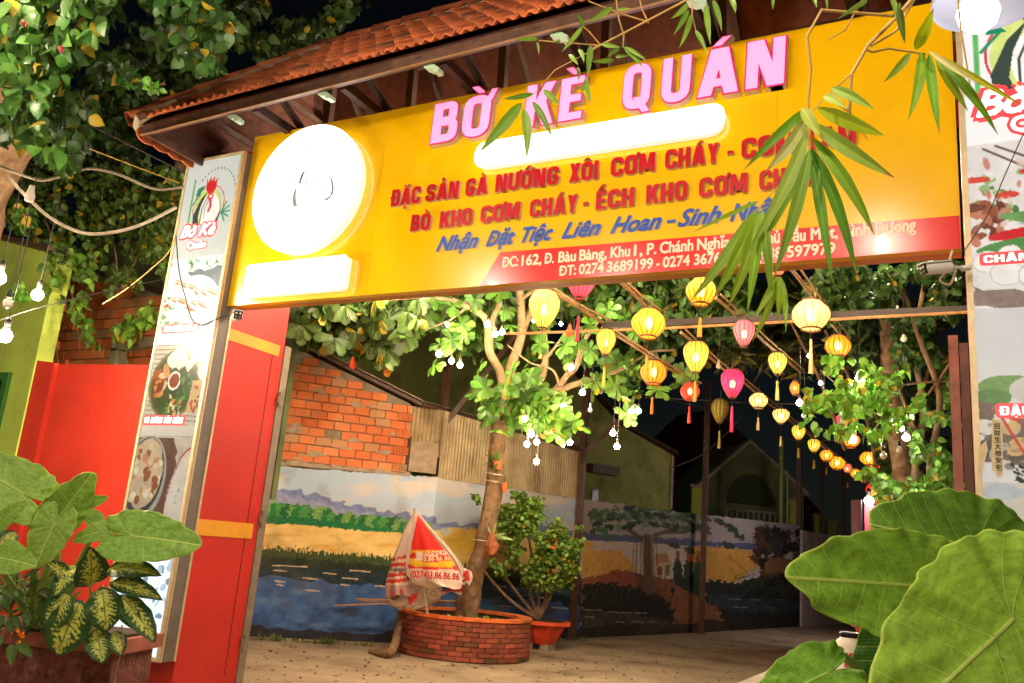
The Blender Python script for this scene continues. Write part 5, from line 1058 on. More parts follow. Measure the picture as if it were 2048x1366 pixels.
# ------------------------------------------------------------------ closed parasol
us = thing('closed_parasol', dep(832, 1225, 12.3), 'closed red and white printed parasol leaning in the round brick bed', 'parasol'); Du = 12.35
def gore(name, outline, D, bulge, paint, tilt=0.):
    """one hanging cloth gore: rows of outline from the tip to the hem (left x, right x, y), bulging toward the street"""
    nx, rowsn = 34, 46; ys = [r_[2] for r_ in outline]; t = np.linspace(0, 1, rowsn); yy = np.interp(t, np.linspace(0, 1, len(ys)), ys)
    lx = np.interp(t, np.linspace(0, 1, len(ys)), [r_[0] for r_ in outline]); rx = np.interp(t, np.linspace(0, 1, len(ys)), [r_[1] for r_ in outline]); vs = []; cs = []
    X = np.zeros((rowsn, nx)); Y = np.zeros((rowsn, nx))
    for j in range(rowsn):
        for i in range(nx):
            u = i/(nx-1); x = lx[j]+(rx[j]-lx[j])*u; y = yy[j]+3*math.sin(u*7+name.__hash__() % 3)*t[j]**2; X[j, i] = x; Y[j, i] = y
            vs.append(dep(x, y, D+tilt*t[j]-bulge*math.sin(math.pi*u)*t[j]**.8+.02*math.sin(u*17+t[j]*5)*t[j]))
    P = Paint(X, Y, (222, 206, 196)); paint(P); idx = np.arange(nx*rowsn).reshape(rowsn, nx); fs = np.stack([idx[:-1, :-1], idx[1:, :-1], idx[1:, 1:], idx[:-1, 1:]], -1).reshape(-1, 4)
    return mesh('canopy_gore', np.array(vs)-wloc(us), fs, m_cloth, us, True, np.clip(P.C.reshape(-1, 3), 0, 1))
def p_front(P):
    P.poly([(835, 1030), (812, 1145), (830, 1160), (935, 1160), (898, 1090), (850, 1030)], (222, 44, 40), var=.1, vs=.05); P.put((P.Y > 1137+.03*(P.X-815)), (224, 208, 196), 1, .08, .05)
    P.poly([(817, 1098), (830, 1101), (890, 1101), (906, 1104), (912, 1128), (900, 1136), (830, 1134), (812, 1126)], (238, 196, 50)); P.poly([(822, 1103), (850, 1107), (898, 1100), (904, 1110), (902, 1121), (860, 1124), (824, 1118)], (232, 214, 200)); P.ell(826, 1112, 7, 7, (206, 50, 44))
    P.put((P.X < np.interp(P.Y, [1025, 1150], [832, 814])), (228, 210, 200))
    P.poly([(845, 1113), (901, 1110), (902, 1122), (846, 1125)], (214, 60, 50))
gore('a', [(829, 833, 1026), (822, 858, 1062), (815, 885, 1095), (811, 908, 1125), (813, 921, 1148), (826, 926, 1165), (862, 922, 1176)], Du-.16, .16, p_front)
def p_left(P):
    for y0, y1 in ((1113, 1122), (1126, 1134), (1146, 1154), (1158, 1166)): P.put((P.Y > y0+.1*(790-P.X)) & (P.Y < y1+.1*(790-P.X)), (206, 64, 54), 1, .2)
    P.put((P.Y > 1136) & (P.Y < 1143), (120, 112, 104)); P.put(P.Y > 1170, (150, 60, 52), .5)
gore('b', [(826, 831, 1026), (808, 826, 1060), (795, 820, 1092), (783, 815, 1122), (775, 812, 1150), (770, 818, 1170), (772, 828, 1192)], Du-.02, .14, p_left)
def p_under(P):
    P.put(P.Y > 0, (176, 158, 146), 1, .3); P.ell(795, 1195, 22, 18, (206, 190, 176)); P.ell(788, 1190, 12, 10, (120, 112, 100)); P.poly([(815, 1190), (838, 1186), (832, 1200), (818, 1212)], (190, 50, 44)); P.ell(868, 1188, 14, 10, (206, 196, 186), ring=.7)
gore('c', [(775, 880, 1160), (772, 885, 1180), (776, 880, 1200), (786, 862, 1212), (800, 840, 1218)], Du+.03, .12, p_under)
def p_right(P): P.put(P.Y > 0, (220, 204, 192)); P.put((P.Y > 1160), (170, 44, 40), 1); P.put(P.Y > 1184, (214, 196, 184))
gore('d', [(832, 838, 1026), (858, 868, 1062), (884, 898, 1095), (905, 922, 1125), (915, 935, 1150), (900, 930, 1170), (880, 922, 1187)], Du-.03, .05, p_right)
gore('e', [(918, 928, 1135), (917, 942, 1142), (918, 946, 1152), (922, 944, 1162), (928, 940, 1168)], Du-.05, .03, lambda P: P.poly([(922, 1146), (936, 1140), (940, 1160), (928, 1164)], (206, 70, 60)))
MB().tube([dep(829, 1016, Du-.05), dep(831, 1030, Du-.05), dep(846, 1166, Du+.02), dep(855, 1229, Du-.04)], .019, 8).build('pole', M('worn_parasol_pole', (196, 180, 160), .6, var=.25, scale=20, bump=.1), us)
def flat_on(px0, py0, px1, py1, D, txt, cap_px, mat, name, bold=.03, sh=0):
    a = dep(px0, py0, D); b = dep(px1, py1, D-.02); u = b-a; w = np.linalg.norm(u); u /= w; n_ = norm(-F_); v = norm(np.cross(n_, u)) if np.cross(n_, u)[2] > 0 else norm(np.cross(u, n_)); mb = MB(); ftext(mb, txt, a, u, v, n_, 0, w, cap_px*D/FPX, bold, sh, lift=.0); mb.build(name, mat, us)
m_pr = M('red_cloth_print', (200, 40, 44), .7, var=.1, bump=0)
flat_on(821, 1154, 918, 1160, Du-.36, '(0274)3.86.86.86', 13, m_pr, 'phone_print'); flat_on(848, 1122, 901, 1120, Du-.345, '3.86 86 86', 8, m_text_cream, 'phone_print', .03); flat_on(846, 1110, 892, 1107, Du-.34, 'Thắng Lợi', 6.5, m_pr, 'name_print', .02, .4)
flat_on(783, 1193, 808, 1186, Du-.13, '(0274)', 9, m_pr, 'phone_print'); flat_on(790, 1122, 812, 1124, Du-.15, 'TAXI', 6, m_text_cream, 'name_print'); flat_on(928, 1143, 934, 1162, Du-.1, '0274', 7, m_pr, 'phone_print')
sk_ = thing('bamboo_stake', dep(740, 1205, 12.5), 'thin reddish stakes lying behind the parasol against the painted lake', 'stakes')
for a, b in (((668, 1211, 12.9), (962, 1200, 13)), ((712, 1198, 12.9), (960, 1204, 13)), ((720, 1202, 12.95), (950, 1208, 13))): MB().tube([dep(*a), dep(*b)], .012, 6).build('stake', m_bamboo, sk_)

# ------------------------------------------------------------------ creepers, street tree, hedge
m_trunk2 = m_bark
st = thing('street_tree', (-6.4, 4.2, 6), 'large tree hanging glossy leafy branches into the top left corner', 'tree')
for pts in ([(-60, 180, 6.6), (40, 120, 6.4), (150, 60, 6.2), (300, -40, 6)], [(40, 120, 6.4), (90, 220, 6.2), (130, 300, 6.1)], [(150, 60, 6.2), (210, 120, 6.1), (245, 150, 6), (290, 170, 6), (330, 168, 6)], [(300, -40, 6.6), (400, 20, 6.5), (430, 100, 6.5)], [(-60, 260, 6.8), (20, 280, 6.8), (60, 300, 6.8)]):
    mb = MB(); branch(mb, pts, 5, 2, 7); mb.build('limb', m_bark, st, True)
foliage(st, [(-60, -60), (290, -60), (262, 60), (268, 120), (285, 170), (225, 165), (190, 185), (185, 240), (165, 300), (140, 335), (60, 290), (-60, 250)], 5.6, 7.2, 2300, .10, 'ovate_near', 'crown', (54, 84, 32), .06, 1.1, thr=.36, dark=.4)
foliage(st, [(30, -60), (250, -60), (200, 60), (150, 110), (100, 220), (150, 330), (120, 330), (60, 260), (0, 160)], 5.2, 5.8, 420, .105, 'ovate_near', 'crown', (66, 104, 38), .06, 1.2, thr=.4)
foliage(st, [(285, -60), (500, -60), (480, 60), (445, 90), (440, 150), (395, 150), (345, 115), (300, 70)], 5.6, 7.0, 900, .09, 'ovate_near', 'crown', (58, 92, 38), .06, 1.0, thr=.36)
foliage(st, [(228, 130), (262, 125), (262, 160), (235, 160)], 5.9, 6.1, 22, .075, 'ovate', 'crown', (96, 160, 60), .05, .8, thr=0); foliage(st, [(270, 150), (320, 155), (315, 180), (272, 168)], 5.9, 6.1, 18, .07, 'ovate', 'crown', (110, 170, 60), .05, .8, thr=0)
for px, py in ((47, 47), (122, 98)):
    c = dep(px, py, 5.2); leaf_mesh('blossom', [c]*9, norm(rng.normal(0, 1, (9, 3))), rn(9), [.024]*9, 'round', [L((170, 76, 80))]*9, st, m_flower)
mb = MB(); g0 = dep(-75, 470, 8.0); mb.tube(catm([(g0[0]-.1, g0[1]-.1, 0), (g0[0], g0[1], 1.6), dep(-75, 470, 8.0), dep(-20, 330, 7.9), dep(25, 260, 7.8), dep(60, 120, 7.4), dep(90, -20, 7.0), dep(120, -200, 6.8)], 6), [.34]*7+[.3]*7+[.26]*7+[.24]*8+[.2]*7+[.12]*7, 14); mb.build('trunk', m_bark, st, True)
cr_ = thing('creeper', (-10, 7.6, 5), 'leafy creeper hanging down over the side brick gable', 'creeper')
foliage(cr_, [(0, 320), (140, 330), (380, 330), (372, 430), (340, 470), (330, 560), (300, 600), (250, 560), (200, 590), (180, 540), (130, 520), (60, 480), (0, 430)], 10.6, 11.6, 2600, .1, 'ovate', 'foliage', (84, 112, 44), .07, 1.0, thr=.38, clump=.02, dark=.4)
foliage(cr_, [(95, 480), (180, 500), (215, 560), (250, 640), (300, 600), (318, 620), (290, 650), (240, 700), (190, 690), (150, 640), (120, 600), (80, 560), (100, 530)], 10.5, 11.2, 420, .12, 'ovate', 'foliage', (110, 150, 56), .08, .9, thr=.44, clump=.03, dark=.2)
foliage(cr_, [(0, 400), (60, 420), (50, 440), (0, 455)], 8.8, 9.2, 60, .12, 'ovate', 'foliage', (96, 150, 56), .1, .9); foliage(cr_, [(0, 565), (40, 568), (50, 600), (0, 605)], 9.0, 9.5, 50, .1, 'ovate', 'foliage', (110, 170, 60), .1, .9)
for pts in ([(90, 440, 11), (130, 540, 10.9), (150, 620, 10.8), (160, 700, 10.8)], [(200, 420, 11), (230, 500, 10.9), (235, 600, 10.9)], [(60, 430, 11), (100, 600, 10.9), (118, 740, 10.8)], [(300, 400, 11), (290, 480, 10.9), (250, 560, 10.8)]): mb = MB(); branch(mb, pts, 2, 1.2, 5); mb.build('vine_stem', m_bark, cr_)
dk = thing('background_tree', (-9, 12, 8), 'dark dense tree beyond the left end of the gate roof', 'tree')
foliage(dk, [(180, 130), (480, -60), (760, -60), (700, 30), (650, 90), (420, 200), (270, 240), (290, 330), (380, 420), (160, 400), (110, 260)], 13, 17, 5200, .16, 'ovate', 'crown', (60, 84, 40), .04, .8, thr=.3, dark=.4)
mb = MB(); mb.tube([dep(300, 900, 15), dep(330, 500, 15), dep(400, 150, 15)], [.25, .2, .1], 8); mb.build('trunk', m_bark, dk, True)
hd_ = thing('hedge_tree', (-.8, 12, 0), 'dark thicket of climbing stems and small leaves along the right of the yard', 'tree')
for pts, a, b in (([(1830, 1100, 12), (1800, 900, 12), (1782, 760, 12), (1776, 640, 12), (1760, 560, 12)], 22, 15), ([(1850, 1080, 11), (1830, 960, 11), (1848, 820, 11), (1830, 700, 11), (1850, 560, 11)], 9, 5), ([(1880, 1080, 10), (1860, 940, 10), (1880, 800, 10), (1840, 680, 10), (1800, 560, 10)], 8, 4), ([(1900, 1000, 10), (1850, 900, 10.5), (1800, 780, 11), (1800, 700, 11.5)], 5, 3), ([(1760, 1000, 13), (1740, 860, 13), (1700, 760, 13), (1650, 660, 13)], 5, 3), ([(1905, 720, 10), (1870, 770, 10), (1855, 790, 10)], 3, 2), ([(1870, 1050, 11), (1820, 860, 11), (1870, 700, 11), (1860, 540, 11)], 6, 4), ([(1690, 900, 13), (1640, 760, 13), (1590, 660, 13), (1540, 560, 13)], 4, 2)):
    mb = MB(); branch(mb, pts, a, b, 9); mb.build('stem', m_bark, hd_, True)
foliage(hd_, [(1480, 505), (1925, 480), (1915, 640), (1880, 620), (1800, 640), (1740, 600), (1700, 640), (1640, 640), (1600, 600), (1520, 640), (1480, 620)], 9.5, 13, 6500, .11, 'ovate', 'crown', (66, 98, 44), .06, .9, thr=.36, dark=.4)
foliage(hd_, [(1640, 600), (1915, 600), (1915, 1010), (1780, 1010), (1760, 900), (1740, 760), (1680, 680)], 12.0, 15.5, 6000, .13, 'ovate', 'crown', (58, 84, 40), .08, .8, thr=.38, dark=.5)
foliage(hd_, [(1690, 560), (1915, 540), (1915, 800), (1850, 860), (1830, 760), (1760, 700), (1700, 640)], 10.5, 11.8, 1500, .1, 'ovate', 'crown', (72, 108, 46), .06, .9, thr=.46, dark=.35)
foliage(hd_, [(1840, 780), (1915, 770), (1915, 900), (1890, 960), (1830, 940), (1820, 880)], 9.5, 10.6, 300, .1, 'ovate', 'crown', (96, 140, 54), .1, 1, thr=.45, clump=.03)
foliage(hd_, [(1730, 940), (1790, 930), (1830, 960), (1915, 900), (1915, 1010), (1760, 1010)], 9.5, 11.5, 420, .1, 'ovate', 'crown', (100, 150, 56), .1, 1, thr=.42, clump=.03)
sp = thing('spiny_palm', dep(1500, 700, 15), 'fine spiky bamboo foliage hanging dark behind the lanterns', 'bamboo')
P = mass([(1400, 600), (1700, 560), (1720, 720), (1620, 760), (1560, 740), (1500, 720), (1420, 740)], 14, 17, 1500, .02, .4); leaf_mesh('foliage', P, droop(1500, .5, 1.), rn(1500), rng.uniform(.18, .34, 1500), 'lance', greens_(1500, (88, 96, 54), yel=.1), sp, kind='stuff')
pn = thing('pinnate_tree', dep(1690, 820, 9.5), 'bright green drooping branch with paired leaves and yellow tips, right of the lantern row', 'tree')
for pts in ([(1920, 760, 9.6), (1800, 770, 9.5), (1740, 790, 9.5), (1690, 780, 9.5), (1640, 740, 9.5)], [(1740, 790, 9.5), (1700, 830, 9.4), (1660, 870, 9.4)], [(1800, 770, 9.5), (1760, 840, 9.4), (1740, 880, 9.4)], [(1700, 800, 9.5), (1760, 830, 9.5), (1810, 830, 9.5)]): mb = MB(); branch(mb, pts, 2.4, 1, 5); mb.build('twig', m_bark2, pn)
foliage(pn, [(1610, 720), (1700, 700), (1760, 740), (1840, 740), (1850, 800), (1790, 850), (1745, 880), (1720, 850), (1690, 870), (1650, 860), (1615, 830), (1600, 770)], 8.6, 9.8, 760, .095, 'ovate', 'foliage', (104, 156, 50), .08, 1.3, thr=.42, clump=.03, dark=.15)
foliage(pn, [(1715, 960), (1740, 935), (1790, 945), (1800, 985), (1760, 1000), (1725, 990)], 8.6, 9.4, 150, .09, 'ovate', 'foliage', (110, 160, 56), .15, 1.3, thr=.35)
wt = thing('wall_foot_weeds', onz(620, 1285), 'scrappy weeds along the foot of the painted wall', 'weeds')
P = []; 
for px0, px1, n_ in ((505, 740, 110), (540, 560, 60), (640, 670, 70), (1080, 1180, 40)):
    for i in range(n_): px = rng.uniform(px0, px1); P.append(onz(px, np.interp(px, [505, 743, 1142], [1277, 1291, 1281])+rng.uniform(0, 4)))
n_ = len(P); leaf_mesh('leaves', P, norm(rng.normal(0, .6, (n_, 3))+[0, 0, .8]), rn(n_), rng.uniform(.04, .13, n_), 'lance', greens_(n_, (90, 110, 50)), wt, kind='stuff')
# ================================================================== LANTERNS
LC = {'orange': (255, 150, 40), 'amber': (255, 176, 50), 'yellow': (248, 216, 90), 'lime': (226, 226, 110), 'pink': (255, 84, 130), 'magenta': (255, 50, 120), 'mauve': (214, 120, 140), 'cream': (255, 224, 150), 'red': (255, 60, 44), 'olive': (176, 160, 60), 'rose': (255, 150, 140)}
def cloth_mat(c, lit):
    n = 'lantern_cloth_'+c+('' if lit else '_unlit')
    if n in MATS: return MATS[n]
    m, nt, p = _pb(n); N = nt.nodes; K = nt.links; col = (*L(LC[c]), 1)
    p.inputs['Base Color'].default_value = col; p.inputs['Roughness'].default_value = .6
    if lit:
        p.inputs['Emission Color'].default_value = col; p.inputs['Emission Strength'].default_value = .42
    t = N.new('ShaderNodeBsdfTranslucent'); t.inputs[0].default_value = col; tp = N.new('ShaderNodeBsdfTransparent'); tp.inputs[0].default_value = (1, .93, .8, 1)
    a = N.new('ShaderNodeMixShader'); a.inputs[0].default_value = .45; K.new(p.outputs[0], a.inputs[1]); K.new(t.outputs[0], a.inputs[2])
    wv = N.new('ShaderNodeTexNoise'); wv.inputs['Scale'].default_value = 90; tc = N.new('ShaderNodeTexCoord'); K.new(tc.outputs['Object'], wv.inputs['Vector'])
    mr = N.new('ShaderNodeMapRange'); mr.inputs['To Min'].default_value = .02; mr.inputs['To Max'].default_value = .16 if lit else .06; K.new(wv.outputs['Fac'], mr.inputs['Value'])
    b = N.new('ShaderNodeMixShader'); K.new(mr.outputs[0], b.inputs[0]); K.new(a.outputs[0], b.inputs[1]); K.new(tp.outputs[0], b.inputs[2]); K.new(b.outputs[0], N['Material Output'].inputs[0])
    MATS[n] = m; return m
m_lb = E('lantern_bulb_glow', (255, 214, 150), 22.0, (255, 240, 220)); m_rib = M('lantern_rib', (84, 52, 26), .6, var=.1, bump=0)
def lantern(px, py, w, h, shape, c, label, lit=True, tassel=None, D=None, hang=None, z=4.0):
    P = dep(px, py, D) if D else onz(px, py, z); D = float((P-CP)@F_); W = w*D/FPX/2; H = h*D/FPX*1.02
    t = thing('silk_lantern', P, label, 'lantern', 'silk lanterns hung over the yard')
    if shape == 'oblate': prof = [(W*(.36+.64*math.sin(math.pi*(.07+.86*k/12))), -H/2+H*k/12) for k in range(13)]
    else: prof = [(W*(.30+.0*k+(.72*math.sin(math.pi*.5*min(1, k/8.5)) if k <= 8.5 else .72*math.cos(math.pi*.5*min(1, (k-8.5)/5.2)))), -H/2+H*k/12) for k in range(13)]
    nr = 14; wob = lambda a, zz: 1-.045*abs(math.sin(a*nr/2))**.6 if False else 1-.05*(1-abs(math.cos(a*nr/2)))
    MB().lathe(prof, P, nr*4, cap=False, wob=wob).build('lamp_shade', cloth_mat(c, lit), t, True)
    rb = MB()
    for k in range(nr):
        a = 2*math.pi*k/nr; rb.tube([P+np.array([r*1.01*math.cos(a), r*1.01*math.sin(a), zz]) for r, zz in prof], max(.003, .8*D/FPX), 4, cap=False)
    rb.build('rib_cage', m_rib, t)
    MB().lathe([(prof[-1][0]*1.03, H/2-.012), (prof[-1][0]*1.03, H/2+.014)], P, 16).build('top_ring', m_rib, t); MB().lathe([(prof[0][0]*1.05, -H/2-.014), (prof[0][0]*1.05, -H/2+.01)], P, 16, cap=False).build('bottom_ring', m_rib, t)
    hy = hang if hang else H*.45
    MB().tube([P+[0, 0, H/2+.01], P+[.01, 0, H/2+hy]], .006, 5).tube([P+[-prof[-1][0], 0, H/2], P+[0, 0, H/2+.07], P+[prof[-1][0], 0, H/2]], .003, 4).build('cord', m_wire, t)
    if lit: MB().lathe([(.0, -.05*3*W), (.13*W, -.3*W), (.24*W, -.1*W), (.24*W, .15*W), (.1*W, .4*W), (0, .45*W)], P+[0, 0, -H*.02], 10).build('bulb', m_lb, t, True)
    if tassel:
        ty, tl = tassel[0]*D/FPX, tassel[1]*D/FPX; tm = M('tassel_'+c, tuple(int(v*.85) for v in LC[c]), .7, var=.2, scale=40, bump=.2); g_ = MB()
        g_.tube([P+[0, 0, -H/2], P+[0, 0, -ty]], .003, 4); g_.build('tassel_cord', m_wire, t)
        MB().lathe([(.006, -ty), (.015, -ty-.02), (.012, -ty-.05), (.018, -ty-tl*.5), (.022, -ty-tl)], P, 8, wob=lambda a, zz: 1+.15*math.sin(a*4+zz*50)).build('tassel', tm, t)
    return t
LN = [
 (1088, 620, 60, 74, 'drop', 'lime', 'pale lime green drop shaped lantern, leftmost of all, in front of the tree limbs', True, (90, 10)),
 (1162, 560, 66, 74, 'drop', 'pink', 'pink red drop lantern cut off by the lower edge of the yellow sign', True, (75, 52)),
 (1297, 647, 68, 54, 'oblate', 'amber', 'large amber squat lantern on the second pole, above a lower orange one', True, (66, 50)),
 (1402, 583, 60, 50, 'oblate', 'amber', 'amber squat lantern just under the sign, partly behind bamboo leaves', True, (54, 40)),
 (1212, 685, 38, 50, 'drop', 'yellow', 'small yellow drop lantern right of the leafy branch, left of the large amber one', True, (50, 40)),
 (1392, 715, 50, 60, 'drop', 'yellow', 'yellow drop lantern hanging directly over the small red one', True, (48, 42)),
 (1307, 745, 52, 44, 'oblate', 'orange', 'orange squat lantern, directly below the large amber squat one', True, (50, 34)),
 (1488, 668, 42, 50, 'drop', 'mauve', 'dull mauve drop lantern under the dangling bamboo tips', True, None),
 (1465, 768, 45, 54, 'drop', 'magenta', 'bright magenta drop lantern with a long pink tassel', True, (45, 52)),
 (1380, 783, 38, 32, 'oblate', 'red', 'small red squat lantern half hidden by dark leaves', True, (30, 34)),
 (1555, 728, 36, 42, 'drop', 'lime', 'olive lime drop lantern with a narrow tassel, high right of the magenta one', True, (34, 40)),
 (1622, 630, 74, 56, 'oblate', 'cream', 'biggest cream squat lantern, right of the bamboo tips', True, (50, 70)),
 (1676, 692, 50, 40, 'oblate', 'orange', 'orange squat lantern just below right of the biggest cream one', True, None),
 (1440, 823, 34, 44, 'drop', 'olive', 'dark unlit olive drop lantern in front of the brown gable', False, (38, 36)),
 (1517, 801, 37, 28, 'oblate', 'cream', 'cream squat lantern, first of the long receding row', True, (34, 26)),
 (1562, 833, 33, 27, 'drop', 'cream', 'cream wide lantern, second of the long receding row', True, (40, 20)),
 (1597, 866, 26, 29, 'drop', 'yellow', 'pale yellow drop lantern, third of the long receding row', True, (30, 20)),
 (1628, 892, 24, 26, 'drop', 'yellow', 'pale yellow drop lantern, fourth of the long receding row', True, (28, 18)),
 (1653, 911, 26, 21, 'oblate', 'amber', 'amber squat lantern, fifth of the long receding row', True, (24, 14)),
 (1674, 926, 31, 24, 'oblate', 'amber', 'largest amber squat lantern low in the receding row, before a pink one', True, None),
 (1695, 938, 17, 20, 'drop', 'rose', 'pale pink lantern between two amber ones low in the receding row', True, (26, 12)),
 (1711, 947, 21, 17, 'oblate', 'amber', 'small amber squat lantern between two pink ones in the receding row', True, None),
 (1727, 958, 17, 18, 'drop', 'rose', 'tiny pale pink lantern low in the receding row, before the red ones', True, None),
 (1741, 980, 18, 24, 'oblate', 'red', 'small red lantern just above the lit lamp on the maroon wall', True, None),
 (1758, 1000, 22, 22, 'oblate', 'red', 'red lantern lowest in the row, touching the green leaves', True, None),
 (1590, 776, 20, 26, 'oblate', 'orange', 'dim orange lantern half behind the bright green branch', True, None),
 (1700, 880, 38, 28, 'oblate', 'orange', 'orange squat lantern under the bright green branch, beside a white bulb', True, None),
 (1738, 917, 36, 24, 'oblate', 'amber', 'amber lantern crossed by dark leaves, right of the receding row', True, None),
 (1750, 930, 22, 18, 'oblate', 'red', 'small red lantern overlapping the amber one crossed by leaves', True, None),
 (1792, 865, 36, 26, 'oblate', 'red', 'red lantern behind leaves beside two bright bulbs at the right', True, None),
 (1684, 845, 26, 28, 'drop', 'pink', 'pink lantern glowing through the bright green branch', True, None),
 (1553, 530, 50, 46, 'drop', 'rose', 'salmon pink drop lantern peeking below the sign behind the bamboo fan', True, None),
]
for q in LN: lantern(*q[:7], lit=q[7], tassel=q[8])
# bamboo poles the lanterns hang from
bp = 0
POLES = [('leftmost bamboo pole over the yard, carrying the lime lantern', (1060, 560), (1215, 648), 4.32), ('bamboo pole with a kink above the amber lanterns', (1215, 545), (1310, 625), 4.35), ('thin bamboo pole behind the small yellow drop lantern', (1205, 655), (1395, 770), 4.3), ('bamboo pole carrying the yellow drop lantern toward the receding row', (1362, 665), (1480, 765), 4.38), ('bamboo pole running over the mauve lantern', (1430, 595), (1600, 745), 4.38), ('long bamboo pole of the receding lantern row', (1470, 752), (1735, 965), 4.3), ('bamboo pole at the right above the cream lantern', (1580, 535), (1690, 680), 4.4)]
for lab, a, b, z in POLES:
    A_, B_ = onz(*a, z), onz(*b, z); t = thing('bamboo_pole', A_, lab, 'pole', 'bamboo poles carrying the lanterns'); d = B_-A_; Ln = np.linalg.norm(d); k = max(6, int(Ln/.35)); pts = []; rr_ = []
    for i in range(k+1):
        for e_, s_ in ((-.012, 1.), (0, 1.22), (.012, 1.)): pts.append(A_+d*np.clip(i/k+e_/Ln, 0, 1)+[0, 0, .012*math.sin(i*.9)]); rr_.append(.019*s_)
    pts = [p+d/Ln*.0005*i for i, p in enumerate(pts)]
    MB().tube(pts, rr_, 7).build('culm', m_bamboo, t)
    MB().tube([A_+[.06, 0, .03], (A_+B_)/2+[.07, 0, .0], B_+[.06, 0, .03]], .012, 6).build('second_culm', m_bamboo, t)

# ================================================================== BARE BULBS
def bulb(px, py, D, label, lit=True, wire=.8, r=.036, cool=False, tilt=0., pl=0):
    P = dep(px, py, D); t = thing('hanging_bulb', P, label, 'light bulb', 'bare bulbs on cables')
    MB().lathe([(r*math.sin(a_), -r*math.cos(a_)) for a_ in np.linspace(.02, 2.45, 9)], P, 14).build('glass', (m_bulbL if px < 100 else m_bulbc if cool else m_bulb) if lit else m_bulboff, t, True)
    MB().lathe([(r*.66, r*.78), (r*.5, r*1.15), (r*.44, r*1.4)], P, 12).build('collar', m_white, t, True)
    MB().lathe([(r*.46, r*1.38), (r*.5, r*2.4), (r*.3, r*2.9)], P, 10).build('socket', m_white if not lit and D > 9 else m_wire, t, True)
    MB().tube([P+[0, 0, r*2.8], P+[.01, 0, r*2.8+wire*.5], P+[tilt, 0, r*2.8+wire]], .0045, 4).build('cord', m_wire, t)
    return t
BL = [
 (75, 590, 7.2, 'lit bulb in front of the edge between lime wall and brick column', 1, .8, .045), (10, 672, 6.6, 'lit bulb lowest at the left edge before the lime wall', 1, 1., .05), (-2, 556, 6.8, 'lit bulb cut by the left edge of the picture, higher than its neighbour', 1, .8, .05),
 (15, 607, 6.2, 'unlit bulb hanging between the two lit ones at the left edge', 0, .9, .035),
 (975, 648, 11.7, 'lit bulb, upper left of a trio on the tree limb', 1, .4, .036), (990, 668, 11.7, 'lit bulb, lowest of the trio on the tree limb', 1, .5, .036), (1004, 664, 11.8, 'lit bulb, right of the trio on the tree limb', 1, .5, .036),
 (878, 708, 11.6, 'lit bulb on the steel post with the brace, leftmost of its trio', 1, .7, .04), (903, 722, 11.7, 'lit bulb in the middle of the trio beside the braced post', 1, .5, .038), (920, 730, 11.7, 'lit bulb, right and lowest of the trio beside the braced post', 1, .5, .038),
 (857, 648, 12, 'small lit bulb among leaves left of the braced post top', 1, .3, .025), (896, 650, 12, 'small lit bulb among leaves right of the braced post top', 1, .3, .03), (1068, 641, 12.4, 'lit bulb peeking behind the leftmost lantern', 1, .3, .028), (1122, 648, 12.6, 'lit bulb seen through leaves right of the leftmost lantern', 1, .3, .026),
 (1142, 735, 12, 'lit bulb with glowing leaves around it on the right limb', 1, .6, .042), (1165, 785, 12, 'lit bulb hanging free below the right limb', 1, .5, .038), (1127, 812, 12, 'lit bulb at the upper right edge of the bright rosette leaves', 1, .4, .04),
 (1050, 838, 11.4, 'lit bulb in front of the rosette leaves, over the trunk', 1, .3, .034), (1062, 868, 11.4, 'brightest lit bulb low in the rosette leaves', 1, .3, .044), (1054, 888, 11.4, 'lit bulb lower left of the brightest bulb', 1, .3, .036), (1073, 884, 11.5, 'lit bulb right of the brightest bulb pair', 1, .3, .036), (1073, 923, 11.6, 'lit bulb lowest under the rosette leaves, before the corrugated sheets', 1, .4, .036), (1140, 885, 11.8, 'lit bulb at the right tip of the rosette leaves', 1, .4, .036),
 (1263, 822, 13, 'lit bulb, left of the close pair under the orange lantern', 1, .8, .04), (1277, 822, 13, 'lit bulb, right of the close pair under the orange lantern', 1, .8, .04), (1226, 866, 13, 'lit bulb against the olive house, upper one', 1, 1., .042), (1234, 893, 13, 'lit bulb against the olive house, lower one', 1, 1.2, .042), (1180, 820, 12.4, 'dimly lit narrow bulb on a long cord beside the right limb', 0, .9, .034),
 (1437, 733, 10.5, 'unlit bulb between the yellow and mauve lanterns', 0, .6, .03), (1599, 806, 11, 'lit bulb left of the bright green branch', 1, .8, .038), (1608, 832, 11, 'unlit bulb just below the lit one left of the green branch', 0, .5, .03), (1619, 712, 11, 'small lit bulb beside the tassel of the biggest cream lantern', 1, .5, .026),
 (1718, 757, 9, 'lit cool white bulb above the bright green branch', 1, .5, .036), (1641, 766, 10, 'small lit bulb showing through the green branch', 1, .3, .022), (1647, 792, 10, 'tiny lit bulb low inside the green branch', 1, .3, .018), (1706, 879, 9.6, 'lit bulb in front of the orange lantern under the branch', 1, .4, .04),
 (1803, 857, 9.4, 'lit cool bulb, upper of the bright pair at the right', 1, .5, .026), (1812, 875, 9.3, 'lit cool bulb, lower and larger of the bright pair at the right', 1, .9, .036), (1767, 912, 9, 'unlit clear bulb on a looped cord, left of its neighbour', 0, .8, .036), (1799, 901, 9, 'unlit bulb just under the bright cool pair', 0, .5, .034), (1808, 678, 9, 'unlit bulb against the pale tree trunk', 0, .4, .034), (1795, 626, 9.5, 'unlit bulb highest among the dark hedge leaves', 0, .3, .03),
 (1738, 1002, 21.5, 'lit lamp on top of the maroon wall', 1, .1, .11), (1860, 992, 10, 'lit bulb just above the elephant ear leaf at the right', 1, .4, .03)]
for q in BL: bulb(q[0], q[1], q[2], q[3], bool(q[4]), q[5], q[6], cool=q[0] > 1590)
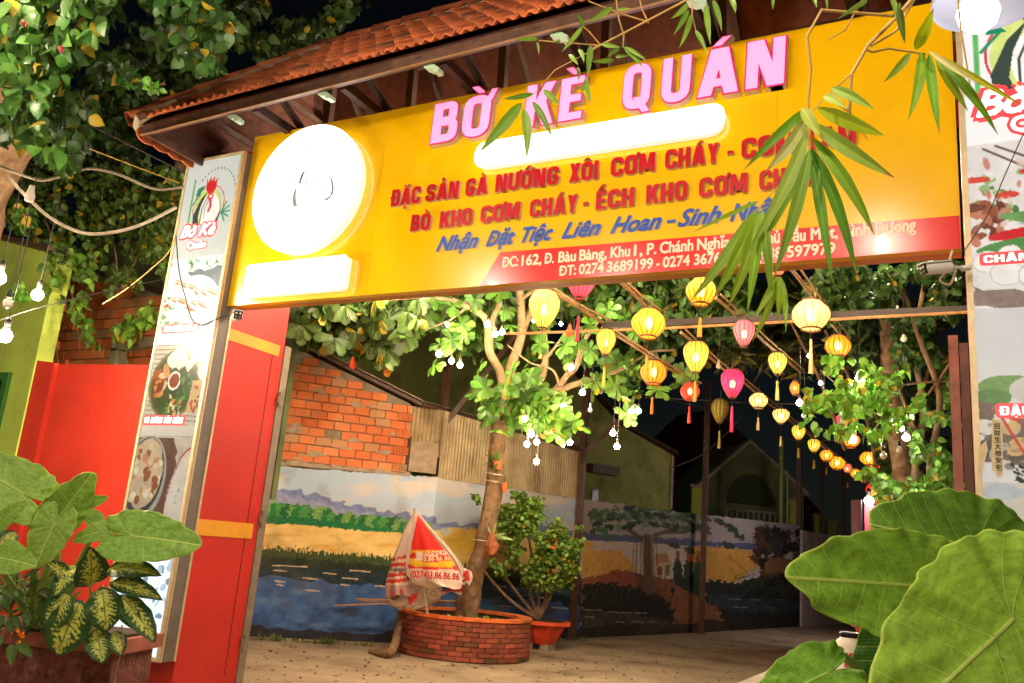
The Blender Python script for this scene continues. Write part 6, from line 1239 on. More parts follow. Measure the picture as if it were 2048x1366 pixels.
t = thing('hanging_bulb', dep(60, 392, 6.3), 'unlit white bulb lying sideways on the pale conduit at the left', 'light bulb', 'bare bulbs on cables'); c = dep(60, 392, 6.3); MB().lathe([(0, -.045), (.03, -.04), (.036, 0), (.022, .05), (.02, .08)], c, 12).build('glass', m_bulboff, t, True)
# the globe lamp with its dish, close at the upper right, and the unseen street string, its leftmost bulb added to light the left walls
gl_ = thing('globe_lamp', dep(1955, 22, 2.5), 'big glowing round bulb under a pale dish at the top right corner', 'lamp'); c = dep(1956, 26, 2.5)
MB().lathe([(.0, -.058), (.03, -.05), (.05, -.03), (.058, 0), (.05, .03), (.03, .052), (0.02, .07)], c, 24).build('glass', E('globe_lamp_glass', (255, 250, 246), 6.0), gl_, True)
MB().lathe([(.15, .015), (.148, .04), (.09, .075), (.03, .10)], c+CX*.03+[0, 0, .02], 32, cap=False).build('dish', M('lavender_white_enamel', (150, 150, 162), .4, var=.04, bump=0), gl_, True); MB().tube([c+[0, 0, .12], c+[0, 0, .9]], .006).build('cord', m_wire, gl_)
for i, (x, y, z, s, q) in enumerate(((-8.0, 2.9, 4.3, 'leftmost', 0), (-4.9, 2.0, 4.55, 'second', 0), (-3.4, 1.7, 4.5, 'third', 0), (-1.9, 1.7, 4.5, 'fourth', 0), (-.65, 2.0, 4.7, 'fifth', 0), (-5.2, .2, 3.7, 'near leftmost', 1), (-3.0, -.5, 3.7, 'near second', 1), (-.75, .15, 3.45, 'near third', 1), (.9, -.5, 3.5, 'near rightmost', 1))):
    t = thing('street_bulb', (x, y, z), s+' unseen bulb of the string over the pavement in front of the gate', 'light bulb', 'street string bulbs'); MB().lathe([(0, -.05), (.035, -.04), (.05, 0), (.035, .05), (.02, .08)], (x, y, z), 14).build('glass', E('street_bulb_glass', (255, 234, 206), 560.0), t, True); MB().tube([(x, y, z+.08), (x, y, z+.5)], .006).build('cord', m_wire, t)
# cables
def cable(label, pts, r, m, name='cable', n=6):
    q = catm([dep(*p) for p in pts], 8); t = thing(name, q[0], label, 'cable'); MB().tube(q, r, n).build('strand', m, t); return t
cable('thick pale conduit sagging from the left edge to the light box', [(15, 350, 6.3), (45, 385, 6.3), (100, 435, 6.4), (160, 464, 6.5), (215, 466, 6.6), (280, 450, 6.8), (352, 415, 7.05)], .014, m_stick, 'conduit')
cable('wavy grey pipe crossing to the light box above the pale conduit', [(-20, 325, 6.3), (40, 348, 6.4), (85, 360, 6.5), (130, 350, 6.6), (180, 337, 6.7), (240, 350, 6.8), (310, 378, 7), (368, 374, 7.1)], .011, M('grey_pipe', (150, 138, 116), .6, var=.1, bump=0), 'pipe')
cable('thin yellow cable stretched down to the top of the light box', [(165, 292, 6.6), (250, 325, 6.9), (358, 366, 7.1)], .004, m_ywire)
cable('yellow orange cable hanging over the bricks beside the light box', [(360, 440, 7), (340, 500, 7.1), (300, 540, 7.2), (250, 580, 7.3), (205, 608, 7.4)], .005, m_ywire)
cable('dark triple cable strung under the roof corner', [(150, 235, 7), (240, 280, 7.2), (368, 345, 7.4)], .006, m_wire)
cable('thin dark cable crossing the lime wall', [(0, 640, 6.8), (80, 615, 6.8), (180, 590, 6.9), (320, 560, 7)], .004, m_wire)
cable('sagging cable across the yard before the brown gable', [(1345, 935, 16), (1400, 912, 16), (1450, 870, 16), (1485, 830, 16)], .012, m_wire)
cable('long cable from the tree to the receding lanterns', [(1270, 785, 14), (1400, 815, 15), (1480, 850, 16), (1570, 880, 17), (1700, 880, 16)], .009, m_wire)
cable('overhead cable over the magenta lantern', [(1290, 795, 14), (1400, 800, 14), (1500, 806, 14), (1600, 808, 12)], .009, m_wire)
cable('cord draped down the front of the left light box', [(352, 470, 6.95), (358, 540, 6.9), (372, 600, 6.9), (385, 640, 6.92), (405, 650, 6.95), (430, 640, 7.0), (455, 630, 7.05)], .005, m_wire)
cable('dark cord hanging before the right light box', [(2050, 260, 4.4), (2010, 350, 4.4), (1975, 430, 4.4), (1930, 500, 4.5)], .003, m_wire)
# security cameras
def secam(px, py, D, yawv, label, mountv, s=1.):
    c = dep(px, py, D); t = thing('security_camera', c, label, 'camera'); f = norm(np.array(yawv, float)); sd = norm(np.cross(f, [0, 0, 1])); up = np.cross(sd, f); ax = (f, sd, up)
    mb = MB(); mb.tube([c-f*.10*s, c-f*.095*s, c+f*.075*s, c+f*.08*s], [.02*s, .036*s, .036*s, .034*s], 16); mb.build('housing', m_white, t, False)
    MB().box(c+f*.005*s+up*.037*s, (.2*s, .07*s, .008*s), ax).build('sun_hood', m_white, t)
    fb = MB().box(c+f*.083*s, (.012*s, .062*s, .062*s), ax).build('front_plate', m_black, t)
    for i, j in ((-1, -1), (-1, 1), (1, -1), (1, 1)): MB().tube([c+f*.089*s+sd*.014*i*s+up*.014*j*s, c+f*.094*s+sd*.014*i*s+up*.014*j*s], .008*s, 10).build('lens', m_white if j > 0 else m_galv, fb)
    m_ = np.array(mountv, float); MB().tube([c-f*.06*s, c-f*.09*s+m_*.4, c+m_], .011*s, 8).lathe([(.034*s, -.004), (.034*s, .012)], c+m_, 14).build('bracket', m_white, t)
    return t
secam(474, 632, 7.0, (.75, -.6, -.12), 'white security camera under the left end of the sign', (-.12, .09, 0), 1.05)
secam(1872, 537, 4.55, (-.8, -.5, -.2), 'white security camera beside the right light box', (.14, .1, .02), .85)
cable('white camera lead looping below the right security camera', [(1905, 500, 4.6), (1893, 540, 4.6), (1880, 560, 4.6), (1900, 568, 4.6), (1912, 540, 4.6)], .006, m_stick)
# paper slip on the right light box
m_pap = M('yellowed_paper', (222, 206, 166), .8, var=.15, scale=20, bump=.2, stain=(170, 146, 104), stain_amt=.5, stain_scale=9); YP = 4.985
def slip(label, pts, txt, x, z0, cap):
    pp = [ony(px, py, YP) for px, py in pts]; t = thing('paper_slip', pp[0], label, 'paper'); MB().prism([(p[0], p[2]) for p in pp], (0, YP, 0), *AX, .0015).build('sheet', m_pap, t)
    mb = MB()
    for i, ch in enumerate(txt): ftext(mb, ch, (x, YP-.0016, z0-i*cap*1.25), *AX, 0, cap*.95, cap*.8, .03, lift=.0008)
    if txt: mb.build('characters', m_black, t)
p_ = ony(1985, 850, YP); slip('torn yellowed paper slip with a column of black characters, on the right light box', [(1985, 838), (2006, 842), (2006, 940), (1984, 942), (1983, 900)], '招財生大帝安祀', ony(1988, 860, YP)[0], ony(1988, 857, YP)[2], .028)
slip('small torn scrap of yellowed paper left of the character slip', [(1958, 895), (1972, 880), (1976, 900), (1966, 935), (1962, 960), (1957, 930)], '', 0, 0, 0)
# ================================================================== FOREGROUND PLANTS
TH = [0, 7, 15, 26, 42, 62, 85, 110, 135, 150, 162, 172, 180]; RR = [1.0, .965, .90, .80, .69, .61, .575, .57, .575, .53, .43, .26, .14]
def ear(parent, at, tip, ws=1., tilt=(0, 0), seed=0, tone=(92, 142, 42), cup=.10, droop_=.16, lobe=1.0, spots=.1, fine=1):
    """one elephant ear leaf: heart outline round the petiole, raised veins, puckered between them, wavy margin"""
    A_ = dep(*at); B_ = dep(*tip); ax = B_-A_; Ln = np.linalg.norm(ax); ax = ax/Ln; n0 = norm(CP-A_)+CX*tilt[0]+CY*tilt[1]; sd = norm(np.cross(n0, ax)); nn = np.cross(ax, sd)
    na, nr = (200, 34) if fine else (132, 22); th = np.linspace(-180, 180, na, endpoint=True); R0 = np.interp(np.abs(th), TH, RR); R0 = np.where(np.abs(th) > 90, R0*(1+(lobe-1)*(np.abs(th)-90)/90), R0)
    r2 = np.random.default_rng(seed+5); ph = r2.uniform(0, 6, 4); R0 = R0*(1+.018*np.sin(np.radians(th)*14+ph[0])+.014*np.sin(np.radians(th)*23+ph[1])*(np.abs(th) > 15))
    rr_ = np.linspace(0, 1, nr)[:, None]; T_ = np.radians(th)[None]; x = rr_*R0*np.cos(T_); y = rr_*R0*np.sin(T_)*ws
    ay = np.abs(y); v = x-.62*ay+.16*ay*ay; mid = np.exp(-(y/.02)**2)*(x > -.02)
    pk = np.cos(2*math.pi*(v/.155))*(v > 0)*np.clip(ay*3, 0, 1)*np.clip(1.05-rr_, 0, 1)
    z = -.014*pk+.004*mid - droop_*np.clip(x, 0, 1)**2 + cup*ay - .32*cup*(ay > .3)*(ay-.3)*2 + .018*rr_**3*np.sin(T_*9+ph[2]) + .012*rr_**3*np.sin(T_*17+ph[3])
    V = A_+(ax*x[..., None]+sd*y[..., None]+nn*z[..., None])*Ln; V = V.reshape(-1, 3); fs = []
    idx = np.arange(nr*na).reshape(nr, na); fs = np.stack([idx[:-1, :-1], idx[1:, :-1], idx[1:, 1:], idx[:-1, 1:]], -1).reshape(-1, 4)
    o = mesh('leaf', V-wloc(parent), fs, ear_mat(tone), parent, True)
    at_ = o.data.attributes.new('lf', 'FLOAT_VECTOR', 'POINT'); q_ = np.stack([x, y, rr_+0*x], -1).reshape(-1, 3); at_.data.foreach_set('vector', q_.ravel()); s_ = o.modifiers.new('thick', 'SOLIDIFY'); s_.thickness = .002; return o
def ear_mat(tone):
    k = 'ear_leaf_%d_%d' % (tone[0], tone[1])
    if k in MATS: return MATS[k]
    m, nt, p = _pb(k); N = nt.nodes; K = nt.links
    def mth(op, a, b=None, c=None):
        n = N.new('ShaderNodeMath'); n.operation = op
        for i, q in enumerate((a, b, c)):
            if q is None: continue
            if isinstance(q, (int, float)): n.inputs[i].default_value = q
            else: K.new(q, n.inputs[i])
        return n.outputs[0]
    def sm_(v, a, b):
        n = N.new('ShaderNodeMapRange'); n.interpolation_type = 'SMOOTHSTEP'; n.inputs['From Min'].default_value = a; n.inputs['From Max'].default_value = b; n.inputs['To Min'].default_value = 1; n.inputs['To Max'].default_value = 0; K.new(v, n.inputs['Value']); return n.outputs[0]
    at = N.new('ShaderNodeAttribute'); at.attribute_name = 'lf'; sp = N.new('ShaderNodeSeparateXYZ'); K.new(at.outputs['Vector'], sp.inputs[0]); x, y, r = sp.outputs
    ay = mth('ABSOLUTE', y); nz0 = N.new('ShaderNodeTexNoise'); nz0.inputs['Scale'].default_value = 5; K.new(at.outputs['Vector'], nz0.inputs['Vector'])
    v = mth('ADD', mth('SUBTRACT', x, mth('MULTIPLY', ay, .62)), mth('MULTIPLY', mth('MULTIPLY', ay, ay), .16)); v = mth('ADD', v, mth('MULTIPLY', mth('SUBTRACT', nz0.outputs['Fac'], .5), .035))
    dv = mth('PINGPONG', v, .0775); lat = mth('MULTIPLY', sm_(dv, .001, .0062), mth('GREATER_THAN', v, .03))
    lat = mth('MULTIPLY', lat, mth('MAXIMUM', mth('SUBTRACT', 1.05, ay), .2)); mid = mth('MULTIPLY', sm_(ay, .004, .013), mth('GREATER_THAN', x, -.01))
    dv2 = mth('PINGPONG', v, .0194); fine_ = mth('MULTIPLY', sm_(dv2, .0, .004), .22); an = mth('ARCTAN2', ay, x); back = None
    for a0 in (1.75, 2.13, 2.55):
        d = mth('MULTIPLY', mth('ABSOLUTE', mth('SUBTRACT', an, mth('ADD', mth('MULTIPLY', r, .3), a0))), r); q = mth('MULTIPLY', sm_(d, .002, .009), mth('LESS_THAN', v, .035)); back = q if back is None else mth('MAXIMUM', back, q)
    vein = mth('MAXIMUM', mid, mth('MULTIPLY', mth('MAXIMUM', lat, back), .75)); vein2 = mth('MAXIMUM', vein, fine_)
    n1 = N.new('ShaderNodeTexNoise'); n1.inputs['Scale'].default_value = 9; n1.inputs['Detail'].default_value = 9; n1.inputs['Roughness'].default_value = .65; K.new(at.outputs['Vector'], n1.inputs['Vector'])
    cr = N.new('ShaderNodeValToRGB'); e = cr.color_ramp.elements; e[0].position = .32; e[0].color = (*(L(tone)*.62), 1); e[1].position = .7; e[1].color = (*np.clip(L(tone)*1.35, 0, 1), 1); K.new(n1.outputs['Fac'], cr.inputs[0])
    mx = N.new('ShaderNodeMix'); mx.data_type = 'RGBA'; K.new(vein2, mx.inputs[0]); K.new(cr.outputs[0], mx.inputs[6]); mx.inputs[7].default_value = (*L((196, 216, 110)), 1)
    rim = N.new('ShaderNodeMix'); rim.data_type = 'RGBA'; K.new(mth('MULTIPLY', mth('GREATER_THAN', r, .985), .6), rim.inputs[0]); K.new(mx.outputs[2], rim.inputs[6]); rim.inputs[7].default_value = (*L((190, 206, 80)), 1)
    n2 = N.new('ShaderNodeTexNoise'); n2.inputs['Scale'].default_value = 38; n2.inputs['Detail'].default_value = 3; K.new(at.outputs['Vector'], n2.inputs['Vector']); spt = N.new('ShaderNodeMix'); spt.data_type = 'RGBA'
    K.new(mth('MULTIPLY', mth('GREATER_THAN', n2.outputs['Fac'], .70), .75), spt.inputs[0]); K.new(rim.outputs[2], spt.inputs[6]); spt.inputs[7].default_value = (*L((120, 100, 44)), 1)
    K.new(spt.outputs[2], p.inputs['Base Color']); n3 = N.new('ShaderNodeTexNoise'); n3.inputs['Scale'].default_value = 6; K.new(at.outputs['Vector'], n3.inputs['Vector']); K.new(mth('ADD', mth('MULTIPLY', n3.outputs['Fac'], .5), .22), p.inputs['Roughness']); p.inputs['Specular IOR Level'].default_value = .4
    b = N.new('ShaderNodeBump'); b.inputs['Strength'].default_value = .5; b.inputs['Distance'].default_value = .006; K.new(mth('ADD', vein2, mth('MULTIPLY', n1.outputs['Fac'], .5)), b.inputs['Height']); K.new(b.outputs[0], p.inputs['Normal'])
    t = N.new('ShaderNodeBsdfTranslucent'); K.new(spt.outputs[2], t.inputs[0]); ms = N.new('ShaderNodeMixShader'); ms.inputs[0].default_value = .22; K.new(p.outputs[0], ms.inputs[1]); K.new(t.outputs[0], ms.inputs[2]); K.new(ms.outputs[0], N['Material Output'].inputs[0])
    MATS[k] = m; return m
def variegated(parent, b, t, wpx, D, D2=None, seed=0, bend=.2, tilt=(0, 0)):
    A_ = dep(*b, D); B_ = dep(*t, D2 or D-.05); ax = B_-A_; Ln = np.linalg.norm(ax); ax /= Ln; n0 = norm(CP-A_)+CX*tilt[0]+CY*tilt[1]; sd = norm(np.cross(n0, ax)); nn = np.cross(ax, sd); hw = wpx*D/FPX/2/Ln
    nt, ny = 44, 31; tt = np.linspace(0, 1, nt)[:, None]; u = np.linspace(-1, 1, ny)[None]; w = hw*np.interp(tt, [0, .1, .3, .55, .8, .93, 1], [.08, .55, .93, 1, .68, .3, .0]); y = u*w; x = tt+0*u; au = np.abs(u)
    z = bend*(4*x*(1-x))*.35-bend*.3*x*x+.14*np.abs(y)+.01*np.sin(x*20+u*3)
    f = (x*11-au*2.2+seed*.37+(fbm(x*9+seed, y*30+seed, 3)-.5)*1.2) % 1; tri = np.abs(f-.5)*2; jag = (fbm(x*40+seed, u*6+seed*3, 2)-.5)*.5
    cream = (au < (.26+.5*tri**1.2+jag*.7)*(1-.35*np.clip((x-.7)/.3, 0, 1))) & (x > .05) & (x < .94) & (fbm(x*34+seed, u*9, 2) > .24); midr = au < .06
    C = np.where(cream[..., None], L((202, 208, 96)), L((44, 84, 36))*(.8+.5*fbm(x*8, u*3+seed)[..., None])); C = np.where(midr[..., None], L((60, 92, 40)), C)
    V = (A_+(ax*x[..., None]+sd*y[..., None]+nn*z[..., None])*Ln).reshape(-1, 3); idx = np.arange(nt*ny).reshape(nt, ny); fs = np.stack([idx[:-1, :-1], idx[1:, :-1], idx[1:, 1:], idx[:-1, 1:]], -1).reshape(-1, 4)
    o = mesh('leaf', V-wloc(parent), fs, m_leafbig, parent, True, np.clip(C.reshape(-1, 3), 0, 1)); s_ = o.modifiers.new('thick', 'SOLIDIFY'); s_.thickness = .0018; return o
def blade(parent, b, t, wpx, D, D2=None, tone=(120, 160, 50), seed=0, bend=.06, name='leaf', roll=0.):
    A_ = dep(*b, D); B_ = dep(*t, D2 or D-.04); ax = B_-A_; Ln = np.linalg.norm(ax); ax /= Ln; n0 = norm(CP-A_)+CX*.2+norm(np.cross(ax, CP-A_))*roll; sd = norm(np.cross(n0, ax)); nn = np.cross(ax, sd); hw = wpx*D/FPX/2/Ln
    nt, ny = 16, 9; tt = np.linspace(0, 1, nt)[:, None]; u = np.linspace(-1, 1, ny)[None]; w = hw*np.interp(tt, [0, .05, .2, .45, .75, .92, 1], [.08, .45, .9, 1, .6, .2, 0]); y = u*w; x = tt+0*u
    r_ = np.random.default_rng(seed); lat = r_.uniform(-.03, .03); y2 = y+lat*4*x*(1-x); z = bend*(4*x*(1-x))-.05*x*x+.3*np.abs(y)
    C = L(tone)[None, None]*(.85+.3*fbm(x*4+seed, u*2)[..., None])*(1+.1*np.sin(u*22))[..., None]; C = np.where((np.abs(u) < .1)[..., None], C*1.35, C); C = np.where(((x > .93)+0*u > 0)[..., None] & (r_.random() < .6), L((170, 140, 80)), C)
    V = (A_+(ax*x[..., None]+sd*y2[..., None]+nn*z[..., None])*Ln).reshape(-1, 3); idx = np.arange(nt*ny).reshape(nt, ny); fs = np.stack([idx[:-1, :-1], idx[1:, :-1], idx[1:, 1:], idx[:-1, 1:]], -1).reshape(-1, 4)
    return mesh(name, V-wloc(parent), fs, m_leafbig, parent, True, np.clip(C.reshape(-1, 3), 0, 1))
m_stem = M('green_stem', (120, 150, 62), .5, var=.15, scale=8, bump=.1)
def stalk(parent, pts, r0, r1, name='stem', m=None):
    q = catm([dep(*p) for p in pts], 8); MB().tube(q, list(np.linspace(r0, r1, len(q))), 8).build(name, m or m_stem, parent, True)
# left planter
PDL = 5.6; pz = dep(100, 1268, PDL); plz = pz[2]
planter = thing('carved_planter', (pz[0], pz[1], 0), 'dark red brown carved planter box at the lower left, below the patterned leaves', 'planter')
m_carve = M('carved_dark_red_clay', (104, 48, 40), .7, var=.35, scale=12, bump=1., stain=(150, 116, 100), stain_amt=.4, stain_scale=16, bscale=34)
a = dep(-120, 1262, PDL+.15); b = dep(238, 1280, PDL); d = b-a; d[2] = 0; d = norm(d); bk = np.array([-d[1], d[0], 0]); w = np.linalg.norm((b-a)[:2])
MB().prism([(0, 0), (w, 0), (w-.02, plz-.09), (.0, plz-.09)], (a[0], a[1], 0), d, (0, 0, 1), bk, .5).build('body', m_carve, planter); MB().prism([(-.03, plz-.09), (w+.03, plz-.09), (w+.03, plz), (-.03, plz)], np.array([a[0], a[1], 0])-bk*.03, d, (0, 0, 1), bk, .56).build('rim', M('clay_rim', (150, 84, 66), .6, var=.2, bump=.2), planter)
MB().prism([(.02, plz+.001), (w-.02, plz+.001), (w-.02, plz+.02), (.02, plz+.02)], np.array([a[0], a[1], 0])+bk*.03, d, (0, 0, 1), bk, .44).build('soil', m_earth, planter)
el = thing('elephant_ear_plant', dep(95, 1255, PDL+.1), 'elephant ear plant with broad dusty green leaves in the carved planter at the left', 'plant')
DL = 5.4; tl = (128, 168, 62)
for i, (at, tp, ws, tilt, cu) in enumerate((((45, 986, DL), (-75, 912, DL-.1), 1.05, (.1, .3), .1), ((118, 1032, DL-.05), (183, 952, DL-.1), .86, (.25, .1), .12), ((108, 1048, DL-.25), (66, 1137, DL-.35), 1.0, (-.1, .35), .05), ((262, 1072, DL-.3), (393, 1084, DL-.4), .82, (0, .25), .08), ((205, 1062, DL-.1), (142, 1078, DL-.15), .85, (0, .7), .1), ((-22, 1112, DL-.3), (62, 1122, DL-.4), .9, (-.1, .6), .05), ((8, 1040, DL-.2), (50, 1000, DL-.2), .8, (.1, .9), .1), ((182, 1005, DL), (214, 995, DL), .8, (0, .1), .1), ((190, 1040, DL+.1), (165, 1015, DL+.1), 1.1, (.5, 0), .1))):
    ear(el, at, tp, ws*.78, tilt, i+1, tl if i not in (3, 1) else (130, 176, 70), cu, fine=0)
for pts in ([(262, 1073, DL-.28), (215, 1110, DL-.1), (140, 1180, DL+.05), (92, 1262, PDL+.15)], [(108, 1048, DL-.22), (100, 1120, DL), (78, 1200, DL+.1), (75, 1265, PDL+.15)], [(45, 986, DL+.02), (70, 1100, DL+.05), (60, 1265, PDL+.15)], [(118, 1032, DL), (112, 1150, DL+.1), (85, 1265, PDL+.15)], [(-22, 1112, DL-.25), (30, 1180, DL), (65, 1265, PDL+.15)], [(190, 1064, DL), (140, 1160, DL+.1), (90, 1265, PDL+.15)]): stalk(el, pts, .012, .032)
db = thing('variegated_plant', dep(185, 1265, PDL), 'dumb cane with dark green leaves splashed yellow cream, in front of the lit box', 'plant')
DB = 5.25
for i, (b_, t_, w_, tl_) in enumerate((((212, 1143), (316, 1143), 40, (0, .6)), ((219, 1166), (321, 1193), 34, (0, .5)), ((180, 1172), (181, 1100), 56, (.2, -.2)), ((204, 1174), (214, 1264), 60, (0, .1)), ((240, 1190), (312, 1281), 42, (.3, .3)), ((236, 1205), (281, 1260), 32, (.2, .2)), ((162, 1200), (111, 1314), 72, (-.2, 0)), ((140, 1186), (90, 1262), 52, (-.2, .1)), ((192, 1258), (206, 1326), 44, (0, 0)), ((22, 1092), (12, 1142), 44, (-.1, .1)), ((34, 1064), (-6, 1098), 34, (0, .3)), ((134, 1160), (97, 1124), 30, (.2, .3)), ((150, 1130), (110, 1190), 34, (0, .3)), ((228, 1262), (244, 1310), 30, (0, 0)))):
    variegated(db, b_, t_, w_*1.18, DB-.02*(i % 4)+(.2 if i in (2, 11, 12) else 0), DB-.12, i+2, .35 if i < 2 else .2, tl_)
for x, y in ((205, 1172), (180, 1172), (160, 1202), (230, 1200), (190, 1255)): stalk(db, [(x, y, DB+.02), (185, 1225, DB+.15), (180, 1275, PDL+.1)], .008, .016)
wl = thing('flowering_weed', dep(30, 1280, PDL-.1), 'low weeds with tiny orange flowers spilling over the planter rim', 'weed')
for i, (b_, t_, w_) in enumerate((((22, 1288), (21, 1331), 20), ((34, 1284), (66, 1316), 20), ((16, 1240), (24, 1268), 18), ((2, 1270), (-12, 1300), 18), ((28, 1232), (36, 1262), 14), ((0, 1190), (18, 1220), 22), ((30, 1180), (50, 1205), 16), ((5, 1230), (-15, 1260), 20), ((50, 1225), (58, 1252), 12))): blade(wl, b_, t_, w_, PDL-.25, None, (84, 118, 56), i, .1)
for px, py in ((36, 1260), (43, 1266), (44, 1274), (36, 1284), (42, 1270)): c = dep(px, py, PDL-.3); leaf_mesh('flower', [c]*5, norm(rng.normal(0, 1, (5, 3))), rn(5), [.018]*5, 'round', [L((255, 140, 20))]*5, wl, m_flower)
n_ = 360; pp = mass([(0, 1160), (60, 1150), (120, 1170), (150, 1230), (120, 1262), (0, 1262)], PDL-.2, PDL+.4, n_, .03, .3); leaf_mesh('undergrowth', pp, norm(rng.normal(0, .5, (n_, 3))+[0, -.1, .3]), rn(n_), rng.uniform(.06, .16, n_), 'lance', greens_(n_, (84, 104, 56)), wl, kind='stuff')
br = thing('broken_twig', dep(240, 1300, 5.2), 'dry twig hanging at the lower corner of the lit box', 'twig'); stalk(br, [(244, 1250, 5.2), (246, 1290, 5.15), (235, 1330, 5.15), (228, 1372, 5.15)], .005, .003, 'twig', m_bark2)
# right elephant ears
er = thing('elephant_ear_plant', dep(1980, 1500, 2.2), 'large elephant ear plant with bright veined leaves filling the lower right corner', 'plant')
tr_ = (146, 194, 66)
ear(er, (1850, 1174, 2.3), (1586, 1152, 2.1), .56, (.05, .15), 21, tr_, .05, .05, .9, .0)
ear(er, (1958, 1096, 2.5), (1738, 1046, 2.45), .80, (-.1, .35), 22, (110, 158, 54), .08, .05, 1.15, .0)
ear(er, (2026, 1240, 1.95), (1752, 1500, 1.75), .72, (.1, -.1), 23, (160, 206, 70), .05, .06, .88, .0)
ear(er, (1655, 1346, 2.2), (1512, 1412, 2.05), .56, (-.1, .2), 24, (132, 184, 66), .06, .08, .8, .0)
ear(er, (1800, 1262, 2.5), (1725, 1450, 2.45), .62, (.3, .1), 25, (60, 112, 40), .05, .05, .8, .0)
ear(er, (2046, 1180, 2.4), (2075, 1120, 2.4), .7, (.3, .3), 26, (120, 170, 56), .05, .05, 1, .0)
for pts, a_ in (([(1862, 1176, 2.32), (1920, 1300, 2.35), (1960, 1450, 2.4)], .012), ([(1955, 1098, 2.52), (1990, 1300, 2.5), (1990, 1450, 2.45)], .013), ([(2022, 1226, 1.98), (2075, 1205, 2.05), (2120, 1400, 2.2)], .012), ([(1660, 1340, 2.22), (1690, 1315, 2.3), (1760, 1400, 2.35)], .009)): stalk(er, pts, a_, a_*1.8)
ledge = thing('low_wall', dep(1850, 1500, 2.6), 'low plastered wall top holding the right hand plants and the jar', 'wall'); c = dep(1702, 1352, 3.0)
MB().box2((c[0]-.25, c[1]-.9, 0), (c[0]+1.6, c[1]+.25, c[2]-.002)).build('wall_face', m_cement, ledge)
jar = thing('plastic_jar', c, 'white plastic jar with a dark lid and small red label behind the lower right leaves', 'jar'); jr = 29*3.0/FPX
MB().lathe([(jr*.95, 0), (jr, .006), (jr, .1), (jr*.9, .118), (jr*.72, .124), (jr*.72, .128)], c, 24).build('body', M('milky_plastic', (224, 208, 190), .35, var=.05, bump=0), jar, True); MB().lathe([(jr*.74, .1285), (jr*.76, .131), (jr*.76, .142), (jr*.7, .146)], c, 24).build('lid', m_black, jar, False)
MB().lathe([(jr*1.006, .02), (jr*1.006, .09)], c, 24, cap=False).build('label', M('jar_label', (226, 214, 204), .5, var=.05, bump=0), jar, True)
for k, (a0, z0, h) in enumerate(((-1.9, .06, .02), (-1.55, .062, .018), (-2.3, .06, .02), (-1.9, .03, .012))):
    MB().add([c+np.array([jr*1.012*math.cos(a0+q), jr*1.012*math.sin(a0+q), z0+zz]) for q, zz in ((0, 0), (.26, 0), (.26, h), (0, h))], [(0, 1, 2, 3)]).build('label_mark', m_text_red, jar)
rp_ = thing('flower_pot', dep(1765, 1290, 3.4), 'red plastic pot rim peeping out from under the big left pointing leaf', 'pot'); c2 = dep(1790, 1246, 3.4); zb = c[2]-.0; MB().lathe([(.10, zb-c2[2]), (.15, -.03), (.165, -.028), (.165, 0), (.15, .0)], c2, 20, cap=False).build('bowl', m_pot, rp_, True)
# ------------------------------------------------------------------ bamboo hanging in from above
ba = thing('bamboo_branch', dep(1828, -10, 1.5), 'sunlit looking fan of long bamboo leaves hanging before the right half of the sign', 'bamboo'); ba['label'] = 'big fan of long bright bamboo leaves hanging before the right half of the sign'
m_tw = M('bamboo_twig', (200, 160, 84), .5, var=.15, scale=20, bump=.1); DBm = 1.45
def twig(parent, pts, r, D):
    q = []; 
    for i, (x, y) in enumerate(pts): q.append(dep(x, y, D))
    MB().tube(q, [r*(1-.4*i/len(q)) for i in range(len(q))], 7).build('twig', m_tw, parent)
    mb = MB()
    for p in q[1:-1]: mb.lathe([(r*1.25, -r*.5), (r*1.45, 0), (r*1.25, r*.5)], p, 8)
    if mb.v and len(q) == 3: mb.build('node', m_tw, parent)
for pts, r in (([(1834, -12), (1793, 34), (1735, 92), (1703, 149), (1698, 236), (1696, 273)], .0036), ([(1790, 32), (1643, 20), (1614, 73), (1622, 140), (1616, 205)], .003), ([(1828, 0), (1793, 60), (1780, 70), (1740, 93)], .0025), ([(1735, 100), (1745, 104), (1776, 97), (1851, 108)], .0024), ([(1616, 205), (1618, 240), (1621, 290), (1615, 330)], .0022), ([(1700, 150), (1655, 190), (1622, 225)], .0014), ([(1650, 195), (1700, 225), (1735, 280)], .0014), ([(1560, 370), (1530, 400), (1517, 416), (1500, 440)], .0014), ([(1915, -8), (1922, 60), (1935, 140), (1940, 170)], .0018), ([(1730, -10), (1690, 60), (1655, 80)], .0014)): twig(ba, pts, r, DBm)
BR = (150, 186, 50)
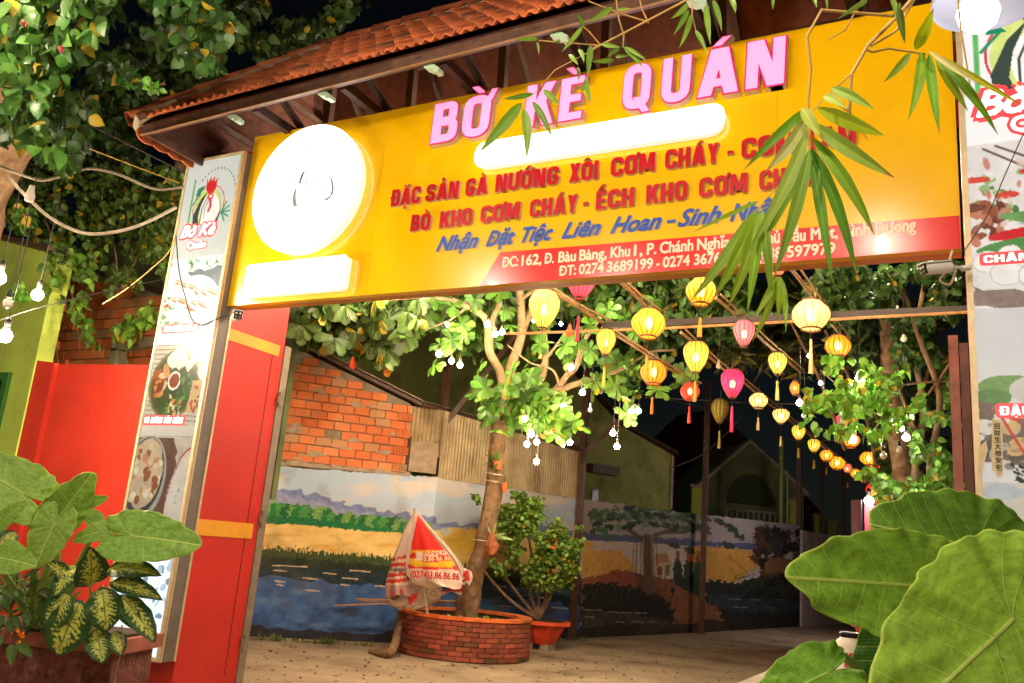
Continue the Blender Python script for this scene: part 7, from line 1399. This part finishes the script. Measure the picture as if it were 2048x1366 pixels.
FAN = [((1616, 216), (1491, 339), 22, (110, 160, 40)), ((1612, 238), (1535, 341), 32, (190, 200, 120)), ((1615, 260), (1500, 500), 30, (160, 190, 80)), ((1612, 300), (1529, 484), 26, (130, 170, 60)), ((1618, 300), (1549, 557), 28, (140, 180, 70)), ((1621, 300), (1668, 563), 24, (110, 160, 50)), ((1622, 295), (1716, 553), 26, (96, 150, 44)), ((1624, 276), (1752, 472), 28, (130, 176, 50)), ((1622, 246), (1791, 355), 32, (150, 184, 70)), ((1634, 216), (1773, 272), 32, (180, 206, 50)), ((1663, 176), (1748, 218), 22, (150, 186, 70)), ((1648, 192), (1692, 217), 20, (170, 190, 60)), ((1512, 420), (1382, 603), 28, (150, 186, 80)), ((1514, 424), (1428, 599), 28, BR), ((1515, 428), (1456, 619), 26, BR), ((1520, 425), (1497, 625), 24, (140, 186, 60)), ((1524, 420), (1545, 605), 22, (150, 190, 70)), ((1556, 553), (1509, 639), 16, BR), ((1556, 556), (1507, 682), 16, (150, 176, 60)), ((1558, 553), (1557, 643), 14, BR), ((1560, 553), (1573, 661), 14, BR), ((1517, 402), (1388, 464), 10, BR), ((1604, 216), (1645, 275), 26, (190, 206, 90)),
       ((1831, 99), (1868, 16), 26, (190, 216, 30)), ((1821, 106), (1769, 164), 18, (150, 180, 60)), ((1843, 103), (1819, 237), 24, (140, 180, 50)), ((1858, 109), (1882, 265), 22, (120, 176, 40)), ((1872, 116), (1937, 222), 20, (150, 176, 50)), ((1876, 116), (1998, 270), 20, (110, 160, 40)), ((1858, 102), (1968, 172), 12, (236, 226, 160)), ((1866, 108), (2052, 214), 14, (196, 200, 50)), ((1735, 2), (1678, 38), 12, (120, 150, 60)), ((1783, -2), (1792, 28), 14, (130, 160, 60)), ((1796, 10), (1811, 88), 16, (96, 120, 50)), ((1800, 5), (1785, 36), 10, (110, 140, 50))]  # the cream-white blade has a highlight put into its colour
for i, (b_, t_, w_, tn) in enumerate(FAN): blade(ba, b_, t_, w_*.92, DBm-.01*(i % 5), DBm-.03-.02*(i % 3), tn, i+3, .05)
b2_ = thing('bamboo_branch', dep(1230, -20, 2.1), 'thin bamboo sprays hanging before the middle letters of the title', 'bamboo'); D2_ = 2.0
for pts, r in (([(1385, -6), (1248, 66), (1201, 90), (1180, 100)], .0026), ([(1297, 44), (1250, 30), (1176, 2)], .002), ([(1297, 46), (1285, 20), (1278, -6)], .0018), ([(1201, 91), (1140, 86), (1077, 81)], .0018), ([(1201, 90), (1180, 65), (1166, 52)], .0016), ([(1232, -5), (1238, 40), (1248, 70), (1246, 95)], .0016), ([(1180, 92), (1182, 130), (1172, 165)], .0012), ([(1200, 92), (1110, 140), (1065, 190), (1045, 208)], .0012), ([(1385, 0), (1384, 30), (1392, 62)], .0014)): twig(b2_, pts, r, D2_)
SM = [((1075, 78), (1030, 79), 9), ((1165, 53), (1125, 103), 10), ((1168, 52), (1155, 28), 10), ((1225, 14), (1177, 44), 12), ((1233, 20), (1262, 17), 6), ((1182, 92), (1176, 150), 14), ((1157, 98), (1168, 124), 10), ((1138, 109), (1157, 130), 9), ((1155, 134), (1158, 162), 8), ((1228, 120), (1184, 123), 10), ((1204, 88), (1240, 94), 10), ((1238, 95), (1216, 113), 10), ((1249, 94), (1285, 134), 13), ((1252, 94), (1296, 122), 8), ((1232, 114), (1256, 112), 7), ((1169, 160), (1183, 207), 11), ((1173, 156), (1160, 190), 8), ((1066, 187), (1005, 198), 11), ((1043, 206), (960, 305), 24), ((1047, 217), (1054, 316), 20), ((1065, 203), (1105, 274), 14), ((1087, 180), (1121, 212), 13), ((1375, 7), (1344, 36), 12), ((1377, 20), (1349, 69), 12), ((1382, 30), (1360, 95), 12), ((1412, 10), (1422, 88), 13), ((1426, 0), (1444, 60), 12), ((1391, 60), (1415, 107), 10), ((1463, -4), (1472, 25), 12), ((1543, -6), (1546, 18), 8), ((1625, -6), (1634, 14), 8), ((1652, -5), (1655, 18), 6), ((1074, 84), (1078, 108), 6), ((1120, 80), (1106, 84), 6)]
for i, (b_, t_, w_) in enumerate(SM): blade(b2_, b_, t_, w_, D2_-.01*(i % 4), None, [(120, 160, 54), (134, 170, 60), (104, 146, 50)][i % 3], i+60, .04)
# unseen bulbs added behind the sign to light the yard and mural
for i, (x, y, z, s) in enumerate(((-5.6, 7.2, 4.7, 'leftmost'), (-4.3, 7.0, 4.75, 'second from the left'), (-3.0, 6.9, 4.8, 'middle'), (-1.7, 6.9, 4.8, 'fourth from the left'), (-6.6, 8.6, 4.95, 'rearmost'), (-.6, 7.3, 4.9, 'rightmost'), (-4.2, 10.2, 5.6, 'highest, deepest'), (-1.0, 10.5, 5.6, 'deepest right'))):
    t = thing('added_yard_bulb', (x, y, z), s+' added bulb hidden above the back of the sign to light the yard', 'light bulb', 'added yard bulbs'); MB().lathe([(0, -.05), (.035, -.04), (.05, 0), (.035, .05), (.02, .08)], (x, y, z), 14).build('glass', E('added_yard_bulb_glass', (255, 230, 196), 860.0), t, True); MB().tube([(x, y, z+.08), (x, y, z+.3)], .006).build('cord', m_wire, t)
lt = thing('fallen_leaves', onz(1000, 1350), 'scattered small dry leaves and grit lying on the yard floor', 'fallen leaves')
n_ = 420; pp = np.array([onz(rng.uniform(490, 1660), rng.uniform(1268, 1366)**1.0, .012) for _ in range(n_)]); pp = pp[np.abs(pp[:, 1]) < 30]; n_ = len(pp)
leaf_mesh('leaves', pp, np.concatenate([rng.normal(0, 1, (n_, 2)), np.zeros((n_, 1))], 1), np.tile([0, 0, 1.], (n_, 1))+rng.normal(0, .15, (n_, 3)), rng.uniform(.02, .07, n_), 'ovate', greens_(n_, (120, 90, 50), yel=.2), lt, kind='stuff')
